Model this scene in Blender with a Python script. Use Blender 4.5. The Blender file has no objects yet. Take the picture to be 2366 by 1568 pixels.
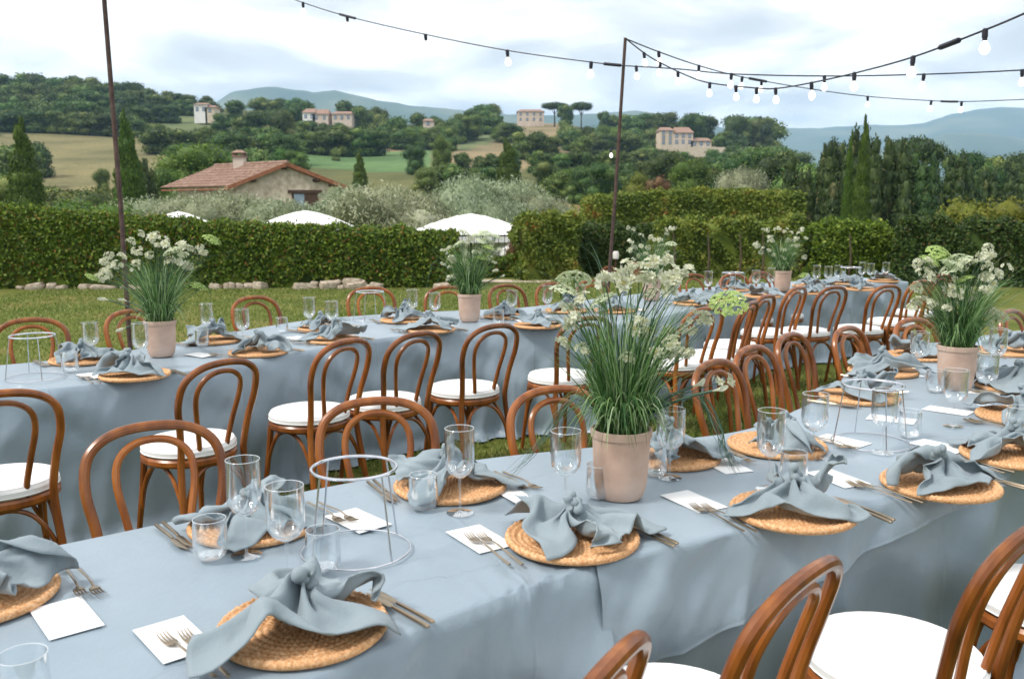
import bpy, math, random
import numpy as np
from mathutils import Vector, Matrix, noise
PI = math.pi
sc = bpy.context.scene
C = sc.collection
rnd = random.Random(11)
# ------------------------------------------------------------ camera, sky, sun, exposure
EYE = 1.57; FP = 2080.0; CX, CY = 1183.0, 784.0; TILT = math.atan(306/FP)
cam = bpy.data.cameras.new('camera'); cam.sensor_width = 36; cam.lens = 36*FP/2366
cam.clip_end = 20000; cam.dof.use_dof = True; cam.dof.focus_distance = 3.2; cam.dof.aperture_fstop = 7; cam.clip_start = 0.05
co = bpy.data.objects.new('camera', cam); C.objects.link(co)
co.location = (0, 0, EYE); co.rotation_euler = (PI/2-TILT, 0, 0); sc.camera = co
world = bpy.data.worlds.new('World'); sc.world = world; world.use_nodes = True
W = world.node_tree; wn = W.nodes; wl = W.links; wn.clear()
SUN_EL, SUN_AZ = math.radians(50), math.radians(242)      # sun behind cloud, behind and left of the viewer
def wnode(t, **k):
    n = wn.new(t)
    for a, b in k.items(): setattr(n, a, b)
    return n
sky = wnode('ShaderNodeTexSky', sky_type='NISHITA'); sky.sun_disc = False
sky.sun_elevation = SUN_EL; sky.sun_rotation = SUN_AZ
tc = wnode('ShaderNodeTexCoord'); sep = wnode('ShaderNodeSeparateXYZ')
wl.new(tc.outputs['Generated'], sep.inputs[0])
zz = wnode('ShaderNodeMath', operation='ADD'); zz.inputs[1].default_value = 0.16; wl.new(sep.outputs['Z'], zz.inputs[0])
za = wnode('ShaderNodeMath', operation='MAXIMUM'); za.inputs[1].default_value = 0.05; wl.new(zz.outputs[0], za.inputs[0])
dx = wnode('ShaderNodeMath', operation='DIVIDE'); wl.new(sep.outputs['X'], dx.inputs[0]); wl.new(za.outputs[0], dx.inputs[1])
dy = wnode('ShaderNodeMath', operation='DIVIDE'); wl.new(sep.outputs['Y'], dy.inputs[0]); wl.new(za.outputs[0], dy.inputs[1])
cb = wnode('ShaderNodeCombineXYZ'); wl.new(dx.outputs[0], cb.inputs[0]); wl.new(dy.outputs[0], cb.inputs[1])
n1 = wnode('ShaderNodeTexNoise'); n1.inputs['Scale'].default_value = 1.35; n1.inputs['Detail'].default_value = 7; n1.inputs['Roughness'].default_value = .52
n1.inputs['Distortion'].default_value = .35
wl.new(cb.outputs[0], n1.inputs['Vector'])
cr = wnode('ShaderNodeValToRGB'); e = cr.color_ramp
e.elements[0].position = .37; e.elements[0].color = (.52, .532, .53, 1)
e.elements[1].position = .57; e.elements[1].color = (1.0, .995, .98, 1)
m_ = e.elements.new(.445); m_.color = (.65, .652, .645, 1)
wl.new(n1.outputs['Fac'], cr.inputs[0])
sc10 = wnode('ShaderNodeVectorMath', operation='SCALE'); sc10.inputs['Scale'].default_value = 9.8; wl.new(cr.outputs[0], sc10.inputs[0])
mix = wnode('ShaderNodeMix', data_type='RGBA'); mix.inputs[0].default_value = .955
wl.new(sky.outputs[0], mix.inputs[6]); wl.new(sc10.outputs[0], mix.inputs[7])
bg = wnode('ShaderNodeBackground'); bg.inputs['Strength'].default_value = 0.1
wl.new(mix.outputs[2], bg.inputs['Color'])
wo = wnode('ShaderNodeOutputWorld'); wl.new(bg.outputs[0], wo.inputs['Surface'])
sl = bpy.data.lights.new('sun', 'SUN'); sl.energy = 2.0; sl.angle = math.radians(14); sl.color = (1, .95, .88)
so = bpy.data.objects.new('sun', sl); C.objects.link(so)
sd = Vector((math.sin(SUN_AZ)*math.cos(SUN_EL), math.cos(SUN_AZ)*math.cos(SUN_EL), math.sin(SUN_EL)))
so.rotation_euler = sd.to_track_quat('Z', 'Y').to_euler()
sc.view_settings.view_transform = 'Standard'; sc.view_settings.look = 'None'
sc.view_settings.exposure = 0.82; sc.view_settings.gamma = 1; sc.view_settings.use_curve_mapping = False
sc.cycles.max_bounces = 8; sc.cycles.transparent_max_bounces = 24; sc.cycles.volume_bounces = 1
# ------------------------------------------------------------ geometry of the picture
cT, sT = math.cos(TILT), math.sin(TILT)
def ray(x, y):
    a = (x-CX)/FP; b = -(y-CY)/FP
    return a, cT+b*sT, -sT+b*cT
def at(x, y, z):
    a, b, c = ray(x, y); t = (z-EYE)/c
    return Vector((a*t, b*t, z))
def atY(x, y, Y):
    a, b, c = ray(x, y); t = Y/b
    return Vector((a*t, Y, EYE+c*t))
def pr(X, Y, Z):
    dz = Z-EYE; d = Y*cT-dz*sT; u = Y*sT+dz*cT
    return CX+FP*X/d, CY-FP*u/d
# ------------------------------------------------------------ tagging and meshes
def tag(o, label=None, cat=None, group=None, kind=None):
    if label: o['label'] = label
    if cat: o['category'] = cat
    if group: o['group'] = group
    if kind: o['kind'] = kind
    return o
def link(name, me, parent=None, mat=None):
    o = bpy.data.objects.new(name, me); C.objects.link(o)
    if parent: o.parent = parent
    if mat is not None and me is not None and not me.materials: me.materials.append(mat)
    return o
def empty(name, loc, rz=0, label=None, cat=None, group=None):
    o = bpy.data.objects.new(name, None); C.objects.link(o); o.empty_display_size = .1
    o.location = loc; o.rotation_euler = (0, 0, rz)
    return tag(o, label, cat, group)
def kids(o): return list(o.children)
def copy_tree(o, parent=None):
    c = o.copy(); C.objects.link(c); c.parent = parent
    for ch in kids(o): copy_tree(ch, c)
    return c
def npmesh(name, V, F, mat, smooth=False, k=4):
    me = bpy.data.meshes.new(name); V = np.asarray(V, np.float32); F = np.asarray(F, np.int32)
    me.vertices.add(len(V)); me.vertices.foreach_set('co', V.ravel())
    me.loops.add(F.size); me.loops.foreach_set('vertex_index', F.ravel())
    me.polygons.add(len(F)); me.polygons.foreach_set('loop_start', np.arange(0, F.size, k, dtype=np.int32))
    me.polygons.foreach_set('loop_total', np.full(len(F), k, np.int32))
    if smooth: me.polygons.foreach_set('use_smooth', np.ones(len(F), bool))
    me.materials.append(mat); me.update(calc_edges=True); me.validate()
    return me
def catmull(P, n=6, closed=False):
    P = [Vector(p) for p in P]; out = []; L = len(P)
    for i in range(L if closed else L-1):
        if closed: a, b, c, d = P[(i-1) % L], P[i], P[(i+1) % L], P[(i+2) % L]
        else: a, b, c, d = P[max(i-1, 0)], P[i], P[i+1], P[min(i+2, L-1)]
        for k in range(n):
            t = k/n
            out.append(.5*((2*b)+(c-a)*t+(2*a-5*b+4*c-d)*t*t+(3*b-a-3*c+d)*t**3))
    if not closed: out.append(P[-1])
    return out
class MB:
    def __init__(s): s.v = []; s.f = []; s.m = []; s.mi = 0
    def add(s, v, f):
        b = len(s.v); s.v += [tuple(p) for p in v]; s.f += [tuple(i+b for i in q) for q in f]; s.m += [s.mi]*len(f)
    def box(s, x0, x1, y0, y1, z0, z1, M=None):
        v = [Vector(p) for p in ((x0,y0,z0),(x1,y0,z0),(x1,y1,z0),(x0,y1,z0),(x0,y0,z1),(x1,y0,z1),(x1,y1,z1),(x0,y1,z1))]
        if M: v = [M @ p for p in v]
        s.add(v, [(3,2,1,0),(4,5,6,7),(0,1,5,4),(1,2,6,5),(2,3,7,6),(3,0,4,7)])
    def hexa(s, v): s.add(v, [(3,2,1,0),(4,5,6,7),(0,1,5,4),(1,2,6,5),(2,3,7,6),(3,0,4,7)])
    def tube(s, P, r, n=8, closed=False, flat=1.0):
        P = [Vector(p) for p in P]; L = len(P); v = []; f = []; up = None
        for i, p in enumerate(P):
            a = P[(i-1) % L] if (closed or i) else p; b = P[(i+1) % L] if (closed or i < L-1) else p
            t = (b-a).normalized()
            if up is None:
                up = Vector((0, 0, 1)) if abs(t.z) < .9 else Vector((0, 1, 0))
            u = (up-t*up.dot(t)).normalized(); w = t.cross(u); up = u
            rr = r[i] if isinstance(r, (list, tuple)) else r
            for k in range(n):
                A = 2*PI*k/n; v.append(p+(u*math.sin(A)*flat+w*math.cos(A))*rr)
        for i in range(L if closed else L-1):
            j = (i+1) % L
            for k in range(n):
                k2 = (k+1) % n; f.append((i*n+k, i*n+k2, j*n+k2, j*n+k))
        if not closed: f.append(tuple(range(n))[::-1]); f.append(tuple((L-1)*n+k for k in range(n)))
        s.add(v, f)
    def lathe(s, prof, n=24, cap=True, M=None):
        v = []; f = []
        for r, z in prof:
            for k in range(n):
                A = 2*PI*k/n; v.append(Vector((r*math.cos(A), r*math.sin(A), z)))
        for i in range(len(prof)-1):
            for k in range(n):
                k2 = (k+1) % n; f.append((i*n+k, i*n+k2, (i+1)*n+k2, (i+1)*n+k))
        if cap:
            if prof[0][0] > .0005: f.append(tuple(range(n))[::-1])
            if prof[-1][0] > .0005: f.append(tuple((len(prof)-1)*n+k for k in range(n)))
        if M: v = [M @ p for p in v]
        s.add(v, f)
    def mesh(s, name, mat, smooth=True, sharp=35):
        me = bpy.data.meshes.new(name); me.from_pydata(s.v, [], s.f)
        for m in (mat if isinstance(mat, (list, tuple)) else [mat]): me.materials.append(m)
        me.polygons.foreach_set('material_index', s.m)
        if smooth:
            me.polygons.foreach_set('use_smooth', [True]*len(s.f)); me.set_sharp_from_angle(angle=math.radians(sharp))
        me.update(); return me
    def build(s, name, mat, parent=None, smooth=True, sharp=35):
        return link(name, s.mesh(name, mat, smooth, sharp), parent)
# ------------------------------------------------------------ materials
def newmat(name):
    m = bpy.data.materials.new(name); m.use_nodes = True; t = m.node_tree
    return m, t, t.nodes['Principled BSDF']
def N(t, ty, **k):
    n = t.nodes.new(ty)
    for a, b in k.items():
        if a in n.inputs.keys(): n.inputs[a].default_value = b
        else: setattr(n, a, b)
    return n
def ramp(t, stops, fac):
    r = t.nodes.new('ShaderNodeValToRGB'); cr = r.color_ramp
    while len(cr.elements) > 1: cr.elements.remove(cr.elements[-1])
    cr.elements[0].position = stops[0][0]; cr.elements[0].color = (*stops[0][1], 1)
    for p, c in stops[1:]:
        e = cr.elements.new(p); e.color = (*c, 1)
    t.links.new(fac, r.inputs[0]); return r
def surf(name, stops, scale=8, rough=.7, bump=0, bscale=40, detail=5, spec=.3, coords='Object', metal=0, coat=0, stretch=None, sheen=0, bdist=.01):
    m, t, b = newmat(name); tc = N(t, 'ShaderNodeTexCoord'); src = tc.outputs[coords]
    if stretch:
        mp = N(t, 'ShaderNodeMapping'); mp.inputs['Scale'].default_value = stretch; t.links.new(src, mp.inputs[0]); src = mp.outputs[0]
    n = N(t, 'ShaderNodeTexNoise', Scale=scale, Detail=detail); t.links.new(src, n.inputs['Vector'])
    t.links.new(ramp(t, stops, n.outputs['Fac']).outputs[0], b.inputs['Base Color'])
    b.inputs['Roughness'].default_value = rough; b.inputs['Specular IOR Level'].default_value = spec
    b.inputs['Metallic'].default_value = metal; b.inputs['Coat Weight'].default_value = coat; b.inputs['Coat Roughness'].default_value = .25
    b.inputs['Sheen Weight'].default_value = sheen
    if bump:
        n2 = N(t, 'ShaderNodeTexNoise', Scale=bscale, Detail=4); t.links.new(src, n2.inputs['Vector'])
        bp = N(t, 'ShaderNodeBump', Strength=bump, Distance=bdist); t.links.new(n2.outputs['Fac'], bp.inputs['Height'])
        t.links.new(bp.outputs[0], b.inputs['Normal'])
    return m
def leafmat(name, stops, trans=.35, rough=.55, objvar=0, nscale=0, bright=1.0):
    m, t, b = newmat(name); g = N(t, 'ShaderNodeNewGeometry')
    fac = g.outputs['Random Per Island']
    if nscale:
        tc = N(t, 'ShaderNodeTexCoord'); n = N(t, 'ShaderNodeTexNoise', Scale=nscale, Detail=3); t.links.new(tc.outputs['Object'], n.inputs['Vector'])
        mm = N(t, 'ShaderNodeMath', operation='MULTIPLY'); mm.inputs[1].default_value = .45; t.links.new(fac, mm.inputs[0])
        m2 = N(t, 'ShaderNodeMath', operation='MULTIPLY_ADD'); m2.inputs[1].default_value = 1.5; t.links.new(n.outputs['Fac'], m2.inputs[0])
        m3 = N(t, 'ShaderNodeMath', operation='SUBTRACT'); m3.inputs[1].default_value = .45; t.links.new(mm.outputs[0], m3.inputs[0])
        t.links.new(m3.outputs[0], m2.inputs[2]); m2.use_clamp = True; fac = m2.outputs[0]
    r = ramp(t, stops, fac); col = r.outputs[0]
    if objvar:
        oi = N(t, 'ShaderNodeObjectInfo'); mr = N(t, 'ShaderNodeMapRange'); mr.inputs[3].default_value = 1-objvar; mr.inputs[4].default_value = 1+objvar
        t.links.new(oi.outputs['Random'], mr.inputs[0]); hs = N(t, 'ShaderNodeHueSaturation'); t.links.new(mr.outputs[0], hs.inputs['Value'])
        wn_ = N(t, 'ShaderNodeTexWhiteNoise', noise_dimensions='1D'); t.links.new(oi.outputs['Random'], wn_.inputs['W'])
        mh = N(t, 'ShaderNodeMapRange'); mh.inputs[3].default_value = .47; mh.inputs[4].default_value = .525
        t.links.new(wn_.outputs[0], mh.inputs[0]); t.links.new(mh.outputs[0], hs.inputs['Hue'])
        t.links.new(col, hs.inputs['Color']); col = hs.outputs[0]
    t.links.new(col, b.inputs['Base Color']); b.inputs['Roughness'].default_value = rough; b.inputs['Specular IOR Level'].default_value = .25
    tr = N(t, 'ShaderNodeBsdfTranslucent'); t.links.new(col, tr.inputs['Color'])
    mx = N(t, 'ShaderNodeMixShader'); mx.inputs[0].default_value = trans
    t.links.new(b.outputs[0], mx.inputs[1]); t.links.new(tr.outputs[0], mx.inputs[2])
    t.links.new(mx.outputs[0], t.nodes['Material Output'].inputs['Surface'])
    return m
M = {}
def clothmat(name, a, b_, rough=.62, crease=False, spec=.35, ws=12, wst=.3, wd=.012):
    m, t, b = newmat(name); tc = N(t, 'ShaderNodeTexCoord')
    n = N(t, 'ShaderNodeTexNoise', Scale=2.2, Detail=3); t.links.new(tc.outputs['Object'], n.inputs['Vector'])
    t.links.new(ramp(t, [(.3, a), (.7, b_)], n.outputs['Fac']).outputs[0], b.inputs['Base Color'])
    b.inputs['Roughness'].default_value = rough; b.inputs['Specular IOR Level'].default_value = spec; b.inputs['Sheen Weight'].default_value = .12
    w = N(t, 'ShaderNodeTexNoise', Scale=420, Detail=2); t.links.new(tc.outputs['Object'], w.inputs['Vector'])
    w2 = N(t, 'ShaderNodeTexNoise', Scale=ws, Detail=6, Roughness=.6); t.links.new(tc.outputs['Object'], w2.inputs['Vector'])
    b1 = N(t, 'ShaderNodeBump', Strength=.5, Distance=.0009); t.links.new(w.outputs['Fac'], b1.inputs['Height'])
    b2 = N(t, 'ShaderNodeBump', Strength=wst, Distance=wd); t.links.new(w2.outputs['Fac'], b2.inputs['Height']); t.links.new(b1.outputs[0], b2.inputs['Normal'])
    last = b2
    if crease:
        uv = N(t, 'ShaderNodeSeparateXYZ'); t.links.new(tc.outputs['UV'], uv.inputs[0])
        for ax, per in ((0, .61), (1, .47)):
            d = N(t, 'ShaderNodeMath', operation='PINGPONG'); d.inputs[1].default_value = per; t.links.new(uv.outputs[ax], d.inputs[0])
            mr = N(t, 'ShaderNodeMapRange', interpolation_type='SMOOTHSTEP'); mr.inputs[1].default_value = 0; mr.inputs[2].default_value = .011; mr.inputs[3].default_value = 1; mr.inputs[4].default_value = 0
            t.links.new(d.outputs[0], mr.inputs[0]); bc = N(t, 'ShaderNodeBump', Strength=.45, Distance=.003); t.links.new(mr.outputs[0], bc.inputs['Height']); t.links.new(last.outputs[0], bc.inputs['Normal']); last = bc
    t.links.new(last.outputs[0], b.inputs['Normal']); return m
M['cloth'] = clothmat('tablecloth_fabric', (.225, .29, .345), (.275, .345, .405), .36, True, .55)
M['napkin'] = clothmat('napkin_linen', (.21, .26, .29), (.28, .335, .365), .8, ws=26, wst=.55, wd=.006)
M['wood'] = surf('bentwood_varnish', [(.3, (.14, .038, .007)), (.5, (.25, .073, .012)), (.75, (.38, .13, .025))], 18, .3, .12, 60, spec=.4, coat=.2, stretch=(1, 1, .25), bdist=.002)
def vary(m, lo, hi):
    t = m.node_tree; b = t.nodes['Principled BSDF']; src = b.inputs['Base Color'].links[0].from_socket; oi = N(t, 'ShaderNodeObjectInfo')
    mr = N(t, 'ShaderNodeMapRange'); mr.inputs[3].default_value = lo; mr.inputs[4].default_value = hi; t.links.new(oi.outputs['Random'], mr.inputs[0])
    hs = N(t, 'ShaderNodeHueSaturation'); t.links.new(mr.outputs[0], hs.inputs['Value']); t.links.new(src, hs.inputs['Color']); t.links.new(hs.outputs[0], b.inputs['Base Color'])
vary(M['wood'], .72, 1.12)
M['cushion'] = surf('white_cushion', [(.3, (.78, .77, .76)), (.7, (.84, .835, .83))], 6, .85, .25, 90, sheen=.2, bdist=.003)
M['card'] = surf('white_card', [(.3, (.82, .82, .82)), (.7, (.85, .85, .85))], 30, .6)
M['terracotta'] = surf('pale_terracotta', [(.3, (.47, .32, .25)), (.5, (.56, .40, .32)), (.75, (.64, .49, .41))], 9, .85, .3, 160, detail=8, spec=.15, bdist=.002)
M['soil'] = surf('soil', [(.3, (.03, .02, .012)), (.7, (.07, .05, .03))], 60, .95, .5, 90)
M['wicker'] = surf('woven_wicker', [(.3, (.48, .215, .085)), (.5, (.66, .36, .17)), (.7, (.80, .52, .30))], 150, .6, .5, 300, spec=.3, bdist=.003)
M['brass'] = surf('champagne_metal', [(.3, (.30, .235, .165)), (.7, (.40, .32, .23))], 30, .32, metal=1)
M['steel'] = surf('silver_wire', [(.3, (.62, .62, .65)), (.7, (.75, .75, .78))], 30, .22, metal=1)
M['rust'] = surf('rusty_rod', [(.3, (.06, .04, .035)), (.6, (.11, .07, .06)), (.8, (.16, .105, .09))], 20, .8, .4, 80, metal=.2, bdist=.003)
M['black'] = surf('black_cable', [(.3, (.012, .013, .02)), (.7, (.03, .03, .045))], 20, .5)
M['iron'] = surf('dark_iron', [(.3, (.03, .028, .026)), (.7, (.06, .055, .05))], 20, .6)
M['canvas'] = surf('white_canvas', [(.3, (.76, .75, .73)), (.7, (.84, .83, .81))], 3, .85, .2, 20)
M['stone'] = surf('pale_fieldstone', [(.25, (.22, .16, .11)), (.5, (.46, .38, .29)), (.75, (.66, .59, .49))], 6, .9, .6, 22, detail=8, bdist=.03)
M['wall'] = surf('house_stonework', [(.3, (.42, .34, .24)), (.5, (.58, .49, .37)), (.7, (.70, .61, .49))], 2.6, .9, .5, 6, detail=8, bdist=.08)
M['plaster'] = surf('pale_plaster', [(.3, (.52, .42, .34)), (.7, (.66, .56, .47))], .6, .9)
M['plaster_white'] = surf('white_plaster', [(.3, (.70, .68, .64)), (.7, (.78, .76, .72))], .6, .9)
M['tile'] = surf('terracotta_roof_tiles', [(.3, (.19, .11, .08)), (.5, (.28, .175, .13)), (.72, (.38, .265, .205))], 3.5, .85, .4, 9, detail=8, bdist=.04)
M['tile_dark'] = surf('roof_edge_tiles', [(.3, (.20, .075, .035)), (.7, (.32, .14, .07))], 4, .85)
M['timber'] = surf('dark_timber', [(.3, (.05, .028, .016)), (.7, (.11, .06, .035))], 6, .7)
M['glasspane'] = surf('window_glass', [(.3, (.16, .22, .28)), (.7, (.30, .38, .46))], 1.2, .08, spec=.8)
M['bark'] = surf('bark', [(.3, (.05, .035, .022)), (.7, (.12, .09, .06))], 8, .9, .5, 20)
M['lantern'] = surf('lantern_metal', [(.3, (.5, .5, .48)), (.7, (.6, .6, .58))], 10, .5)
def emit(name, col, s):
    m, t, b = newmat(name); b.inputs['Base Color'].default_value = (*col, 1); b.inputs['Emission Color'].default_value = (*col, 1)
    b.inputs['Emission Strength'].default_value = s; b.inputs['Roughness'].default_value = .3; return m
M['bulb'] = emit('lit_bulb', (1, .97, .92), .8)
def glassmat():
    m, t, b = newmat('clear_glass'); t.nodes.remove(b)
    tr = N(t, 'ShaderNodeBsdfTransparent'); tr.inputs[0].default_value = (.97, .98, .985, 1)
    gl = N(t, 'ShaderNodeBsdfGlossy'); gl.inputs['Roughness'].default_value = .03; gl.inputs['Color'].default_value = (1, 1, 1, 1)
    lw = N(t, 'ShaderNodeLayerWeight'); lw.inputs['Blend'].default_value = .42
    mr = N(t, 'ShaderNodeMapRange'); mr.inputs[1].default_value = 0; mr.inputs[2].default_value = 1; mr.inputs[3].default_value = .06; mr.inputs[4].default_value = 1.0
    t.links.new(lw.outputs['Facing'], mr.inputs[0])
    pw = N(t, 'ShaderNodeMath', operation='POWER'); pw.inputs[1].default_value = 1.25; t.links.new(mr.outputs[0], pw.inputs[0])
    mx = N(t, 'ShaderNodeMixShader'); t.links.new(pw.outputs[0], mx.inputs[0]); t.links.new(tr.outputs[0], mx.inputs[1]); t.links.new(gl.outputs[0], mx.inputs[2])
    t.links.new(mx.outputs[0], t.nodes['Material Output'].inputs['Surface']); return m
M['glass'] = glassmat()
M['hedge'] = leafmat('hedge_leaves', [(0, (0.030, 0.064, 0.007)), (.35, (0.076, 0.135, 0.013)), (.65, (0.140, 0.218, 0.022)), (.88, (0.244, 0.333, 0.043)), (.95, (0.207, 0.154, 0.037)), (1, (0.268, 0.115, 0.024))], .35)
M['hedge_rust'] = leafmat('hedge_leaves_turning', [(0, (0.035, 0.068, 0.011)), (.35, (0.094, 0.142, 0.019)), (.6, (0.177, 0.229, 0.033)), (.82, (0.295, 0.310, 0.059)), (.93, (0.283, 0.149, 0.035)), (1, (0.330, 0.112, 0.024))], .3, nscale=1.6)
M['hedge_bright'] = leafmat('bright_hedge_leaves', [(0, (0.034, 0.069, 0.007)), (.4, (0.098, 0.161, 0.014)), (.8, (0.184, 0.270, 0.028)), (1, (0.299, 0.368, 0.057))], .35)
M['hedge_dark'] = leafmat('dark_hedge_leaves', [(0, (0.021, 0.042, 0.009)), (.5, (0.046, 0.085, 0.015)), (.9, (0.081, 0.133, 0.025)), (1, (0.138, 0.097, 0.034))], .25)
M['oak'] = leafmat('oak_leaves', [(0, (0.025, 0.058, 0.013)), (.4, (0.062, 0.116, 0.024)), (.75, (0.119, 0.187, 0.040)), (1, (0.200, 0.245, 0.069))], .25, objvar=.4)
M['bright'] = leafmat('bright_leaves', [(0, (0.046, 0.098, 0.014)), (.5, (0.086, 0.172, 0.025)), (1, (0.161, 0.253, 0.046))], .35, objvar=.15)
M['yellow'] = leafmat('yellow_green_leaves', [(0, (.07, .10, .012)), (.5, (.15, .19, .02)), (1, (.25, .26, .04))], .35, objvar=.1)
M['olive'] = leafmat('olive_leaves', [(0, (0.110, 0.143, 0.066)), (.35, (0.231, 0.275, 0.154)), (.7, (0.352, 0.396, 0.242)), (1, (0.506, 0.539, 0.385))], .25, objvar=.12)
M['cypress'] = leafmat('cypress_leaves', [(0, (0.034, 0.072, 0.010)), (.5, (0.072, 0.132, 0.014)), (1, (0.132, 0.204, 0.030))], .3, objvar=.12)
M['conifer'] = leafmat('conifer_leaves', [(0, (0.021, 0.044, 0.013)), (.5, (0.046, 0.082, 0.021)), (.9, (0.078, 0.123, 0.033)), (1, (0.143, 0.137, 0.052))], .2, objvar=.15)
M['rustbush'] = leafmat('rusty_leaves', [(0, (.12, .06, .025)), (.5, (.22, .11, .05)), (1, (.24, .18, .09))], .3)
M['blade'] = leafmat('grass_blades', [(0, (0.037, 0.100, 0.035)), (.4, (0.100, 0.213, 0.062)), (.75, (0.250, 0.400, 0.150)), (1, (0.525, 0.650, 0.400))], .5, .45)
M['blade_blue'] = leafmat('blue_green_stems', [(0, (.04, .09, .06)), (.5, (.08, .15, .10)), (1, (.18, .26, .18))], .3, .5)
M['petal'] = leafmat('cream_petals', [(0, (.46, .50, .32)), (.5, (.64, .65, .49)), (1, (.80, .80, .66))], .4, .6)
M['umbel'] = leafmat('umbel_florets', [(0, (.42, .52, .28)), (.4, (.66, .72, .50)), (1, (.80, .83, .66))], .35, .6)
M['lime'] = leafmat('lime_florets', [(0, (.24, .38, .08)), (.5, (.40, .54, .16)), (1, (.60, .68, .32))], .35, .6)
M['heart'] = leafmat('flower_centres', [(0, (.38, .33, .12)), (1, (.55, .5, .22))], .2, .6)
M['lawnblade'] = leafmat('lawn_blades', [(0, (0.103, 0.158, 0.030)), (.5, (0.196, 0.256, 0.057)), (.85, (0.299, 0.329, 0.103)), (1, (0.437, 0.414, 0.184))], .35, .6)
def lawnmat():
    m, t, b = newmat('mown_lawn'); tc = N(t, 'ShaderNodeTexCoord')
    n = N(t, 'ShaderNodeTexNoise', Scale=.55, Detail=6, Roughness=.6); t.links.new(tc.outputs['Object'], n.inputs['Vector'])
    f = N(t, 'ShaderNodeTexNoise', Scale=26, Detail=8, Roughness=.7); t.links.new(tc.outputs['Object'], f.inputs['Vector'])
    r1 = ramp(t, [(.34, (.08, .11, .02)), (.5, (.13, .15, .035)), (.64, (.22, .185, .07))], n.outputs['Fac'])
    r2 = ramp(t, [(.3, (.5, .55, .5)), (.7, (1.35, 1.3, 1.2))], f.outputs['Fac'])
    mx = N(t, 'ShaderNodeMix', data_type='RGBA', blend_type='MULTIPLY'); mx.inputs[0].default_value = 1
    t.links.new(r1.outputs[0], mx.inputs[6]); t.links.new(r2.outputs[0], mx.inputs[7]); t.links.new(mx.outputs[2], b.inputs['Base Color'])
    b.inputs['Roughness'].default_value = .9; b.inputs['Specular IOR Level'].default_value = .1
    bp = N(t, 'ShaderNodeBump', Strength=.7, Distance=.03); t.links.new(f.outputs['Fac'], bp.inputs['Height']); t.links.new(bp.outputs[0], b.inputs['Normal'])
    return m
M['lawn'] = lawnmat()
def groundmat(name='hill_fields'):
    m, t, b = newmat(name); tc = N(t, 'ShaderNodeTexCoord'); at_ = N(t, 'ShaderNodeAttribute', attribute_name='tint')
    n = N(t, 'ShaderNodeTexNoise', Scale=.05, Detail=10, Roughness=.65); t.links.new(tc.outputs['Object'], n.inputs['Vector'])
    r2 = ramp(t, [(.3, (.62, .68, .66)), (.5, (1, 1, 1)), (.7, (1.35, 1.25, 1.2))], n.outputs['Fac'])
    f = N(t, 'ShaderNodeTexNoise', Scale=1.1, Detail=8, Roughness=.75); t.links.new(tc.outputs['Object'], f.inputs['Vector'])
    r3 = ramp(t, [(.3, (.7, .75, .7)), (.7, (1.25, 1.22, 1.2))], f.outputs['Fac'])
    mx = N(t, 'ShaderNodeMix', data_type='RGBA', blend_type='MULTIPLY'); mx.inputs[0].default_value = 1
    t.links.new(at_.outputs['Color'], mx.inputs[6]); t.links.new(r2.outputs[0], mx.inputs[7])
    mx2 = N(t, 'ShaderNodeMix', data_type='RGBA', blend_type='MULTIPLY'); mx2.inputs[0].default_value = 1
    t.links.new(mx.outputs[2], mx2.inputs[6]); t.links.new(r3.outputs[0], mx2.inputs[7])
    t.links.new(mx2.outputs[2], b.inputs['Base Color']); b.inputs['Roughness'].default_value = .95; b.inputs['Specular IOR Level'].default_value = .05
    return m
M['fields'] = groundmat()
M['mount'] = surf('mountain_woods', [(.3, (.05, .08, .05)), (.5, (.08, .11, .06)), (.7, (.17, .18, .10))], .0035, .95, detail=9)
# ------------------------------------------------------------ terrain
XC = [-900, 0, 300, 560, 800, 1050, 1300, 1500, 1750, 1900, 2100, 2366, 3200]
DR = [110, 160, 220, 300, 400, 520]
TY = {-900: [460, 410, 335, 280, 215, 215], 0: [462, 415, 340, 285, 222, 222], 300: [460, 425, 352, 300, 232, 230], 560: [455, 410, 355, 295, 262, 262],
      800: [455, 410, 372, 322, 282, 280], 1050: [455, 405, 366, 332, 292, 290], 1300: [462, 412, 372, 322, 286, 290], 1500: [468, 435, 395, 352, 325, 330],
      1750: [472, 445, 405, 365, 342, 350], 1900: [480, 470, 455, 430, 420, 430], 2100: [485, 485, 480, 478, 478, 478], 2366: [485, 485, 480, 478, 478, 478], 3200: [485]*6}
DD = [0, 21.3, 27, 60]+DR+[800, 9500]
def tane(y):
    a, b, c = ray(CX, y); return c/b
ZT = []
for x in XC:
    ZT.append([-.06, -.06, -1.4, -2.2]+[EYE+d*tane(y) for d, y in zip(DR, TY[x])]+[-45, -45])
ZT = np.array(ZT)
def hill(X, Y):
    r = math.hypot(X, Y)
    if Y > .5*r: d = Y; col = CX+X/Y*FP*1.0107
    else: d = r; col = CX+math.copysign(1.7, X)*FP
    col = min(max(col, XC[0]), XC[-1])
    z = [np.interp(d, DD, ZT[i]) for i in range(len(XC))]
    v = float(np.interp(col, XC, z))
    if d > 60: v += noise.noise(Vector((X*.012, Y*.012, 3)))*min(3.5, (d-60)*.03)
    return v
def inpoly(x, y, P):
    c = False; n = len(P)
    for i in range(n):
        x1, y1 = P[i]; x2, y2 = P[(i+1) % n]
        if (y1 > y) != (y2 > y) and x < (x2-x1)*(y-y1)/(y2-y1)+x1: c = not c
    return c
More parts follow.
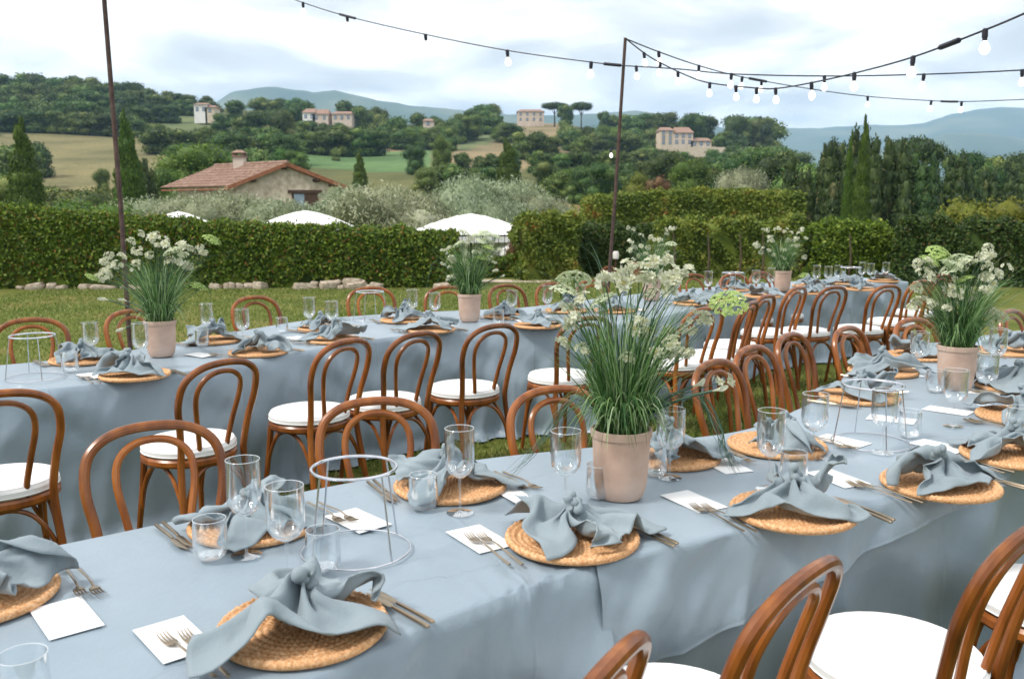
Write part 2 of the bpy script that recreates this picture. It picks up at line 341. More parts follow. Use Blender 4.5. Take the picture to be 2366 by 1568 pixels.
FIELDS = [([(-500, 150), (300, 150), (480, 215), (520, 262), (420, 268), (330, 300), (0, 312), (-500, 330)], (.045, .06, .028)),
          ([(700, 262), (1060, 262), (1060, 320), (900, 335), (700, 335)], (.06, .075, .035)), ([(1380, 262), (1800, 290), (1800, 420), (1240, 420), (1290, 345)], (.075, .085, .04)),
          ([(-400, 330), (130, 305), (420, 318), (560, 350), (420, 470), (-400, 470)], (.185, .165, .085)),
          ([(320, 262), (470, 268), (600, 300), (560, 315), (330, 290)], (.13, .155, .075)),
          ([(700, 330), (1010, 322), (1060, 300), (1060, 345), (900, 352), (700, 352)], (.22, .15, .09)),
          ([(700, 352), (900, 350), (1000, 345), (1000, 395), (900, 400), (700, 390)], (.11, .18, .075)),
          ([(1060, 290), (1230, 268), (1330, 275), (1300, 340), (1200, 400), (1000, 400), (1010, 330)], (.23, .185, .11)),
          ([(1060, 310), (1190, 280), (1140, 330), (1050, 350)], (.15, .18, .09)),
          ([(1260, 420), (1370, 420), (1390, 520), (1300, 520)], (.20, .17, .08)),
          ([(1300, 425), (1370, 430), (1360, 465), (1310, 460)], (.23, .125, .08)),
          ([(1290, 325), (1800, 330), (1800, 345), (1290, 400)], (.17, .13, .075))]
def terrain():
    az = list(np.radians(np.arange(-40, 40.01, .4)))+list(np.radians(np.arange(44, 320, 6)))
    rr = [0.5, 6, 14, 20, 21.5, 24, 27, 32, 40, 50, 60, 72, 85, 98]+list(np.arange(110, 420, 8))+[430, 460, 490, 520, 570, 640, 720, 800, 1000, 1500, 2500, 4000, 5200]
    V = []; T = []
    for r in rr:
        for a in az:
            X, Y = r*math.sin(a), r*math.cos(a); z = hill(X, Y); V.append((X, Y, z))
            c = (.115, .12, .05)
            if 60 < r < 900 and Y > 0:
                px, py = pr(X, Y, z); px += 12*noise.noise(Vector((X*.05, Y*.05, 0))); py += 4*noise.noise(Vector((X*.05, Y*.05, 7)))
                for P, cc in FIELDS:
                    if inpoly(px, py, P): c = cc
            if r <= 60: c = (.12, .14, .05)
            T.append((*c, 1))
    n = len(az); F = []
    for i in range(len(rr)-1):
        for k in range(n):
            k2 = (k+1) % n; F.append((i*n+k, i*n+k2, (i+1)*n+k2, (i+1)*n+k))
    me = npmesh('ground', V, np.array(F)[:, ::-1], M['fields'], True)
    ca = me.color_attributes.new('tint', 'FLOAT_COLOR', 'POINT'); ca.data.foreach_set('color', np.array(T, np.float32).ravel())
    return tag(link('ground', me), kind='structure')
terrain()
def mountains(crest, dist, name, depth):
    xs = [c[0] for c in crest]; ys = [c[1] for c in crest]; V = []; cols = np.arange(xs[0], xs[-1]+1, 12); nt = 14
    for i, x in enumerate(cols):
        y = np.interp(x, xs, ys)+2.2*noise.noise(Vector((x*.03, dist, 1)))+1.2*noise.noise(Vector((x*.11, dist, 1)))
        for k in range(nt+1):
            t = k/nt; D = dist-depth+depth*1.6*t; s = math.sin(min(t/.625, 1)*PI/2)**1.3 if t <= .625 else math.cos((t-.625)/.375*PI/2)
            X = (x-CX)/FP/1.0107*dist*(.92+.13*t) if False else (x-CX)/FP/1.0107*D
            top = EYE+dist*tane(y); z = -46+(top+46)*s
            z += s*(1-abs(2*t-1.25) if t > .1 else 0)*0
            if t < .6: z += depth*.035*s*noise.noise(Vector((X*.0022, D*.0022, 5)))*(1 if t < .5 else .3)
            V.append((X, D, z))
    F = [(i*(nt+1)+k, (i+1)*(nt+1)+k, (i+1)*(nt+1)+k+1, i*(nt+1)+k+1) for i in range(len(cols)-1) for k in range(nt)]
    return tag(link(name, npmesh(name, V, F, M['mount'], True)), kind='structure')
mountains([(300, 330), (480, 262), (545, 216), (590, 208), (640, 203), (700, 210), (740, 216), (780, 209), (820, 219), (880, 233), (960, 246), (1040, 252), (1120, 262), (1300, 268), (1420, 262), (1470, 258), (1520, 268), (1650, 290), (1800, 330)], 3000, 'mountains', 900)
mountains([(1500, 330), (1700, 308), (1790, 299), (1900, 298), (1990, 290), (2060, 292), (2120, 288), (2180, 268), (2240, 256), (2300, 250), (2366, 253), (2500, 262), (2800, 300), (3200, 340)], 4200, 'mountains', 1300)
mountains([(1700, 420), (1800, 352), (1900, 345), (2000, 352), (2100, 330), (2180, 312), (2260, 310), (2366, 325), (2600, 340), (3000, 400)], 3000, 'mountains', 700)
hz = MB(); hz.box(-5400, 5400, -5400, 5400, -54, 520)
mh = bpy.data.materials.new('haze_air'); mh.use_nodes = True; mh.node_tree.nodes.remove(mh.node_tree.nodes['Principled BSDF'])
pv = mh.node_tree.nodes.new('ShaderNodeVolumePrincipled'); pv.inputs['Color'].default_value = (.44, .69, 1, 1); pv.inputs['Density'].default_value = 1.9e-4
mh.node_tree.links.new(pv.outputs[0], mh.node_tree.nodes['Material Output'].inputs['Volume'])
tag(hz.build('haze', mh, smooth=False), kind='stuff')
# ------------------------------------------------------------ leaf clouds
def rg(seed): return np.random.default_rng(seed)
def leafquads(P, Nn, L, Wd, g, droop=0., align=None):
    n = len(P); t = g.normal(size=(n, 3))
    if align is not None: t = t*.55+np.asarray(align)[None, :]
    else: t = t+Nn*.35
    t /= np.linalg.norm(t, axis=1, keepdims=True)+1e-9
    nn = Nn+g.normal(size=(n, 3))*.55
    b = np.cross(t, nn); b /= np.linalg.norm(b, axis=1, keepdims=True)+1e-9
    l = (L*(.65+.7*g.random(n)))[:, None]; w = l*Wd/L
    V = np.stack([P-t*l*.5, P+b*w*.5, P+t*l*.5, P-b*w*.5], 1)
    V[:, 2, 2] -= droop*l[:, 0]
    return V.reshape(-1, 3), np.arange(n*4).reshape(-1, 4)
def blobcore(cs, rs, g, sub=8):
    V = []; F = []
    for c, r in zip(cs, rs):
        b = len(V); nu, nv = 9, 6
        for j in range(nv+1):
            ph = PI*j/nv
            for i in range(nu):
                th = 2*PI*i/nu; q = 1+g.normal()*.1
                V.append((c[0]+r[0]*q*math.sin(ph)*math.cos(th), c[1]+r[1]*q*math.sin(ph)*math.sin(th), c[2]+r[2]*q*math.cos(ph)))
        for j in range(nv):
            for i in range(nu):
                i2 = (i+1) % nu; F.append((b+j*nu+i, b+j*nu+i2, b+(j+1)*nu+i2, b+(j+1)*nu+i))
    return V, F
def crown_mesh(name, lobes, nleaf, L, Wd, mat, seed, core=.72, align=None, shell=(.72, 1.12), droop=0., up=.25):
    g = rg(seed); cs = np.array([l[0] for l in lobes], float); rs = np.array([l[1] if hasattr(l[1], '__len__') else (l[1],)*3 for l in lobes], float)
    wgt = rs.prod(1)**(2/3); wgt /= wgt.sum(); idx = g.choice(len(lobes), nleaf, p=wgt)
    d = g.normal(size=(nleaf, 3)); d /= np.linalg.norm(d, axis=1, keepdims=True)
    rad = g.uniform(shell[0], shell[1], nleaf)
    lump = 1+.12*np.sin(d[:, 0]*7+idx)*np.sin(d[:, 1]*6+idx*2)*np.sin(d[:, 2]*8)
    P = cs[idx]+d*rs[idx]*(rad*lump)[:, None]
    nr = d/rs[idx]; nr /= np.linalg.norm(nr, axis=1, keepdims=True); nr[:, 2] += up
    V, F = leafquads(P, nr, L, Wd, g, droop, align)
    if core:
        cv, cf = blobcore(cs, rs*core, g); off = len(V)
        V = np.vstack([V, np.array(cv)]); F = np.vstack([F, np.array(cf)+off])
    return npmesh(name, V, F, mat)
def trunk_mesh(name, h, r, spread=.2, seed=0, limbs=4, mat=None):
    q = random.Random(seed); m = MB()
    m.tube([(0, 0, -.06), (q.uniform(-.01, .01), 0, h*.4), (q.uniform(-.03, .03), q.uniform(-.03, .03), h)], [r*1.3, r, r*.6], 7)
    for i in range(limbs):
        a = 2*PI*i/limbs+q.random(); m.tube([(0, 0, h*.75), (math.cos(a)*spread*.5, math.sin(a)*spread*.5, h*1.15), (math.cos(a)*spread, math.sin(a)*spread, h*1.5)], [r*.5, r*.35, r*.15], 5)
    return m.mesh(name, mat or M['bark'])
def round_lobes(seed, w=.42, h0=.30, n=9, flat=1.0):
    q = random.Random(seed); L = []
    for i in range(n):
        a = q.random()*2*PI; rr = q.uniform(.1, w*.72); z = q.uniform(h0+.1, .84)
        k = 1-abs(z-.55)*.7
        s = q.uniform(.15, .25); L.append(((math.cos(a)*rr*k, math.sin(a)*rr*k, z), (s, s, s*.85*flat)))
    L.append(((0, 0, .56), (w*.66, w*.66, .30))); L.append(((q.uniform(-.05, .05), 0, .80), (.2, .2, .18)))
    for i in range(5):
        a = i*1.26+q.random(); L.append(((math.cos(a)*w*.45, math.sin(a)*w*.45, h0+.10), (.19, .19, .17)))
    return L
PROTO = {}
def proto(kind, crown, trunk): PROTO.setdefault(kind, []).append((crown, trunk))
for s in range(5):
    proto('oak', crown_mesh('crown', round_lobes(s, .44, .08, 10), 3200, .052, .036, M['oak'], s), trunk_mesh('trunk', .34, .03, seed=s))
for s in range(3):
    proto('oak_mid', crown_mesh('crown', round_lobes(s+20, .44, .07, 13), 9500, .030, .02, M['oak'], s+20), trunk_mesh('trunk', .34, .03, seed=s))
for s in range(2):
    proto('bright', crown_mesh('crown', round_lobes(s+30, .48, .15, 12), 8000, .034, .022, M['bright'], s+30), trunk_mesh('trunk', .34, .03, seed=s))
proto('yellow', crown_mesh('crown', round_lobes(41, .5, .08, 12), 8000, .04, .022, M['yellow'], 41), trunk_mesh('trunk', .3, .03, seed=4))
proto('rust', crown_mesh('crown', round_lobes(43, .5, .08, 9), 2500, .05, .03, M['rustbush'], 43), trunk_mesh('trunk', .3, .03, seed=5))
for s in range(3):
    L = [((math.cos(a)*r_, math.sin(a)*r_, z_), (.25, .25, .24)) for a, r_, z_ in [(k*1.05+s, .27, .42+.13*((k+s) % 3)) for k in range(6)]]+[((0, 0, .72), (.27, .27, .25)), ((.05, 0, .42), (.36, .36, .3))]
    proto('olive', crown_mesh('crown', L, 17000, .042, .009, M['olive'], s+50, core=.8, shell=(.8, 1.14), align=(0, 0, .6)), trunk_mesh('trunk', .3, .035, seed=s+8))
q = random.Random(5)
L = [((math.cos(a)*rr, math.sin(a)*rr, .78+q.uniform(-.06, .06)), (.2, .2, .12)) for a, rr in [(i*1.05, .28) for i in range(6)]]+[((0, 0, .86), (.26, .26, .12))]
proto('pine', crown_mesh('crown', L, 3200, .045, .02, M['conifer'], 61), trunk_mesh('trunk', .62, .025, spread=.25, seed=3, limbs=5))
for s in range(2):
    q = random.Random(s+70); L = [((q.uniform(-.02, .02), q.uniform(-.01, .01), z/18+.02), (.115*w*q.uniform(.93, 1.07), .115*w*q.uniform(.93, 1.07), .075)) for z, w in zip(range(1, 18), (.95, 1.02, 1.08, 1.1, 1.12, 1.12, 1.1, 1.06, 1.0, .94, .86, .78, .68, .57, .45, .32, .18))]
    proto('cypress', crown_mesh('crown', L, 17000, .022, .008, M['cypress'], s+70, core=.88, align=(0, 0, 1.8), shell=(.88, 1.06)), trunk_mesh('trunk', .1, .02, limbs=0))
for s in range(2):
    q = random.Random(s+80); L = []
    for i in range(13):
        a = q.random()*6.28; rr = q.uniform(0, .26); tp = q.uniform(.55, .97)
        for z in np.arange(.08, tp, .1):
            wdt = .12*(1-(z/tp)**3*.75); L.append(((math.cos(a)*rr, math.sin(a)*rr, z), (wdt, wdt, .1)))
    proto('conifer', crown_mesh('crown', L, 16000, .032, .014, M['conifer'], s+80, core=.7, align=(0, 0, 1.1)), trunk_mesh('trunk', .15, .03, limbs=0))
ntree = [0]
def tree(px, Y, ytop, kind, label, group, cat='tree', ws=1.0, h=None, dz=0, k=None, yb=None):
    X = (px-CX)/FP/1.0107*Y; zb = hill(X, Y)+dz; zt = EYE+Y*tane(ytop) if h is None else zb+h
    hh = max(zt-zb, 1.2)*(1.04 if h is None else 1)
    L = PROTO[kind]; c, t = L[(ntree[0] if k is None else k) % len(L)]; ntree[0] += 1
    nm = {'oak': 'oak_tree', 'oak_mid': 'oak_tree', 'bright': 'oak_tree', 'yellow': 'yellow_green_shrub', 'rust': 'rusty_bush', 'olive': 'olive_tree', 'pine': 'umbrella_pine', 'cypress': 'cypress_tree', 'conifer': 'conifer_tree'}[kind]
    r = empty(nm, (X, Y, zb-.15), rnd.random()*6.28, label, cat, group); r.scale = (hh*ws, hh*ws, hh)
    link('crown', c, r); link('trunk', t, r); return r
NTH = ['leftmost', 'second', 'third', 'fourth', 'fifth', 'sixth', 'seventh', 'eighth', 'ninth', 'tenth', 'eleventh', 'twelfth', 'thirteenth', 'fourteenth', 'fifteenth', 'sixteenth', 'seventeenth', 'eighteenth']
FROW = ['lowest row, by the brown field', 'second row up', 'middle row', 'row just under the skyline', 'top row on the skyline']
FG = 'trees of the wood on the left hillside'
ridge = lambda x: np.interp(x, [-60, 0, 80, 150, 210, 260, 330, 380, 430, 470, 520], [185, 174, 172, 172, 174, 183, 192, 203, 212, 224, 250])
for row, (Y, n) in enumerate(((262, 12), (290, 14), (320, 16), (352, 17), (385, 18))):
    x1 = (330, 350, 430, 470, 500)[row]
    for i in range(n):
        x = -50+(x1+50)*(i+rnd.uniform(.1, .9))/n; rowt = ridge(x)+(88, 62, 38, 17, 0)[row]*(1-.3*max(0, x)/500)+rnd.uniform(-5, 9)
        rowt = max(rowt, 262) if 425 < x < 520 and Y < 310 else rowt; tree(x, Y, rowt, 'oak', NTH[i]+' tree from the left in the hillside wood, '+FROW[row], FG, ws=rnd.uniform(1.15, 1.6)*(1.0 if row > 0 else 1.1), h=max(6.5, EYE+Y*tane(rowt)-hill((x-CX)/FP/1.0107*Y, Y)))
def autoY2(x, yt, hm, Y0):
    best = (1e9, Y0)
    for Y in np.arange(max(90, Y0*.72), min(410, Y0*1.25), 5):
        X = (x-CX)/FP/1.0107*Y; h = EYE+Y*tane(yt)-hill(X, Y); c = abs(h-hm)+abs(Y-Y0)*.012
        if c < best[0]: best = (c, float(Y))
    return best[1]
# scattered woods of the middle hill: (x0, x1, y top at each end, distance, count, width)
MG = 'trees scattered over the middle hills'
bands = [(480, 560, 232, 238, 360, 3, 1.3), (560, 600, 262, 258, 340, 2, 1.2), (600, 720, 226, 224, 380, 5, 1.3), (560, 640, 285, 290, 300, 3, 1.2), (690, 790, 270, 262, 350, 4, 1.1), (795, 880, 236, 246, 370, 4, 1.25),
         (880, 1040, 262, 270, 360, 6, 1.2), (700, 1050, 296, 288, 320, 13, 1.35), (1000, 1060, 268, 278, 350, 3, 1.1), (1055, 1195, 262, 250, 360, 5, 1.4), (1100, 1185, 244, 246, 380, 3, 1.4),
         (360, 520, 288, 300, 290, 6, 1.2), (520, 690, 300, 315, 260, 8, 1.3), (420, 700, 330, 345, 215, 9, 1.2), (1380, 1420, 262, 262, 390, 2, 1.1), (1430, 1520, 268, 266, 380, 4, 1.2), (1500, 1560, 260, 264, 390, 2, 1.2),
         (1570, 1640, 266, 268, 385, 3, 1.3), (1650, 1700, 300, 302, 360, 2, 1.2), (1690, 1780, 272, 278, 370, 4, 1.3), (1195, 1290, 305, 312, 300, 4, 1.3), (1290, 1530, 290, 300, 330, 9, 1.35), (1330, 1520, 312, 318, 300, 7, 1.35),
         (1230, 1420, 345, 352, 230, 7, 1.3), (1400, 1640, 342, 352, 240, 8, 1.35), (1640, 1840, 338, 345, 260, 8, 1.3), (1060, 1200, 345, 360, 210, 5, 1.2), (1440, 1700, 372, 380, 180, 8, 1.3), (1650, 1860, 360, 372, 190, 7, 1.35),
         (1000, 1150, 376, 385, 170, 5, 1.2), (1280, 1480, 385, 400, 150, 6, 1.3), (-40, 60, 330, 340, 200, 3, 1.1), (60, 120, 325, 330, 230, 2, 1.0)]
BANDP = ['wooded crest right of the little white farmhouse',
  'clump below the skyline left of the twin peaks',
  'high clump on the crest over the farmhouse chimney',
  'clump just under the high crest clump',
  'group behind the red-roofed hill house',
  'clump on the crest right of the red roofs',
  'line on the crest towards the ridge villa',
  'long dense belt below the red-roofed houses',
  'small group by the orange-walled house',
  'dense belt left of the ridge villa',
  'tall peak of the belt left of the ridge villa',
  'row between the green strip and the brown field',
  'slope above the farmhouse roof',
  'lower row right above the farmhouse',
  'small skyline group left of the middle pole top',
  'skyline group right behind the middle pole',
  'skyline pair left of the stone villa',
  'skyline trees right over the stone villa',
  'low pair beside the terrace wall',
  'crest clump at the right end',
  'group under the ridge villa field',
  'belt crossing behind the middle pole',
  'belt just below that crossing belt',
  'row over the middle olive trees',
  'row below the stone villa terrace',
  'row under the crest clump at right',
  'slope above the short cypress',
  'lower wood above the long hedge',
  'lower wood left of the tall conifers',
  'thicket behind the tallest olive',
  'thicket left of the middle pole over the hedge',
  'patch behind the fat cypress',
  'pair between fat cypress and brown field']
NTH = ['leftmost', 'second', 'third', 'fourth', 'fifth', 'sixth', 'seventh', 'eighth', 'ninth', 'tenth', 'eleventh', 'twelfth', 'thirteenth', 'fourteenth', 'fifteenth', 'sixteenth', 'seventeenth', 'eighteenth']
HOUSES = [(449, 495, 262, 300), (700, 758, 277, 318), (768, 812, 279, 318), (978, 1000, 290, 300), (1196, 1256, 280, 395), (1526, 1642, 338, 300)]
assert len(bands) == len(BANDP)
for bi, (x0, x1, ya, yb_, Y, n, ws) in enumerate(bands):
    for i in range(n):
        u = (i+rnd.uniform(.15, .85))/n; x = x0+(x1-x0)*u; yt = ya+(yb_-ya)*u+rnd.uniform(-7, 8)
        YY = 0
        hm = rnd.uniform(6.5, 10.5); YY = autoY2(x, yt, hm, Y)
        for (hx0, hx1, hyb, hY) in HOUSES:
            if hx0-36 < x < hx1+36 and yt < hyb-2 and YY < hY+8: yt = hyb+rnd.uniform(0, 7); YY = autoY2(x, yt, 6.5, min(Y, hY-25))
        tree(x, YY, yt, 'bright' if rnd.random() < .12 else 'oak', NTH[i]+' tree from the left, '+BANDP[bi], MG, ws=ws*rnd.uniform(.85, 1.2))
# trees that stand out
tree(662, 250, 258, 'oak_mid', 'big round dark tree below the ridge, above the farmhouse chimney', None, ws=1.05)
tree(640, 245, 300, 'oak_mid', 'dark tree left of the big round tree below the ridge', None, ws=1.2)
tree(1280, 385, 236, 'pine', 'left of the two open-crowned trees on the skyline beside the ridge villa', None, ws=1.15)
tree(1305, 380, 240, 'oak', 'middle skyline tree right of the ridge villa with sky under its crown', None, ws=.9)
tree(1341, 385, 236, 'pine', 'right of the two open-crowned trees on the skyline beside the ridge villa', None, ws=.9)
tree(1601, 330, 262, 'oak_mid', 'round tree rising behind the two-storey stone villa', None, ws=1.0)
tree(1700, 350, 270, 'oak_mid', 'broad dark skyline tree right of the stone villa', None, ws=1.15)
tree(1755, 350, 275, 'oak_mid', 'rightmost dark tree of the clump on the hill crest before the blue mountains', None, ws=.95)
tree(960, 165, 335, 'oak_mid', 'dark single tree in the green field above the olives', None, ws=1.0)
tree(1022, 170, 320, 'bright', 'light green tree beside the dark single tree in the field', None, ws=.75)
tree(780, 210, 340, 'oak', 'tiny lone tree in the field right of the farmhouse roof', None, ws=.9)
tree(240, 130, 388, 'oak_mid', 'small lone tree at the foot of the brown field', None, ws=.75)
tree(985, 110, 388, 'oak_mid', 'wide dark tree behind the large olive trees', None, ws=1.3)
tree(1260, 120, 372, 'oak_mid', 'dark tree right of the short cypress in the middle', None, ws=1.1)
tree(1400, 100, 372, 'oak_mid', 'large dark tree right behind the thin light pole', None, ws=1.15)
tree(1340, 105, 385, 'oak_mid', 'dark tree left of the thin light pole on the lower hill', None, ws=1.1)
tree(1470, 90, 395, 'yellow', 'yellow-green tree just right of the light pole above the hedge', None, ws=.9)
tree(1590, 85, 372, 'bright', 'tall light green tree above the long trimmed hedge', None, ws=.85)
tree(1523, 88, 402, 'rust', 'small rusty red bush between two light green trees', None, 'bush', ws=.7)
tree(1712, 75, 385, 'olive', 'grey-green round tree above the right end of the long hedge', None, ws=.75)
tree(1675, 82, 400, 'oak_mid', 'dark bushy tree left of the grey-green round tree', None, ws=.9)
tree(1790, 78, 362, 'oak_mid', 'dark spreading tree between the grey-green tree and the tall conifers', None, ws=1.0)
tree(1640, 92, 385, 'oak_mid', 'dark tree behind the light green tree above the long hedge', None, ws=.9)
tree(1855, 68, 375, 'oak_mid', 'round tree at the left edge of the tall conifer group', None, ws=.9)
tree(1545, 120, 352, 'oak_mid', 'dark wide tree below the stone villa terrace', None, ws=1.25)
tree(1740, 115, 340, 'oak_mid', 'dark wide tree below the right end of the villa terrace wall', None, ws=1.25)
tree(1180, 150, 340, 'oak_mid', 'grey-green tree above the short cypress', None, ws=.8)
CG = None
tree(61, 48, 288, 'cypress', 'fat dark cypress at the left edge behind the hedge', CG, ws=.92, k=0)
tree(300, 50, 276, 'cypress', 'tall cypress right behind the left light pole', CG, ws=.85, k=1)
tree(833, 95, 352, 'cypress', 'small slim cypress right of the farmhouse', CG, ws=1.0, k=0)
tree(1172, 85, 328, 'cypress', 'short pointed cypress behind the middle olive trees', CG, ws=1.3, k=1)
tree(1990, 37, 284, 'cypress', 'very slim tall cypress in front of the dark conifers', CG, ws=.42, k=0)
tree(1958, 39, 318, 'cypress', 'second slim cypress just left of the tallest one', CG, ws=.32, k=1)
tree(350, 62, 362, 'conifer', 'small dark conifer beside the tall left cypress', None, ws=.7)
for x, Y, yt, ws, l in ((1885, 52, 318, .85, 'dark ragged conifer at the left of the tall group on the right'), (1925, 56, 322, .8, 'dark conifer second from left in the tall right-hand group'), (1975, 55, 286, .8, 'tallest dark conifer behind the slim cypress'),
                     (2045, 50, 310, .75, 'dark conifer with a pointed top right of the slim cypress'), (2075, 54, 332, .8, 'dark conifer in the middle of the right-hand row'), (2125, 50, 345, .9, 'bushy dark conifer below the umbrella pine'),
                     (2180, 54, 348, .9, 'bushy dark conifer left of the yellow-green shrubs'), (2235, 58, 368, .9, 'lower dark conifer behind the first yellow-green shrub'), (2290, 60, 385, .9, 'lower dark conifer behind the middle yellow-green shrub'), (2345, 60, 392, .95, 'dark conifer at the right edge of the picture'), (2420, 60, 380, .95, 'dark conifer just past the right edge')):
    tree(x, Y, yt, 'conifer', l, 'conifers of the tall dark group on the right', ws=ws)
for x, Y, yt, k_, ws, l in ((2108, 90, 316, 'pine', .7, 'dark round-topped pine rising over the conifers on the right'), (2218, 110, 350, 'oak_mid', .9, 'small round tree before the blue valley on the right'), (2300, 120, 358, 'oak_mid', 1.2, 'wide dark tree on the skyline at far right'), (2360, 115, 356, 'oak_mid', 1.2, 'dark skyline tree at the right edge before the mountains'), (2265, 118, 372, 'oak_mid', 1.1, 'low dark tree left of the wide skyline tree')):
    tree(x, Y, yt, k_, l, None, ws=ws)
for x, Y, yt, ws, l in ((2205, 33, 452, 1.0, 'yellow-green shrub, leftmost above the dark right hedge'), (2262, 32, 458, 1.0, 'yellow-green shrub, middle one above the dark right hedge'), (2330, 31, 446, 1.15, 'yellow-green shrub at the right edge above the dark hedge')):
    tree(x, Y, yt, 'yellow', l, 'yellow-green shrubs above the right hedge', 'shrub', ws=ws)
for x, Y, yt, ws, l in ((455, 85, 340, 1.15, 'bright green tree behind the farmhouse roof'), (540, 88, 352, 1.0, 'bright green tree crown behind the farmhouse chimney'), (395, 80, 392, .9, 'bright green low tree left of the farmhouse roof')):
    tree(x, Y, yt, 'bright', l, None, ws=ws)
for x, Y, yt, k_, ws, l in ((150, 60, 435, 'oak_mid', 1.5, 'dark bush right of the fat cypress'), (215, 58, 442, 'oak_mid', 1.4, 'dark bush between the two left cypresses'), (10, 62, 400, 'oak_mid', 1.2, 'dark bush at the left edge behind the hedge'), (185, 40, 468, 'bright', 1.5, 'low green bush just above the left hedge'), (245, 40, 470, 'bright', 1.4, 'low green bush left of the tall cypress, above the hedge'), (120, 75, 430, 'oak_mid', 1.3, 'bush at the foot of the brown field')):
    tree(x, Y, yt, k_, l, None, 'bush', ws=ws)
for x, Y, yt, ws, l in ((345, 44, 450, 1.1, 'grey-green olive tree at the left end of the olive row'), (430, 42, 442, 1.15, 'olive tree in front of the farmhouse eaves'), (520, 44, 436, 1.1, 'olive tree hiding the left of the stone gable'), (635, 42, 450, 1.15, 'olive tree below the farmhouse gable'), (705, 45, 474, 1.0, 'low olive tree in front of the farmhouse window'),
                     (800, 38, 424, 1.05, 'large olive tree right of the farmhouse'), (880, 37, 418, 1.15, 'broadest olive tree, left of the middle parasol'), (965, 39, 436, 1.15, 'olive tree behind the middle parasol'), (1085, 41, 400, 1.0, 'tallest olive tree behind the parasol peak'), (1180, 43, 408, 1.0, 'blue-grey olive tree right of the tallest one'), (1235, 42, 440, .9, 'small olive tree at the right end of the row'), (1140, 36, 455, .95, 'pale low olive tree beside the fence gap')):
    tree(x, Y, yt, 'olive', l, 'olive trees behind the clipped hedge', ws=ws)
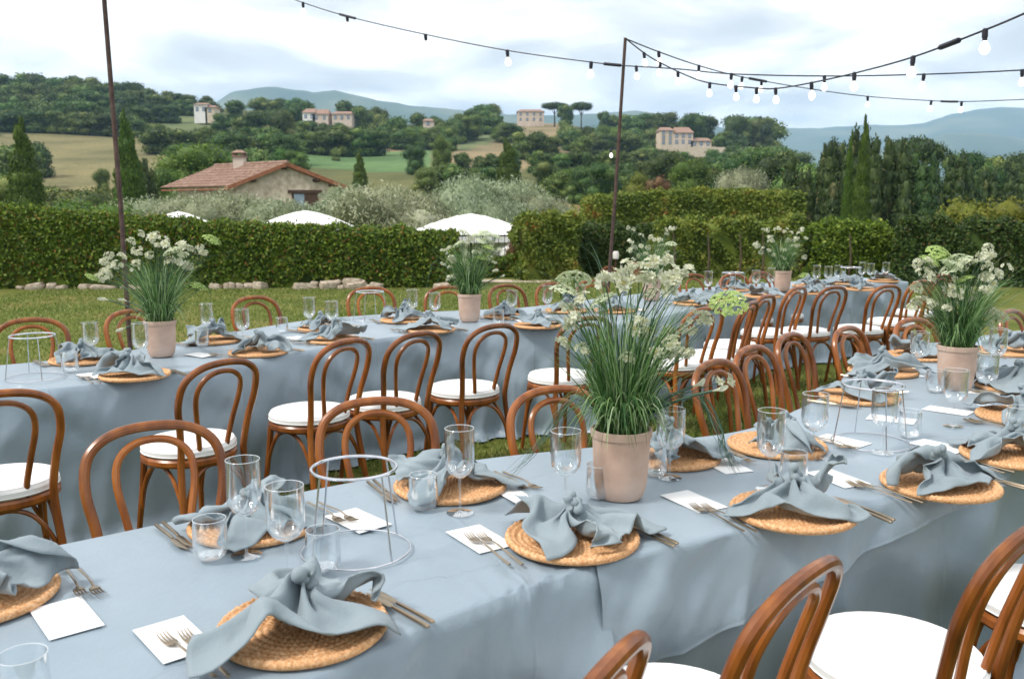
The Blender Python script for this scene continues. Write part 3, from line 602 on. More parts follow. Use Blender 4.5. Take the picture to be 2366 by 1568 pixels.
# ------------------------------------------------------------ buildings
def quadbox(m, A, B, D, E_, z0, z1): m.hexa([Vector((*A, z0)), Vector((*B, z0)), Vector((*D, z0)), Vector((*E_, z0)), Vector((*A, z1)), Vector((*B, z1)), Vector((*D, z1)), Vector((*E_, z1))])
def farmhouse():
    F_ = Vector((-21.2, 70)); G = Vector((-14.2, 70.6)); R = Vector((-6.3, 5.0)); r = empty('farmhouse', (-17.8, 70, -2.3), 0, 'stone farmhouse with a terracotta tiled roof behind the olive trees', 'house')
    O = Vector((-17.8, 70, -2.3)); ze = 3.35; zr = 4.75; zb = -2.4; Mi = (F_+G)/2
    def loc(p, z): return Vector((p[0], p[1], z))-O
    B1, B2, BM = F_+R, G+R, Mi+R
    m = MB(); a = [loc(F_, zb), loc(G, zb), loc(G, ze), loc(Mi, zr), loc(F_, ze), loc(B1, zb), loc(B2, zb), loc(B2, ze), loc(BM, zr), loc(B1, ze)]
    m.add(a, [(0, 1, 2, 3, 4), (6, 5, 9, 8, 7), (5, 0, 4, 9), (1, 6, 7, 2)]); m.build('wall', M['wall'], r, smooth=False)
    gd = (G-F_).normalized(); ov = 1.0; rd = R.normalized()
    # tiled slopes: rows of half-round tiles running down each slope
    rf = MB(); 
    for side in (-1, 1):
        e0 = (F_ if side < 0 else G)+gd*side*ov-rd*.7; e1 = e0+R+rd*1.4; z_e = ze-(zr-ze)/((G-F_).length/2)*ov+.12; t0 = Mi-rd*.7; t1 = t0+R+rd*1.4
        n = 46
        for i in range(n):
            u0, u1 = i/n, (i+1)/n; um = (u0+u1)/2
            pts = []
            for (u, hgt) in ((u0, 0), (u0+.25/n, .07), (um, .1), (u1-.25/n, .07), (u1, 0)):
                for rowk in range(8):
                    s0 = rowk/8; s1 = (rowk+1)/8
                    pts.append((u, hgt, s0, s1))
            for k in range(4):
                for rowk in range(8):
                    ua, ha = pts[k*8+rowk][:2]; ub, hb = pts[(k+1)*8+rowk][:2]; s0 = rowk/8; s1 = (rowk+1)/8
                    def P(u, s, h): 
                        ba = e0.lerp(e1, u); tp = t0.lerp(t1, u); q_ = ba.lerp(tp, s); return loc(q_, z_e+(zr+.12-z_e)*s+h)
                    st = .035
                    rf.add([P(ua, s0, ha+st), P(ub, s0, hb+st), P(ub, s1, hb), P(ua, s1, ha)], [(0, 1, 2, 3)])
    tag(rf.build('roof_tiles', M['tile'], r, smooth=False), kind='stuff')
    vg = MB()
    for side in (-1, 1):
        e = (F_ if side < 0 else G)+gd*side*ov-rd*.72; tp = Mi-rd*.72; z_e = ze-(zr-ze)/((G-F_).length/2)*ov+.1
        p0, p1 = loc(e, z_e), loc(tp, zr+.1); w = Vector((rd.x, rd.y, 0))*.35; h = Vector((0, 0, .2))
        vg.hexa([p0-h, p1-h, p1-h+w, p0-h+w, p0+h*.5, p1+h*.5, p1+h*.5+w, p0+h*.5+w])
        e2 = (F_ if side < 0 else G)+gd*side*ov*.95; q0, q1 = loc(e2-rd*.6, z_e-.16), loc(e2+R+rd*.6, z_e-.16)
        if side < 0: vg.tube([q0, q1], .07, 6)
    vg.build('verge', M['tile_dark'], r)
    rt = MB(); rt.tube([loc(Mi-rd*.8, zr+.2), loc(BM+rd*.7, zr+.2)], .14, 8); rt.build('ridge_tiles', M['tile'], r)
    for s in (.16, .5, .84):
        rm = MB(); p = F_.lerp(G, s); z = (ze+(zr-ze)*(1-abs(s-.5)*2))-.22; q0 = loc(p-rd*.65, z); q1 = loc(p, z)
        rm.tube([q0, q1], .13, 4); rm.build('rafter_end', M['timber'], r, smooth=False)
    ch = MB(); c = loc(Mi.lerp(BM, .62), 0)+Vector((-.2, 0, 0)); ch.box(c.x-.42, c.x+.42, c.y-.42, c.y+.42, zr-O.z-.9+.2, zr-O.z+.75); cho = ch.build('chimney', M['plaster'], r, smooth=False)
    cp = MB(); cp.box(c.x-.52, c.x+.52, c.y-.52, c.y+.52, zr-O.z+.75, zr-O.z+.85)
    for sx in (-1, 1):
        for sy in (-1, 1): cp.box(c.x+sx*.36-.08, c.x+sx*.36+.08, c.y+sy*.36-.08, c.y+sy*.36+.08, zr-O.z+.85, zr-O.z+1.08)
    cp.hexa([Vector((c.x-.55, c.y-.55, zr-O.z+1.08)), Vector((c.x+.55, c.y-.55, zr-O.z+1.08)), Vector((c.x+.55, c.y+.55, zr-O.z+1.08)), Vector((c.x-.55, c.y+.55, zr-O.z+1.08))]+[Vector((c.x+sx*.15, c.y+sy*.15, zr-O.z+1.32)) for sx, sy in ((-1, -1), (1, -1), (1, 1), (-1, 1))])
    cp.build('chimney_cap', M['tile'], cho, smooth=False)
    nn = Vector((gd.y, -gd.x))
    def on(s, z, out=0): p = F_.lerp(G, s)+nn*out; return loc(p, z)
    def slab(s0, s1, z0, z1, o0, o1):
        m = MB(); m.hexa([on(s0, z0, o1), on(s1, z0, o1), on(s1, z0, o0), on(s0, z0, o0), on(s0, z1, o1), on(s1, z1, o1), on(s1, z1, o0), on(s0, z1, o0)]); return m
    slab(.56, .93, 2.62, 2.86, -.02, .1).build('lintel', M['timber'], r, smooth=False)
    wf = slab(.60, .89, .9, 2.62, -.05, .03).build('window', M['timber'], r, smooth=False)
    slab(.625, .735, .98, 2.56, .02, .045).build('pane', M['glasspane'], wf, smooth=False); slab(.775, .87, .98, 2.56, .02, .045).build('pane', M['timber'], wf, smooth=False)
farmhouse()
def villa(px, ybase, Y, parts, label, name='hill_house'):
    """parts: (x0,x1 px, ybase, yroofbottom, ridge px height, depth m, wall mat, windows cols, rows)"""
    O = atY(px, ybase, Y); r = empty(name, O, 0, label, 'house'); k = Y/FP
    for (x0, x1, yb_, ye, rh, dep, mw, nc, nr) in parts:
        a = (x0-px)*k; b = (x1-px)*k; z0 = (ybase-yb_)*k-3; z1 = (ybase-ye)*k; m = MB(); m.box(a, b, 0, dep, z0, z1); w = m.build('wall', M[mw], r, smooth=False)
        o = .35; ro = MB(); h = rh*k*1.6; mx_ = dep/2
        v = [Vector(p) for p in ((a-o, -o, z1), (b+o, -o, z1), (b+o, dep+o, z1), (a-o, dep+o, z1), (a+(b-a)*.12, mx_, z1+h), (b-(b-a)*.12, mx_, z1+h))]
        ro.add(v, [(3, 2, 1, 0), (0, 1, 5, 4), (2, 3, 4, 5), (1, 2, 5), (3, 0, 4)]); ro.build('roof', M['tile'], r, smooth=False)
        for i in range(nc):
            for j in range(nr):
                xc = a+(b-a)*(i+.5)/nc; zc = (ybase-yb_)*k+(z1-(ybase-yb_)*k)*(j+.5)/nr; wm = MB(); wm.box(xc-.45, xc+.45, -.06, .02, zc-.65, zc+.65); wi = wm.build('window', M['timber'], r, smooth=False)
                pn = MB(); pn.box(xc-.33, xc+.33, -.09, -.05, zc-.52, zc+.52); pn.build('pane', M['glasspane'], wi, smooth=False)
    return r
villa(470, 262, 300, [(449, 478, 263, 243, 4, 7, 'plaster_white', 2, 1), (474, 495, 263, 249, 4, 6, 'wall', 1, 1)], 'pale little farmhouse high on the left hill under the wood')
villa(735, 276, 318, [(700, 728, 278, 261, 7, 8, 'plaster_white', 2, 1), (722, 758, 280, 264, 8, 9, 'plaster', 2, 1)], 'red-roofed house with white walls on the hill above the farmhouse')
villa(790, 278, 318, [(768, 812, 280, 264, 5, 8, 'plaster', 3, 1)], 'low pale house right of the red-roofed one on the hill')
villa(988, 290, 300, [(978, 1000, 292, 280, 4, 6, 'plaster', 1, 1)], 'small orange-walled house among trees left of the ridge villa')
villa(1226, 280, 395, [(1196, 1256, 282, 259, 5, 12, 'plaster', 4, 2)], 'wide pale villa with a red roof on the skyline ridge')
villa(1560, 334, 300, [(1526, 1556, 335, 303, 6, 9, 'wall', 2, 3), (1556, 1600, 335, 308, 9, 8, 'plaster', 3, 2), (1596, 1642, 338, 326, 5, 6, 'plaster', 3, 1)], 'tall two-storey stone villa with a low red-roofed wing on the hill')
villa(2240, 388, 170, [(2222, 2256, 390, 380, 5, 6, 'plaster', 1, 1)], 'pinkish house peeping between trees on the right')
tw = MB(); a = atY(1530, 340, 285); b = atY(1745, 345, 285); tw.hexa([a-Vector((0, 0, 3)), Vector((b.x, b.y, a.z-3)), Vector((b.x, b.y+.6, a.z-3)), Vector((a.x, a.y+.6, a.z-3)), a, Vector((b.x, b.y, a.z)), Vector((b.x, b.y+.6, a.z)), a+Vector((0, .6, 0))])
tag(tw.build('terrace_wall', M['wall'], smooth=False), 'long low terrace wall below the two-storey stone villa', 'wall')
# ------------------------------------------------------------ parasols beyond the hedge
def parasol(px, ytop, Y, wd, label, ang=.4, drop=.62):
    T = atY(px, ytop, Y); z0 = hill(T.x, T.y); r = empty('garden_parasol', (T.x, T.y, z0), ang, label, 'parasol', 'white parasols behind the hedge')
    h = T.z-z0; m = MB(); s = wd/2; n = 10
    def P(u, v):
        d = max(abs(u), abs(v)); z = h-drop*d**1.45
        return Vector((u*s, v*s, z))
    V = [P(-1+2*i/n, -1+2*j/n) for j in range(n+1) for i in range(n+1)]
    m.add(V, [(j*(n+1)+i, j*(n+1)+i+1, (j+1)*(n+1)+i+1, (j+1)*(n+1)+i) for j in range(n) for i in range(n)]); m.build('canopy', M['canvas'], r, sharp=20)
    v = MB(); 
    for a_ in range(4):
        c_, s_ = math.cos(a_*PI/2), math.sin(a_*PI/2); R_ = Matrix.Rotation(a_*PI/2, 4, 'Z'); v.box(-s, s, -s-.01, -s+.0, h-drop-.18, h-drop-.012, R_)
    v.build('valance', M['canvas'], r, smooth=False)
    p = MB(); p.tube([(0, 0, 0), (0, 0, h-.05)], .035, 8); p.build('pole', M['timber'], r)
    return r
parasol(412, 488, 31, 2.5, 'white parasol barely showing above the left hedge', .5)
parasol(705, 486, 29, 3.5, 'white parasol in front of the farmhouse olive trees', .2)
parasol(1088, 493, 27, 3.4, 'largest white parasol, behind the middle flower pot', .25)
parasol(1212, 522, 27, 2.6, 'white parasol half hidden by the fence gap foliage', .5)
# ------------------------------------------------------------ hedges
def hedge(name, path, zb, tops, th, n, mat, label, seed, L=.075, lump=.05, round_=.12, clear=None, cat='hedge', wave=0):
    """path: list of (x,y) front line ; tops: height at each point ; th thickness behind"""
    g = rg(seed); P = [Vector(p) for p in path]; seg = [(P[i+1]-P[i]).length for i in range(len(P)-1)]; cum = [0]+list(np.cumsum(seg)); tot = cum[-1]
    px = [p.x for p in P]; py = [p.y for p in P]
    O = Vector(((px[0]+px[-1])/2, (py[0]+py[-1])/2+th/2, 0)); r = empty(name, O, 0, label, cat)
    def base(s, t):  # s along, t across
        s = np.clip(s, 0, tot); x = np.interp(s, cum, px); y = np.interp(s, cum, py); e = .01
        x2 = np.interp(np.clip(s+.3, 0, tot), cum, px); y2 = np.interp(np.clip(s+.3, 0, tot), cum, py); x1 = np.interp(np.clip(s-.3, 0, tot), cum, px); y1 = np.interp(np.clip(s-.3, 0, tot), cum, py)
        dx_ = x2-x1; dy_ = y2-y1; l = np.hypot(dx_, dy_)+1e-9; nx, ny = dy_/l, -dx_/l
        return x-nx*t, y-ny*t, nx, ny, dx_/l, dy_/l
    hmean = float(np.mean(tops))-zb; aF = tot*hmean; aT = tot*th; aE = th*hmean
    k = g.choice(5, n, p=np.array([aF*1.25, aT*1.3, aE, aE, aF*.25])/(aF*1.5+aT*1.3+2*aE))
    s = g.random(n)*tot; t = g.random(n)*th; z = g.random(n)
    s = np.where(k == 2, 0, np.where(k == 3, tot, s)); t = np.where(k == 0, 0, np.where(k == 4, th, t)); z = np.where(k == 1, 1, z)
    x, y, nx, ny, dx_, dy_ = base(s, t); top = np.interp(s, cum, tops); Z = zb+(top-zb)*z
    # rounding near the top edge
    e1 = np.clip(1-(top-Z)/round_, 0, 1); inset = round_*(1-np.sqrt(np.clip(1-e1**2, 0, 1)))
    sg = np.where(k == 0, -1, np.where(k == 4, 1, 0)); x -= nx*inset*(-sg)*1.0; y -= ny*inset*(-sg)*1.0
    edge = np.minimum(t, th-t); e2 = np.clip(1-edge/round_, 0, 1); Z = np.where(k == 1, Z-round_*(1-np.sqrt(np.clip(1-e2**2, 0, 1))), Z)
    Nn = np.stack([np.where(k == 0, nx, np.where(k == 4, -nx, np.where(k == 2, -dx_, np.where(k == 3, dx_, 0)))), np.where(k == 0, ny, np.where(k == 4, -ny, np.where(k == 2, -dy_, np.where(k == 3, dy_, 0)))), np.where(k == 1, 1.0, .25)], 1)
    Nn[:, 2] += np.where(k == 0, e1*1.6, 0)
    lm = np.sin(x*2.3+seed)*np.sin(z*3+s*1.7)*np.sin(s*5.1+Z*4)*lump+np.sin(s*11+Z*9)*lump*.5+np.sin(s*1.1+seed)*wave
    off = lm+g.normal(size=n)*.03+np.where(g.random(n) < .03, g.random(n)*.1, 0)
    Pp = np.stack([x, y, Z], 1)+Nn*off[:, None]
    if clear is not None:
        keep = np.ones(n, bool)
        for (xa, xb, zc) in clear: keep &= ~((Pp[:, 0] > xa) & (Pp[:, 0] < xb) & (Pp[:, 2] < zc+.06*np.sin(Pp[:, 0]*9)+.05*np.sin(Pp[:, 0]*23)) & (k == 0))
        Pp = Pp[keep]; Nn = Nn[keep]
    V, F = leafquads(Pp-np.array(O)[None, :], Nn, L, L*.62, g)
    tag(link('leaves', npmesh('leaves', V, F, mat), r), kind='stuff')
    # woody core
    m = MB(); ns = max(2, int(tot/.5)); ring = []
    for i in range(ns+1):
        s_ = tot*i/ns; s_ = min(max(s_, .07), tot-.07); tp = float(np.interp(s_, cum, tops)); row = []
        for (t_, z_) in ((.07, zb), (.07, tp-.16), (.16, tp-.07), (th-.16, tp-.07), (th-.07, tp-.16), (th-.07, zb)):
            a_ = base(np.array([s_]), np.array([t_])); row.append(Vector((float(a_[0][0]), float(a_[1][0]), z_))-O)
        ring.append(row)
    for i in range(ns): 
        for j in range(5): m.add([ring[i][j], ring[i+1][j], ring[i+1][j+1], ring[i][j+1]], [(0, 1, 2, 3)])
    m.add(ring[0], [tuple(range(6))]); m.add(ring[-1], [tuple(range(6))[::-1]])
    m.build('branches', mat, r, smooth=False)
    return r
clearL = [(-9.6, -8.7, .2), (-8.4, -7.0, .17), (-5.9, -4.9, .13), (-4.45, -2.6, .19), (-1.75, -1.3, .14)]
hedge('clipped_hedge', [(-14, 16.9), (-9.6, 17.4), (-5, 17.6), (-1.12, 17.7)], 0, [1.62, 1.53, 1.2, 1.06], 1.0, 62000, M['hedge'], 'long clipped green hedge across the lawn on the left', 3, L=.07, clear=clearL, round_=.28)
hedge('hedge_pillar', [(.22, 19.3), (1.40, 19.5)], 0, [1.33, 1.38], 1.0, 9000, M['hedge_rust'], 'leafy hedge block with rusty leaves right of the fence gap', 4, lump=.13, round_=.25, L=.08)
hedge('hedge_block', [(1.5, 20.6), (3.3, 20.6)], 0, [1.12, 1.1], 1.0, 9000, M['hedge_dark'], 'dark low hedge behind the light pole', 5, lump=.1, round_=.2)
hedge('long_hedge', [(2.0, 24.0), (4.5, 24.0), (7.75, 24.0)], -.6, [1.80, 2.0, 1.93], 2.0, 34000, M['hedge_rust'], 'tall long trimmed hedge with yellowing leaves behind the others', 6, lump=.035, round_=.3, L=.085)
HM_ = hedge('hedge_mass', [(3.3, 19.9), (4.6, 20.1), (6.45, 20.0)], 0, [1.22, 1.26, 1.25], 1.1, 20000, M['hedge_rust'], 'hedge with gaps and stems behind the far table', 7, lump=.14, round_=.22, L=.08)
HR_ = hedge('rounded_hedge', [(6.5, 19.6), (7.3, 19.4), (8.15, 19.4)], 0, [1.15, 1.16, 1.1], 1.2, 13000, M['hedge_bright'], 'bright green rounded hedge beyond the end of the far table', 8, lump=.12, round_=.4, L=.08, wave=.05)
hedge('dark_hedge', [(7.9, 18.4), (10.2, 17.6), (13.5, 15.6)], 0, [1.30, 1.24, 1.2], 1.3, 36000, M['hedge_dark'], 'dark hedge running off to the right edge', 9, lump=.1, round_=.15)
hedge('low_hedge', [(-1.0, 20.2), (.25, 20.3)], 0, [.38, .40], .5, 3500, M['hedge'], 'low strip of greenery under the iron fence in the gap', 10, lump=.08)
tree(1190, 21, 512, 'rust', 'climbing bush with rusty leaves over the iron fence', None, 'bush', ws=.5)
# stems in the hedge mass
for i, x in enumerate((3.55, 4.3, 5.0, 5.5, 7.2)):
    m = MB(); m.tube([(0, 0, 0), (.02, -.02, .5), (-.02, 0, 1.0)], [.03, .022, .015], 6); hp = HM_ if i < 4 else HR_; o = m.build('stem', M['bark'], hp); o.location = (x-hp.location.x, (19.80 if i < 4 else 19.25)-hp.location.y, 0)
# iron fence in the gap
fr = empty('iron_fence', (-.4, 20.9, 0), 0, 'low dark iron fence in the gap between the hedges', 'fence')
for k_ in range(12):
    m = MB(); m.tube([(-.75+k_*.14, 0, -.1), (-.75+k_*.14, 0, .95)], .008, 5); m.build('bar', M['iron'], fr)
for z in (.15, .9):
    m = MB(); m.box(-.85, .9, -.012, .012, z, z+.03); m.build('rail', M['iron'], fr, smooth=False)
# dry stone wall under the hedge
sw = empty('stone_wall', (-5, 17.3, 0), 0, 'low dry stone wall at the foot of the left hedge', 'wall')
smesh = []
for s in range(6):
    g_ = random.Random(s); m = MB(); n_ = 6; V = []; 
    import itertools
    bm_pts = []
    for j in range(5):
        ph = PI*j/4
        for i in range(8):
            th = 2*PI*i/8; x_ = math.sin(ph)*math.cos(th); y_ = math.sin(ph)*math.sin(th); z_ = math.cos(ph)
            p_ = Vector((math.copysign(abs(x_)**.5, x_), math.copysign(abs(y_)**.5, y_), math.copysign(abs(z_)**.5, z_)))
            bm_pts.append(p_*.5*(1+.16*noise.noise(p_*1.3+Vector((s*5, 0, 0)))))
    m.add(bm_pts, [(j*8+i, (j+1)*8+i, (j+1)*8+(i+1) % 8, j*8+(i+1) % 8) for j in range(4) for i in range(8)]); smesh.append(m.mesh('stone', M['stone'], sharp=50))
def stones(xa, xb, rows, ya, seed):
    q = random.Random(seed); z = 0.0
    for rw in range(rows):
        x = xa+q.uniform(0, .2); h = q.uniform(.08, .12)
        while x < xb:
            w = q.choice((q.uniform(.1, .2), q.uniform(.2, .34), q.uniform(.34, .52))); o = link('stone', q.choice(smesh), sw); hh = h*q.uniform(.6, 1.5)
            o.location = (x+w/2+5, ya-17.3+q.uniform(-.04, .04)+rw*.03, z+h/2-.02+q.uniform(-.02, .02)); o.scale = (w*1.02, .3, hh*1.15); o.rotation_euler = (q.uniform(-.2, .2), q.uniform(-.22, .22), q.uniform(-.5, .5)); x += w*q.uniform(.92, 1.15)
        z += h*.92; xa += q.uniform(0, .5) if rows > 2 else 0; xb -= q.uniform(0, .4)
stones(-5.9, -4.9, 1, 17.45, 1); stones(-4.45, -2.6, 1, 17.42, 2); stones(-4.0, -2.9, 2, 17.47, 7); stones(-9.6, -8.7, 1, 17.36, 3); stones(-8.4, -7.0, 1, 17.38, 4); stones(-1.7, -1.3, 1, 17.5, 6)
# small things by the far hedges
pt = MB(); pt.add([(-1.0, 18.9, .012), (.6, 18.7, .012), (1.0, 19.3, .012), (-.6, 19.6, .012)], [(0, 1, 2, 3)]); tag(pt.build('path', M['stone'], smooth=False), kind='structure')
ln = empty('garden_lantern', (2.3, 20.0, 0), 0, 'small white garden lantern on a post before the dark hedge', 'lantern')
m = MB(); m.tube([(0, 0, 0), (0, 0, .42)], .025, 8); m.build('post', M['timber'], ln)
m = MB(); m.lathe([(.05, .42), (.07, .44), (.07, .56), (.05, .6)], 12); m.build('lamp_head', M['plaster_white'], ln)
def small_pot(x, y, label, rot):
    m = MB(); m.lathe([(.14, 0), (.2, .3), (.23, .3), (.23, .36), (.2, .36), (.19, .3), (.02, .28)], 20); o = m.build('garden_pot', M['tile_dark']); o.location = (x, y, .02); o.rotation_euler = rot; tag(o, label, 'pot')
small_pot(1.95, 19.4, 'orange terracotta pot lying by the dark hedge', (1.3, 0, .4)); small_pot(2.75, 19.6, 'orange terracotta pot under the light pole hedge', (0, 0, 0))
# ------------------------------------------------------------ lawn
m = MB(); nx_, ny_ = 30, 26
m.add([(-16+32*i/nx_, -5+26.2*j/ny_, 0) for j in range(ny_+1) for i in range(nx_+1)], [(j*(nx_+1)+i, j*(nx_+1)+i+1, (j+1)*(nx_+1)+i+1, (j+1)*(nx_+1)+i) for j in range(ny_) for i in range(nx_)])
tag(m.build('lawn', M['lawn'], smooth=False), kind='structure')
g = rg(77); PX = []
def scat(n, x0, x1, y0, y1): PX.append(np.stack([g.uniform(x0, x1, n), g.uniform(y0, y1, n)], 1))
scat(60000, -9, 3, 6.5, 17.5); scat(16000, 0, 9, 16, 20); scat(34000, -1.8, 4.2, 2.6, 8.5); scat(7000, .2, 2.6, .8, 2.6)
P = np.vstack(PX); n = len(P); h = g.uniform(.018, .045, n); a = g.uniform(0, 6.28, n); w = .0045+.0012*np.hypot(P[:, 0], P[:, 1])*.4
B = np.column_stack([P, np.zeros(n)]); lean = g.normal(size=(n, 2))*.015
V = np.stack([B+np.column_stack([np.cos(a)*w, np.sin(a)*w, a*0]), B-np.column_stack([np.cos(a)*w, np.sin(a)*w, a*0]), B+np.column_stack([lean, h])], 1).reshape(-1, 3)
tag(link('lawn_grass', npmesh('lawn_grass', V, np.arange(n*3).reshape(-1, 3), M['lawnblade'], k=3)), kind='stuff')
# ------------------------------------------------------------ serpentine tables and cloths
T1 = [((-1.75, .35), (-2.35, 1.15)), ((-.95, .98), (-1.55, 1.78)), ((-.37, 1.48), (-.93, 2.26)), ((-.11, 1.75), (-.55, 2.58)), ((.19, 1.99), (-.12, 2.84)), ((.6, 2.23), (.28, 3.0)), ((1.03, 2.45), (.8, 3.2)),
      ((1.7, 2.9), (1.12, 3.52)), ((2.3, 3.5), (1.48, 4.02)), ((2.75, 4.1), (1.8, 4.6)), ((3.3, 4.7), (2.35, 5.2)), ((4.1, 5.2), (3.42, 5.97)), ((5.2, 5.7), (4.6, 6.6))]
T2 = [((-4.4, 2.9), (-4.7, 3.9)), ((-3.3, 3.35), (-3.7, 4.25)), ((-2.3, 3.93), (-2.75, 4.62)), ((-1.85, 4.25), (-2.3, 5.03)), ((-1.5, 4.68), (-2.05, 5.45)), ((-1.2, 5.15), (-1.78, 6.05)), ((-.95, 5.52), (-1.45, 6.6)), ((-.5, 5.93), (-.85, 7.0)),
      ((.02, 6.12), (-.25, 7.23)), ((.45, 6.17), (.1, 7.4)), ((.85, 6.42), (.42, 7.75)), ((1.23, 6.93), (.7, 8.05)), ((1.6, 7.6), (1.0, 8.35)), ((1.98, 8.15), (1.5, 8.85)), ((2.72, 8.84), (2.26, 9.45)), ((3.5, 9.38), (3.1, 10.0)), ((4.4, 10.0), (4.1, 10.62))]
def resample(T, step=.05):
    Nn = catmull([(a[0], a[1], 0) for a, b in T], 12); Ff = catmull([(b[0], b[1], 0) for a, b in T], 12); ix = [i/12 for i in range(len(Nn))]
    out = [0.]; 
    for i in range(1, len(Nn)): out.append(out[-1]+((Nn[i]-Nn[i-1]).length+(Ff[i]-Ff[i-1]).length)/2)
    def f(u):
        s = np.interp(u, ix, out); return s
    return np.array(ix), np.array([[p.x, p.y] for p in Nn]), np.array([[p.x, p.y] for p in Ff])
R1, R2 = resample(T1), resample(T2)
def edge(R, u, side):
    A = R[1] if side < 0 else R[2]
    return Vector((np.interp(u, R[0], A[:, 0]), np.interp(u, R[0], A[:, 1])))
def table(R, u0, u1, label):
    c = (edge(R, (u0+u1)/2, -1)+edge(R, (u0+u1)/2, 1))/2; r = empty('banquet_table', (c.x, c.y, 0), 0, label, 'table', None); m = MB(); n = max(3, int((u1-u0)*5)); O = Vector((c.x, c.y, 0)); vs = []
    for i in range(n+1):
        u = u0+(u1-u0)*i/n; a, b = edge(R, u, -1), edge(R, u, 1); a, b = a.lerp(b, .03), b.lerp(a, .03)
        for p in (a, b):
            for z in (.70, .735): vs.append(Vector((p.x, p.y, z))-O)
    F = []
    for i in range(n): k = i*4; F += [(k, k+4, k+6, k+2), (k+1, k+3, k+7, k+5), (k, k+1, k+5, k+4), (k+2, k+6, k+7, k+3)]
    F += [(0, 2, 3, 1), (n*4, n*4+1, n*4+3, n*4+2)]; m.add(vs, F); m.build('tabletop', M['timber'], r, smooth=False)
    for u in (u0+.15, u1-.15):
        for t in (.15, .85): 
            p = edge(R, u, -1).lerp(edge(R, u, 1), t); l = MB(); l.tube([(p.x-O.x, p.y-O.y, 0), (p.x-O.x, p.y-O.y, .7)], .02, 8); l.build('leg', M['timber'], r)
def fbm(x, y, z=0, o=3):
    v = 0; a = 1
    for i in range(o): v += a*noise.noise(Vector((x, y, z))); x *= 2.1; y *= 2.1; a *= .5
    return v
def cloth(name, R, u0, u1, label, seed, dropN=None, dropF=None, lift=0., amp=1., ends=(False, False), ruffle=None, side_hem=None):
    """cross-section from the near hem over the top to the far hem, folds growing downwards"""
    nu = max(12, int((u1-u0)*44)); c = (edge(R, (u0+u1)/2, -1)+edge(R, (u0+u1)/2, 1))/2; O = Vector((c.x, c.y, 0)); V = []
    full = .742; top = .75+lift; rows = []
    sN = [1-i/26 for i in range(26)]; sF = [i/14 for i in range(1, 15)]
    arc = 0; prev = None
    for i in range(nu+1):
        u = u0+(u1-u0)*i/nu; a, b = edge(R, u, -1), edge(R, u, 1); n = (a-b).normalized(); mid = (a+b)/2
        if prev is not None: arc += (mid-prev).length
        prev = mid; w = (a-b).length; dn = dropN(a.x) if dropN else full; df = dropF(b.x) if dropF else full
        row = []
        def skirt(p, nn, s, d, sd, near):
            # d drop length, s fraction of drop ; folds
            dd = s*d; gx = arc*3.1+sd*9; amp_ = amp*(dd/.74)**.8
            rid = 1-abs(noise.noise(Vector((gx*1.05, dd*1.1+seed, sd))))*2.6
            f = .075*rid+.06*noise.noise(Vector((gx*2.6+dd*1.8, seed, 4)))+.02*noise.noise(Vector((arc*11, dd*3, seed)))
            o = .008+.05*dd*1.1+amp_*f+.02*noise.noise(Vector((arc*2.2-dd*2.5, dd*5, seed+8)))*min(1, dd*6)
            z = top-dd-.004
            if d > .6:
                if s > .93: o += (s-.93)*1.4*(.4+.6*noise.noise(Vector((arc*3, 0, seed)))); z = max(z, .012+.018*abs(noise.noise(Vector((arc*9, s*20, seed)))))
            sw = dd/(dd+.035)*math.exp(-dd/.42); q1 = noise.noise(Vector((arc*2.3-dd*3.6, dd*1.2, seed+20))); q2 = noise.noise(Vector((arc*5.5+dd*4.5, dd*2, seed+30)))
            o += amp*sw*(.125*max(0, q1+.12)**1.2+.06*max(0, q2)+.012*noise.noise(Vector((arc*14+dd*10, dd*6, seed+2))))
            o += lift*1.1
            if lift == 0 and d > .6 and dropUnder: o -= .012
            q_ = p+nn*o; return (q_.x, q_.y, z)
        for s in sN: row.append(skirt(a, n, s, dn, 1, True))
        # rounded edge
        ru = 0
        if ruffle: ru = ruffle(u)
        for k in range(4):
            t = k/3; p = a+n*(.008*(1-t)-.010*t)+n*lift; zz = top-.006*(1-t)**2
            if ru: zz += ru*(.016*noise.noise(Vector((arc*24, t*3, seed)))+.007*noise.noise(Vector((arc*50, t, 1)))); p = p+n*(ru*.018*noise.noise(Vector((arc*30, 5+t, seed))))
            row.append((p.x, p.y, zz))
        nt = 26
        for k in range(1, nt):
            t = k/nt; p = (a-n*.010).lerp(b+n*.010, t); zz = top+.0036*fbm(p.x*4, p.y*4, seed)+.0020*(1-abs(fbm((p.x+p.y)*3.6, (p.x-p.y)*1.0, seed+2, 2)))-.003
            if ru: zz += ru*max(0, 1-t*5)*(.014*noise.noise(Vector((arc*26, t*14, seed))))
            row.append((p.x, p.y, zz))
        for k in range(4):
            t = k/3; p = b-n*(-.010*(1-t)+.008*t)-n*lift; row.append((p.x, p.y, top-.006*t**2))
        for s in sF: row.append(skirt(b, -n, s, df, 2, False))
        V += row; nr = len(row)
    F = [(i*nr+k, (i+1)*nr+k, (i+1)*nr+k+1, i*nr+k+1) for i in range(nu) for k in range(nr-1)]
    m = MB(); m.add([Vector(v)-O for v in V], F)
    UVS = []; ac = 0; pv_ = None
    for i in range(nu+1):
        ml = Vector(V[i*nr+40]); ac += (ml-pv_).length if pv_ is not None else 0; pv_ = ml; v_ = 0
        for k in range(nr): v_ += (Vector(V[i*nr+k])-Vector(V[i*nr+k-1])).length if k else 0; UVS.append((ac, v_))
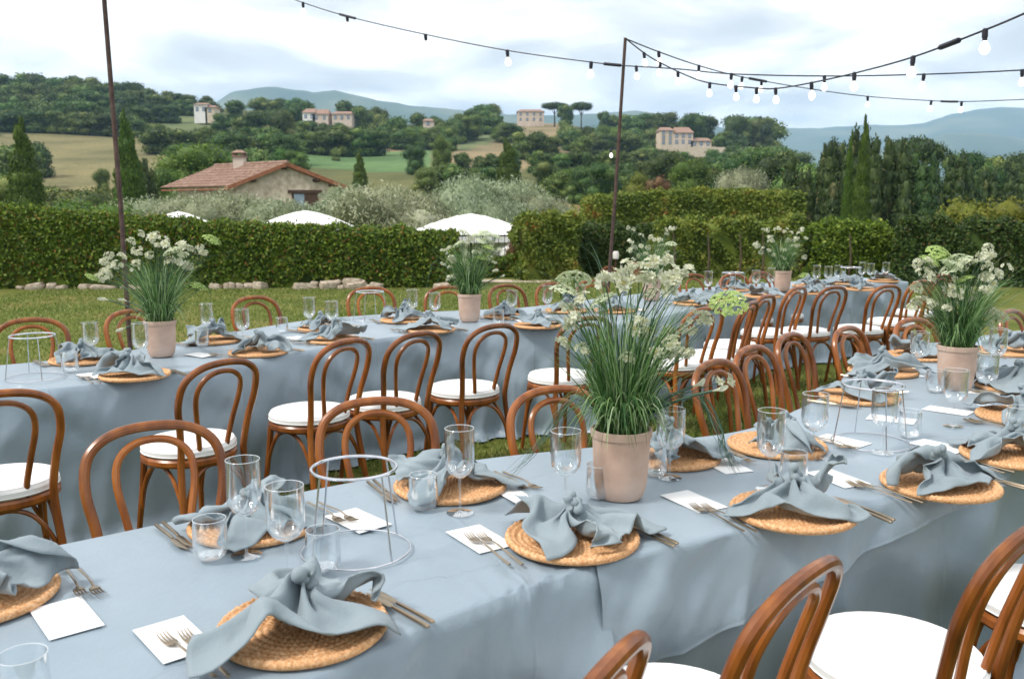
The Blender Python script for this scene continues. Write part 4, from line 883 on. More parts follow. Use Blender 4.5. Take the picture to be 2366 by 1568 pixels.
    for e_, on in enumerate(ends):
        if not on: continue
        u = (u0, u1)[e_]; a, b = edge(R, u, -1), edge(R, u, 1); u_in = u+(.2 if e_ == 0 else -.2); ou = ((a+b)/2-(edge(R, u_in, -1)+edge(R, u_in, 1))/2).normalized(); W_ = []
        ni = 26
        for i in range(ni+1):
            t = i/ni; p = a.lerp(b, t)
            for j in range(16):
                s = j/15; dd = s*full; o = .0+.05*dd+(.05*noise.noise(Vector((t*9, dd, seed)))+.025*noise.noise(Vector((t*22, dd*2, seed))))*s
                lat = (a-b).normalized()*(.06*s*(1-2*t)); q_ = p+ou*o+lat; W_.append(Vector((q_.x, q_.y, top-dd-.003))-O)
        m.add(W_, [(i*16+j, i*16+j+1, (i+1)*16+j+1, (i+1)*16+j) for i in range(ni) for j in range(15)])
    o = m.build(name, M['cloth'], sharp=180); o.location = O; uvl = o.data.uv_layers.new(name='UVMap'); UVS += [(.3, .2)]*(len(o.data.vertices)-len(UVS))
    uvl.data.foreach_set('uv', np.array([UVS[l.vertex_index] for l in o.data.loops], np.float32).ravel()); tag(o, label, 'tablecloth')
    return o
dropUnder = False
table(R1, .3, 3.9, 'front table under the left blue-grey cloth'); table(R1, 4.0, 11.8, 'front table under the long right-hand cloth')
table(R2, .3, 4.1, 'middle table at the left under its own cloth'); table(R2, 4.3, 12.0, 'curved middle table behind the row of chairs'); table(R2, 12.1, 15.9, 'far table running off behind the chairs on the right')
RUF = lambda u: max(0, 1-abs(u-3.55)/.55)
cloth('tablecloth', R1, 0, 4.06, 'blue-grey cloth at the front left, its edge gathered in ruffles', 1, ruffle=RUF, lift=.0)
dropUnder = True
cloth('tablecloth', R1, 4.02, 12, 'long blue-grey under-cloth of the front table, falling to the grass on the right', 2, amp=.6)
dropUnder = False
cloth('tablecloth', R1, 4.0, 11.9, 'blue-grey top cloth of the front table with a slanting hem', 3, dropN=lambda x: float(np.interp(x, [.1, .33, .6, .97, 1.2, 1.6, 2.2], [.32, .27, .22, .125, .075, .05, .04])), dropF=lambda x: .05, lift=.006, amp=1.0)
cloth('tablecloth', R2, 0, 4.12, 'blue-grey cloth at the left end of the middle table', 4, amp=.75)
cloth('tablecloth', R2, 4.10, 12.1, 'blue-grey cloth of the curved middle table behind the chairs', 5, amp=.9)
cloth('tablecloth', R2, 12.12, 16, 'blue-grey cloth of the far table ending before the rounded hedge', 6, amp=.8, ends=(False, True))
def nearest(R, p, side=None):
    best = None
    for u in np.arange(0, R[0][-1], .04):
        for s in ((side,) if side else (-1, 1)):
            e = edge(R, u, s); d = (e-p).length
            if best is None or d < best[0]: best = (d, u, s, e)
    d, u, s, e = best; o = edge(R, u, -s); tg = (edge(R, min(u+.12, R[0][-1]), s)-edge(R, max(u-.12, 0), s)).normalized(); n = Vector((-tg.y, tg.x)); n = n if n.dot(o-e) > 0 else -n; return u, s, e, (n*.8+(o-e).normalized()*.2).normalized()      # inward direction
# ------------------------------------------------------------ bentwood chairs
def mir(P): return P+[(-x, y, z) for x, y, z in P[::-1]][1:]
def make_chair():
    r = empty('bentwood_chair', (0, 0, 0))
    P = catmull(mir([(.195, -.235, 0), (.182, -.205, .22), (.166, -.178, .43), (.165, -.185, .52), (.179, -.205, .63), (.198, -.232, .74), (.182, -.262, .835), (.112, -.282, .888), (0, -.288, .903)]), 5)
    m = MB(); m.tube(P, [.0155]*len(P), 10); m.build('back_frame', M['wood'], r)
    P = catmull(mir([(.070, -.172, .462), (.074, -.186, .53), (.094, -.206, .64), (.112, -.233, .745), (.102, -.256, .812), (.060, -.270, .852), (0, -.274, .864)]), 5)
    m = MB(); m.tube(P, .0118, 9); m.build('inner_back_loop', M['wood'], r)
    m = MB(); m.lathe([(.165, .432), (.203, .434), (.211, .444), (.211, .462), (.203, .472), (.17, .473)], 36); m.build('seat_ring', M['wood'], r)
    m = MB(); m.lathe([(.150, .472), (.197, .474), (.208, .484), (.209, .503), (.200, .517), (.175, .525), (.09, .529), (.001, .530)], 36); cu = m.build('cushion', M['cushion'], r)
    m = MB(); [m.tube([(rr*math.cos(2*PI*i/36), rr*math.sin(2*PI*i/36), z) for i in range(36)], .0022, 5, closed=True) for rr, z in ((.2085, .484),)]; m.build('piping', M['cushion'], cu)
    cu.rotation_euler = (0, 0, .4); m = MB(); m.tube([(.199*math.cos(2*PI*i/36), .199*math.sin(2*PI*i/36), .517) for i in range(36)], .002, 5, closed=True); m.build('piping', M['cushion'], cu)
    for s in (-1, 1):
        m = MB(); P = catmull([(s*.145, .135, .44), (s*.152, .15, .3), (s*.165, .172, .12), (s*.172, .185, 0)], 4); m.tube(P, [.0165-.005*i/(len(P)-1) for i in range(len(P))], 8); m.build('leg', M['wood'], r)
    def brace(A, B, mid, z0=.20):
        A, B, mid = Vector(A), Vector(B), Vector(mid); a1 = A.lerp(B, .07); b1 = B.lerp(A, .07)
        P = catmull([A+Vector((0, 0, z0)), a1+Vector((0, 0, .30)), A.lerp(mid, .5)+Vector((0, 0, .395)), mid+Vector((0, 0, .425)), B.lerp(mid, .5)+Vector((0, 0, .395)), b1+Vector((0, 0, .30)), B+Vector((0, 0, z0))], 4)
        m = MB(); m.tube(P, .0095, 7); m.build('brace', M['wood'], r)
    fl, frr, bl, br = (-.157, .155, 0), (.157, .155, 0), (-.172, -.192, 0), (.172, -.192, 0)
    brace(bl, br, (0, -.165, 0)); brace(fl, frr, (0, .15, 0)); brace(fl, bl, (-.15, 0, 0)); brace(frr, br, (.15, 0, 0))
    return r
chair0 = make_chair(); used = [False]
def place_chair(pos, facing, label, group):
    o = chair0 if not used[0] else copy_tree(chair0); used[0] = True
    o.location = (pos[0], pos[1], 0); o.rotation_euler = (0, 0, math.atan2(facing[1], facing[0])-PI/2); tag(o, label, 'chair', group); return o
ORD = ['first', 'second', 'third', 'fourth', 'fifth', 'sixth', 'seventh', 'eighth', 'ninth', 'tenth', 'eleventh', 'twelfth', 'thirteenth', 'fourteenth', 'fifteenth', 'sixteenth', 'seventeenth', 'eighteenth']
N2 = [((45, 892), (2, 1112)), ((515, 832), (437, 1022)), ((808, 790), (715, 953)), ((955, 767), (886, 926)), ((1128, 758), (1073, 897)), ((1330, 747), (1295, 869)), ((1596, 728), (1556, 838)), ((1706, 702), (1643, 822)), ((1748, 692), (1688, 797)),
      ((1808, 680), (1768, 768)), ((1906, 674), (1860, 765)), ((2036, 666), (1983, 760)), ((2128, 664), (2058, 743)), ((2170, 672), (2112, 722))]
for i, (t, s) in enumerate(N2):
    tp = at(*t, .895); st = at(*s, .50); f = Vector((st.x-tp.x, st.y-tp.y)).normalized()
    az = math.radians((-34, -54, -56, -50, -42, -33, -36, -58, -50, -47, -33, -30, -36, -36)[i]); f = Vector((math.sin(az), math.cos(az)))
    L = ['left-edge bentwood chair with its white cushion cut by the picture edge', 'chair whose seat shows through the nearest empty chair back on the left', 'bentwood chair with the biggest clear white cushion, left of the ring stand', 'chair right of the biggest clear cushion, partly behind a round front chair back', 'bentwood chair seen whole from behind in the middle, arched braces clear',
         'bentwood chair behind the grasses left of the big flower pot', 'bentwood chair mostly hidden behind the big flower arrangement', 'chair just right of the big flowers, back seen nearly edge-on', 'chair with tightly overlapping back loops right of the edge-on one', 'chair over the round-backed front ones, third from the big flowers',
         'chair with a tall clear back in the middle of the far row', 'last tall clear chair of the far row, left of the right flower pot', 'chair with only its cushion and one back post showing by the right flower pot', 'farthest cushion of the row, half behind the right flower pot'][i]
    place_chair((st.x, st.y), f, L, 'bentwood chairs on the near side of the middle tables')
F1 = [(350, 990), (870, 932), (1275, 905), (1650, 842), (1737, 808), (1826, 778), (1957, 762), (2108, 742), (2335, 722)]
for i, t in enumerate(F1):
    tp = at(*t, .895); p = Vector((tp.x, tp.y)); u, s, e, inn = nearest(R1, p, 1); f = (inn+Vector((rnd.uniform(-.12, .12), 0))).normalized()
    an = (None, None, None, -43, -43, -41, -45, -58, None)[i]
    if an: f = Vector((math.cos(math.radians(an)), math.sin(math.radians(an))))
    if i < 3: f = Vector(((.48, -.88), (.2, -.98), (.5, -.87))[i])
    st = p+f*.28
    L = ['nearest empty chair back beyond the front table, left of the wine glasses', 'round chair back just behind the wire ring stand', 'round chair back left of the big flower pot, crossed by a drooping grass', 'chair back right behind the hanging calla lily', 'chair back rising right of the calla lily above the grass',
         'middle chair back of the group over the open lawn strip', 'chair back above the napkin with the pointed corner', 'chair back just left of the right flower pot', 'chair back just right of the right flower pot'][i]
    place_chair(st, f, L, 'bentwood chairs on the far side of the front table')
B2 = [(72, 742), (300, 722), (585, 690), (855, 668), (1035, 666), (1167, 662), (1275, 658), (1365, 652), (1600, 637), (1693, 637), (1757, 632), (2450, 690)]
for i, t in enumerate(B2):
    tp = at(*t, .895); p = Vector((tp.x, tp.y)); u, s, e, inn = nearest(R2, p, 1); f = (inn+Vector((rnd.uniform(-.15, .15), 0))).normalized(); st = p+f*.28
    if i == 0: f = Vector((.35, -.93)); st = p+f*.28
    L = ['chair back behind the wire stand at the left edge, on the lawn side', 'chair back left of the left flower pot, by the pole', 'lone chair back on the lawn between the two left flower pots', 'chair back behind the second wire stand, lawn side', 'chair back just left of the middle flower pot', 'chair back just right of the middle flower pot', 'chair back behind the pale dome flowers, lawn side', 'chair back hidden by the big flowers, lawn side',
         'leftmost chair back on the lawn side of the far table', 'chair back behind the wire stand of the far table', 'chair back just left of the farthest flower pot', 'chair back at the far right beyond the right flower pot'][i]
    place_chair(st, f, L, 'bentwood chairs on the lawn side of the middle tables')
for i, (p, f) in enumerate((((-.10, 1.395), (-.86, .5)), ((.335, 1.77), (-.74, .67)), ((.92, 2.04), (-.64, .77)), ((1.50, 2.36), (-.6, .8)))):
    place_chair(p, f, ['chair in the foreground showing only the top corner of its back', 'foreground chair with a scuffed leaning back, bottom right', 'foreground chair with the widest white cushion at bottom right', 'foreground chair at the right edge, white cushion against the cloth'][i], 'bentwood chairs on the near side of the front table')
# ------------------------------------------------------------ place settings
# draped napkins: six cloths of 24 by 24 points, x y z in millimetres
NAPDATA = [
  [
-202,-167,7,-181,-174,0,-160,-178,-1,-139,-177,-2,-117,-172,-3,-112,-168,13,-116,-156,27,-109,-160,40,-93,-156,45,-87,-157,35,-76,-165,28,-63,-169,18,-48,-174,8,-29,-178,7,-13,-179,15,5,-179,24,24,-178,15,41,-179,6,59,-179,0,81,-182,-2,100,-186,-1,116,-189,-1,133,-189,-6,151,-187,-3,
-202,-156,-1,-182,-162,-3,-161,-164,1,-140,-163,-3,-119,-159,-1,-106,-157,10,-106,-149,28,-108,-151,47,-94,-147,46,-81,-152,43,-68,-153,31,-56,-156,17,-41,-159,7,-25,-164,11,-11,-165,20,7,-164,21,22,-165,10,38,-164,10,57,-165,5,80,-166,1,99,-171,7,116,-172,2,133,-171,-4,152,-170,-2,
-200,-144,-5,-182,-150,2,-162,-151,1,-141,-150,-1,-120,-147,-1,-106,-145,8,-103,-141,28,-107,-141,51,-90,-141,54,-76,-141,45,-66,-141,29,-55,-143,13,-37,-146,8,-21,-149,12,-7,-150,20,9,-150,16,24,-151,8,37,-150,13,55,-151,9,78,-150,6,98,-155,13,115,-154,4,133,-153,-3,154,-153,-4,
-197,-133,-1,-181,-139,8,-161,-140,6,-142,-138,-2,-121,-135,-2,-109,-132,9,-110,-131,29,-107,-129,51,-88,-129,55,-73,-130,47,-66,-129,28,-54,-131,11,-35,-133,9,-18,-136,13,-4,-136,18,11,-137,13,25,-137,8,37,-137,11,54,-137,9,78,-136,12,97,-139,16,115,-137,5,135,-136,-2,156,-136,-5,
-194,-130,11,-175,-129,12,-161,-131,5,-145,-126,-2,-124,-121,2,-114,-120,13,-118,-120,32,-105,-116,49,-86,-116,55,-73,-117,48,-68,-117,26,-53,-118,9,-34,-119,11,-17,-122,14,-2,-122,17,14,-123,14,27,-123,7,40,-124,10,55,-128,16,78,-128,22,99,-124,19,117,-121,8,138,-120,0,159,-119,-5,
-189,-130,23,-171,-126,21,-161,-118,8,-146,-113,2,-128,-111,9,-118,-107,17,-119,-107,34,-100,-105,43,-83,-104,50,-70,-105,48,-66,-105,26,-53,-103,9,-36,-105,15,-17,-107,16,0,-108,17,15,-108,13,31,-110,9,44,-113,12,59,-117,24,81,-115,26,100,-110,19,119,-107,10,142,-106,5,160,-104,-5,
-184,-118,31,-170,-112,22,-161,-105,8,-147,-102,10,-130,-104,11,-123,-97,20,-115,-95,35,-96,-93,45,-79,-94,43,-64,-95,45,-59,-93,28,-52,-87,9,-35,-89,14,-16,-92,21,2,-93,23,19,-94,19,35,-97,15,49,-101,17,63,-105,29,84,-102,29,102,-97,21,122,-94,12,144,-92,7,162,-91,-2,
-180,-111,19,-172,-98,19,-157,-91,14,-143,-88,11,-125,-92,7,-118,-88,20,-108,-83,34,-89,-82,47,-74,-86,48,-58,-84,41,-52,-80,28,-48,-72,9,-31,-74,11,-12,-76,23,5,-78,31,22,-82,31,39,-86,24,52,-87,21,65,-93,34,84,-89,32,103,-85,27,121,-82,17,143,-78,8,162,-77,7,
-170,-95,4,-162,-80,13,-147,-78,24,-132,-82,24,-120,-74,12,-111,-74,24,-96,-72,32,-78,-77,40,-68,-73,51,-51,-76,47,-46,-66,27,-39,-59,11,-22,-60,11,-5,-60,28,9,-62,41,24,-66,40,35,-72,27,51,-74,28,61,-80,38,80,-76,39,98,-73,36,116,-68,25,135,-61,10,151,-61,13,
-159,-68,11,-137,-64,15,-121,-63,27,-110,-65,32,-107,-54,20,-93,-60,21,-80,-61,29,-65,-63,43,-53,-63,53,-41,-64,51,-40,-51,24,-29,-48,14,-16,-47,18,0,-47,38,13,-46,52,22,-49,46,28,-56,29,42,-58,29,51,-63,40,70,-61,47,85,-57,45,99,-51,31,118,-40,17,133,-37,14,
-140,-50,44,-114,-43,40,-94,-39,40,-83,-45,45,-83,-34,29,-71,-41,22,-61,-44,34,-50,-46,53,-38,-47,61,-29,-48,54,-28,-39,27,-16,-40,13,-8,-40,28,0,-36,53,15,-29,64,26,-34,59,18,-41,38,31,-41,29,39,-43,41,57,-39,50,66,-37,54,81,-30,46,95,-18,30,106,-14,26,
-120,-20,64,-91,-24,69,-69,-22,67,-58,-21,61,-55,-15,39,-44,-27,32,-42,-27,46,-36,-27,66,-22,-32,71,-18,-30,59,-18,-27,34,-5,-30,21,1,-30,38,3,-22,68,16,-19,82,26,-18,74,12,-25,50,14,-28,37,26,-22,41,38,-23,56,44,-16,56,61,-9,60,70,0,49,75,5,40,
-95,-23,48,-71,-7,60,-63,9,72,-55,9,63,-36,-6,57,-28,-8,38,-23,-11,47,-19,-11,71,-12,-17,83,-13,-15,67,-7,-18,41,2,-19,29,2,-17,48,6,-12,82,15,-9,99,21,-3,87,18,-5,56,13,-9,38,12,-10,46,19,-12,64,24,-4,71,41,4,76,51,15,68,53,18,56,
-92,-8,41,-67,7,52,-60,22,66,-50,21,69,-29,8,53,-16,-1,38,-11,-1,44,-7,-1,68,-6,-3,84,-4,-5,71,-2,-6,45,0,-5,32,5,-3,53,10,0,89,13,4,107,14,7,92,13,9,58,10,9,39,9,6,48,8,4,72,13,5,81,29,14,82,46,25,75,49,29,69,
-86,-1,51,-70,15,46,-57,20,54,-47,27,57,-35,9,44,-24,7,27,-18,11,37,-15,10,62,-12,11,78,-9,10,67,-6,10,43,-1,10,32,1,10,53,3,10,88,9,15,103,8,18,86,6,20,53,7,24,34,11,25,43,9,24,67,10,25,77,26,31,80,34,32,71,36,31,62,
-79,15,76,-66,27,56,-67,39,44,-62,30,36,-55,4,26,-43,20,17,-35,24,26,-32,23,50,-26,25,67,-21,24,57,-16,22,37,-11,22,30,-5,23,49,-6,20,80,2,25,91,-3,25,74,-4,33,43,-1,42,28,8,46,35,4,46,59,9,48,72,20,50,70,35,49,54,47,49,50,
-113,22,60,-96,24,71,-86,22,58,-90,21,41,-83,23,17,-69,36,8,-60,38,16,-52,39,39,-45,40,57,-36,37,48,-30,33,30,-22,37,25,-16,35,42,-14,27,67,-9,30,77,-2,37,62,-11,47,35,-8,59,23,1,65,29,4,68,52,16,71,61,31,72,62,51,74,57,54,82,47,
-139,53,59,-122,53,65,-107,53,62,-103,51,47,-109,45,22,-98,48,10,-84,52,11,-74,51,31,-63,53,49,-49,53,42,-44,45,31,-37,43,22,-27,40,35,-20,39,56,-17,35,64,-12,49,55,-16,58,32,-19,69,23,-9,75,30,15,80,39,25,89,49,39,95,55,56,101,52,65,105,45,
-152,84,46,-144,79,61,-133,75,63,-125,72,49,-126,68,25,-120,61,13,-106,62,8,-92,64,26,-79,65,44,-63,65,35,-57,56,29,-50,50,21,-35,53,29,-30,49,48,-28,48,58,-24,58,48,-15,70,36,-23,79,32,-9,87,25,14,95,34,28,104,41,40,113,48,59,120,45,68,121,29,
-166,106,37,-157,98,49,-149,94,60,-139,91,50,-140,81,30,-134,74,16,-121,73,8,-104,75,24,-89,78,41,-72,77,35,-69,67,27,-62,61,20,-46,64,24,-42,62,42,-40,61,55,-31,71,48,-17,81,46,-18,89,39,-7,98,25,9,108,36,23,119,37,35,128,42,54,133,31,70,136,16,
-176,116,33,-167,112,41,-158,108,54,-148,104,48,-148,93,30,-141,85,17,-129,84,10,-111,87,26,-93,91,40,-78,90,36,-81,77,26,-74,71,17,-58,76,18,-53,76,35,-49,76,46,-36,86,50,-21,94,46,-14,100,41,-12,109,27,0,119,37,14,130,34,27,139,32,44,143,18,61,153,9,
-180,108,32,-179,113,42,-167,118,50,-156,116,45,-153,104,29,-149,93,15,-134,95,12,-114,100,28,-95,104,39,-84,102,35,-92,86,25,-86,80,14,-70,86,13,-63,89,27,-58,89,36,-44,97,40,-31,104,40,-20,110,45,-20,116,33,-10,129,36,3,140,31,16,146,20,32,153,9,47,169,8,
-185,102,31,-190,109,37,-180,121,46,-167,125,40,-160,113,26,-155,104,11,-134,108,13,-114,114,28,-95,118,37,-85,112,29,-97,96,24,-96,89,12,-80,96,9,-71,100,21,-68,101,34,-54,108,38,-41,115,41,-31,121,47,-29,126,38,-20,140,31,-8,145,19,3,150,9,18,167,7,33,183,3,
-187,88,39,-195,103,43,-191,115,48,-180,124,41,-172,121,23,-157,118,9,-134,123,13,-112,129,26,-93,131,32,-89,121,20,-101,107,20,-105,98,10,-89,104,7,-76,111,15,-74,112,33,-64,116,43,-52,122,49,-41,130,51,-32,140,40,-28,140,18,-19,148,7,-9,165,7,5,183,4,20,197,-5,
  ],
  [
-152,-177,46,-136,-180,51,-121,-179,63,-106,-179,64,-89,-175,58,-69,-165,54,-58,-153,39,-46,-142,27,-29,-134,19,-11,-130,16,7,-129,17,23,-131,18,39,-133,22,56,-128,14,65,-121,15,76,-124,12,94,-120,14,116,-114,21,130,-106,17,142,-95,4,162,-89,-3,184,-85,-4,206,-84,-5,214,-95,5,
-151,-165,43,-135,-170,43,-120,-171,51,-109,-166,62,-92,-160,59,-72,-151,59,-60,-140,46,-47,-130,35,-28,-122,28,-11,-115,20,7,-114,21,23,-116,25,40,-118,26,53,-116,18,61,-112,8,77,-111,8,92,-107,22,114,-100,30,129,-90,25,143,-80,11,163,-73,2,186,-70,0,205,-73,6,207,-87,16,
-148,-155,45,-134,-161,40,-120,-161,44,-109,-154,55,-93,-146,63,-72,-137,63,-60,-127,52,-50,-118,37,-29,-111,33,-10,-104,26,7,-102,20,24,-105,27,40,-107,31,53,-104,24,60,-99,12,76,-96,11,92,-91,24,112,-84,35,131,-76,34,145,-65,19,165,-57,8,188,-55,10,200,-61,17,195,-76,22,
-144,-146,48,-129,-153,44,-117,-152,39,-102,-145,49,-88,-134,59,-70,-123,64,-61,-116,52,-52,-108,38,-30,-102,35,-10,-96,31,8,-94,22,24,-95,27,39,-98,37,52,-94,31,60,-88,18,75,-83,16,93,-76,25,112,-69,38,131,-61,40,149,-51,27,168,-41,13,187,-40,15,191,-46,25,182,-61,25,
-141,-146,40,-125,-142,43,-109,-143,35,-90,-142,44,-78,-127,53,-69,-110,60,-60,-104,51,-49,-101,43,-29,-92,37,-10,-88,29,7,-85,23,24,-85,29,37,-88,42,51,-85,38,60,-78,25,74,-74,24,92,-63,27,109,-55,41,128,-48,44,150,-36,34,170,-26,20,179,-23,14,180,-29,28,170,-44,31,
-133,-136,43,-119,-135,34,-101,-131,41,-85,-129,38,-73,-115,45,-69,-96,53,-56,-96,50,-45,-93,40,-27,-88,27,-9,-81,27,8,-76,22,23,-77,34,34,-78,49,49,-74,45,58,-67,32,70,-63,34,84,-51,32,102,-42,44,121,-33,46,141,-23,33,153,-29,12,160,-18,12,164,-14,23,160,-23,38,
-120,-123,37,-111,-117,40,-91,-115,43,-75,-111,33,-59,-103,39,-62,-86,42,-52,-84,45,-37,-83,42,-20,-80,25,-7,-77,16,7,-69,22,23,-66,40,31,-66,56,41,-62,48,49,-55,39,61,-52,44,73,-39,40,89,-28,44,106,-20,46,121,-21,26,130,-33,10,135,-20,9,140,-9,14,139,-4,33,
-110,-96,47,-96,-91,48,-77,-91,37,-61,-88,28,-46,-84,34,-53,-70,38,-43,-70,44,-27,-73,40,-18,-70,17,-9,-67,12,7,-61,24,18,-56,47,26,-51,62,32,-47,52,38,-46,48,48,-41,54,62,-30,55,74,-19,48,85,-11,40,95,-23,25,103,-39,15,107,-31,8,109,-15,8,109,6,16,
-90,-59,53,-77,-56,46,-60,-60,32,-46,-61,28,-34,-58,35,-42,-50,47,-35,-54,54,-23,-56,40,-11,-57,18,-6,-52,11,5,-49,26,9,-44,57,18,-35,70,21,-35,60,23,-34,52,32,-29,50,43,-23,57,54,-9,51,60,-4,41,67,-25,33,73,-43,25,74,-40,16,76,-22,20,91,-22,9,
-79,-19,43,-67,-19,40,-45,-27,33,-33,-33,37,-24,-34,44,-33,-29,58,-26,-35,62,-15,-40,47,-13,-40,21,-4,-38,18,1,-33,34,1,-28,68,7,-21,82,8,-20,65,13,-22,42,19,-19,41,30,-19,45,33,-10,57,38,-4,54,46,-17,46,46,-37,38,45,-40,31,51,-30,19,66,-15,12,
-72,-11,63,-60,-14,60,-38,-12,49,-23,-11,43,-15,-13,49,-24,-13,66,-23,-18,72,-14,-22,54,-12,-23,26,-8,-21,20,-5,-16,44,-8,-12,79,-3,-5,91,1,-3,70,5,-9,40,15,-11,29,17,-12,42,16,-13,63,21,-6,66,29,-3,46,30,-19,33,25,-27,26,43,-24,19,68,-17,25,
-66,-10,70,-61,-15,73,-35,-9,63,-17,-3,53,-20,0,50,-18,0,71,-21,-4,77,-20,-7,58,-18,-8,31,-13,-6,27,-7,-3,53,-2,1,88,4,5,99,8,6,75,11,5,42,12,3,27,11,-1,42,11,-4,63,11,-3,67,16,-7,47,22,-5,27,25,-15,23,45,-16,12,71,-2,18,
-71,-1,73,-58,-2,70,-37,1,52,-21,10,46,-20,12,56,-31,7,69,-24,11,77,-23,9,59,-15,6,37,-8,7,33,0,10,53,1,17,86,8,19,96,11,20,73,7,22,40,14,17,28,10,12,40,14,10,60,21,5,61,20,5,42,33,3,28,36,-5,17,52,-4,20,68,14,11,
-69,18,59,-55,19,56,-40,25,39,-32,34,31,-31,34,43,-37,26,59,-24,29,66,-15,25,57,-17,22,35,-7,20,34,-4,24,49,0,29,77,7,34,87,15,36,65,12,36,33,19,32,26,26,25,36,25,28,51,31,23,47,40,16,33,39,23,14,51,17,10,59,18,31,69,27,41,
-81,59,65,-71,57,50,-62,53,23,-51,57,15,-48,57,28,-50,48,47,-35,46,52,-20,45,55,-20,35,37,-12,33,28,-6,37,41,-4,41,67,5,47,74,16,50,55,21,49,27,30,45,16,38,44,29,37,49,42,48,44,37,64,38,29,66,46,12,80,42,11,87,48,31,82,63,49,
-116,62,52,-105,59,35,-94,60,14,-81,66,8,-71,70,17,-61,70,40,-43,64,48,-30,61,54,-29,50,40,-17,46,31,-10,48,35,-10,52,57,2,59,62,15,65,46,23,64,21,36,62,11,49,63,23,53,68,39,67,62,42,83,62,34,93,65,17,104,70,14,109,80,30,102,97,38,
-137,87,42,-130,77,25,-119,73,13,-105,75,9,-91,79,10,-69,83,32,-55,78,50,-39,74,54,-30,64,40,-28,55,30,-16,60,31,-16,63,48,-3,70,50,13,80,39,23,79,17,37,79,8,54,78,21,65,78,43,77,81,48,90,86,34,100,90,18,114,96,19,123,106,27,119,122,26,
-149,106,34,-142,95,19,-135,84,10,-120,85,12,-103,86,15,-81,92,36,-61,90,51,-44,87,51,-38,75,37,-38,65,30,-24,71,28,-21,76,40,-9,85,45,5,90,30,19,90,15,35,94,8,42,86,27,59,92,45,77,98,49,91,103,36,104,107,19,113,112,12,127,118,12,133,131,12,
-160,116,26,-151,106,13,-142,96,5,-128,95,14,-109,95,21,-85,101,37,-65,101,50,-48,97,47,-47,82,36,-45,73,24,-33,81,25,-26,91,35,-14,100,39,-2,102,22,12,102,9,30,105,12,32,95,29,51,103,44,70,111,46,90,117,38,105,123,23,112,126,7,127,128,0,142,132,-2,
-167,122,19,-156,112,6,-143,107,3,-128,104,9,-110,106,23,-87,111,39,-65,111,46,-52,104,40,-57,86,33,-51,83,18,-37,92,18,-26,103,26,-18,114,32,-6,114,18,6,114,8,20,116,14,22,105,30,41,113,43,61,123,41,80,129,31,97,135,18,113,143,12,129,144,4,142,145,-6,
-171,127,11,-156,121,0,-139,116,-2,-123,115,6,-105,118,20,-85,121,35,-65,120,41,-58,108,34,-65,90,29,-55,93,12,-42,103,14,-30,115,21,-22,126,27,-11,127,16,-1,126,8,9,124,17,12,115,33,32,125,39,51,133,33,68,139,19,86,148,7,103,156,0,120,161,-3,136,164,-4,
-171,135,4,-154,132,-3,-135,129,-2,-120,129,7,-102,131,18,-82,132,29,-66,127,33,-67,113,31,-74,96,23,-60,104,11,-49,113,15,-38,124,25,-28,135,21,-17,139,14,-6,138,11,-3,129,21,6,129,35,25,137,31,42,143,21,59,153,9,77,166,0,94,175,-3,111,180,-5,128,183,-5,
-169,146,-1,-149,145,-5,-131,143,-3,-115,142,3,-97,142,11,-80,142,20,-70,133,23,-77,119,26,-83,103,17,-67,110,8,-55,122,13,-46,133,26,-35,143,18,-23,149,11,-14,148,17,-13,137,29,2,139,27,19,147,19,35,157,11,52,171,1,70,185,-3,86,195,-5,103,199,-3,121,201,-5,
-165,159,-6,-145,159,-5,-127,157,-4,-111,155,-2,-94,154,3,-78,150,9,-75,139,11,-86,127,18,-92,111,11,-75,115,15,-63,125,19,-55,141,26,-45,152,16,-32,158,10,-26,154,22,-14,150,34,2,154,23,14,161,10,30,173,4,47,188,-2,64,203,-4,80,211,-2,98,215,-3,117,216,-6,
  ],
  [
-35,-145,122,-22,-146,132,-11,-151,120,-2,-153,102,7,-152,79,2,-165,64,-14,-170,59,-14,-163,49,-10,-151,55,-8,-150,42,8,-148,33,16,-137,20,24,-123,19,17,-133,11,32,-144,12,50,-150,11,67,-155,22,83,-146,20,91,-130,10,110,-133,5,126,-135,-5,142,-146,-5,158,-148,-5,174,-139,-5,
-43,-148,132,-31,-157,129,-21,-162,116,-11,-162,97,-4,-156,74,-1,-154,59,-18,-159,62,-25,-156,51,-20,-144,56,-6,-139,48,9,-134,41,19,-124,30,16,-112,20,23,-117,8,37,-126,12,56,-133,18,71,-141,32,91,-138,29,100,-123,17,116,-122,8,134,-125,-2,147,-136,2,158,-145,9,172,-138,12,
-53,-156,133,-43,-165,122,-33,-168,109,-23,-160,93,-12,-147,75,-5,-142,65,-22,-147,65,-32,-145,52,-21,-136,44,-8,-128,37,4,-121,35,15,-111,31,20,-100,21,28,-102,14,42,-110,21,60,-117,29,76,-125,43,96,-125,39,109,-117,25,122,-110,7,141,-115,3,152,-125,9,154,-137,20,166,-135,26,
-64,-157,123,-54,-166,115,-42,-160,108,-27,-149,98,-11,-137,84,-8,-130,71,-27,-134,66,-30,-131,51,-22,-129,31,-7,-119,25,4,-108,29,17,-99,35,22,-89,24,34,-89,21,46,-96,32,64,-101,40,81,-108,52,100,-110,47,115,-105,30,129,-98,10,148,-104,10,152,-115,18,150,-127,29,160,-131,39,
-70,-152,111,-54,-155,110,-45,-145,112,-30,-135,103,-11,-125,93,-17,-123,73,-32,-122,61,-35,-123,42,-19,-114,30,-7,-106,18,7,-95,24,18,-87,36,32,-84,29,42,-79,26,52,-84,37,64,-88,51,83,-92,59,102,-94,53,119,-90,36,136,-84,15,154,-92,19,153,-105,28,146,-118,38,155,-125,50,
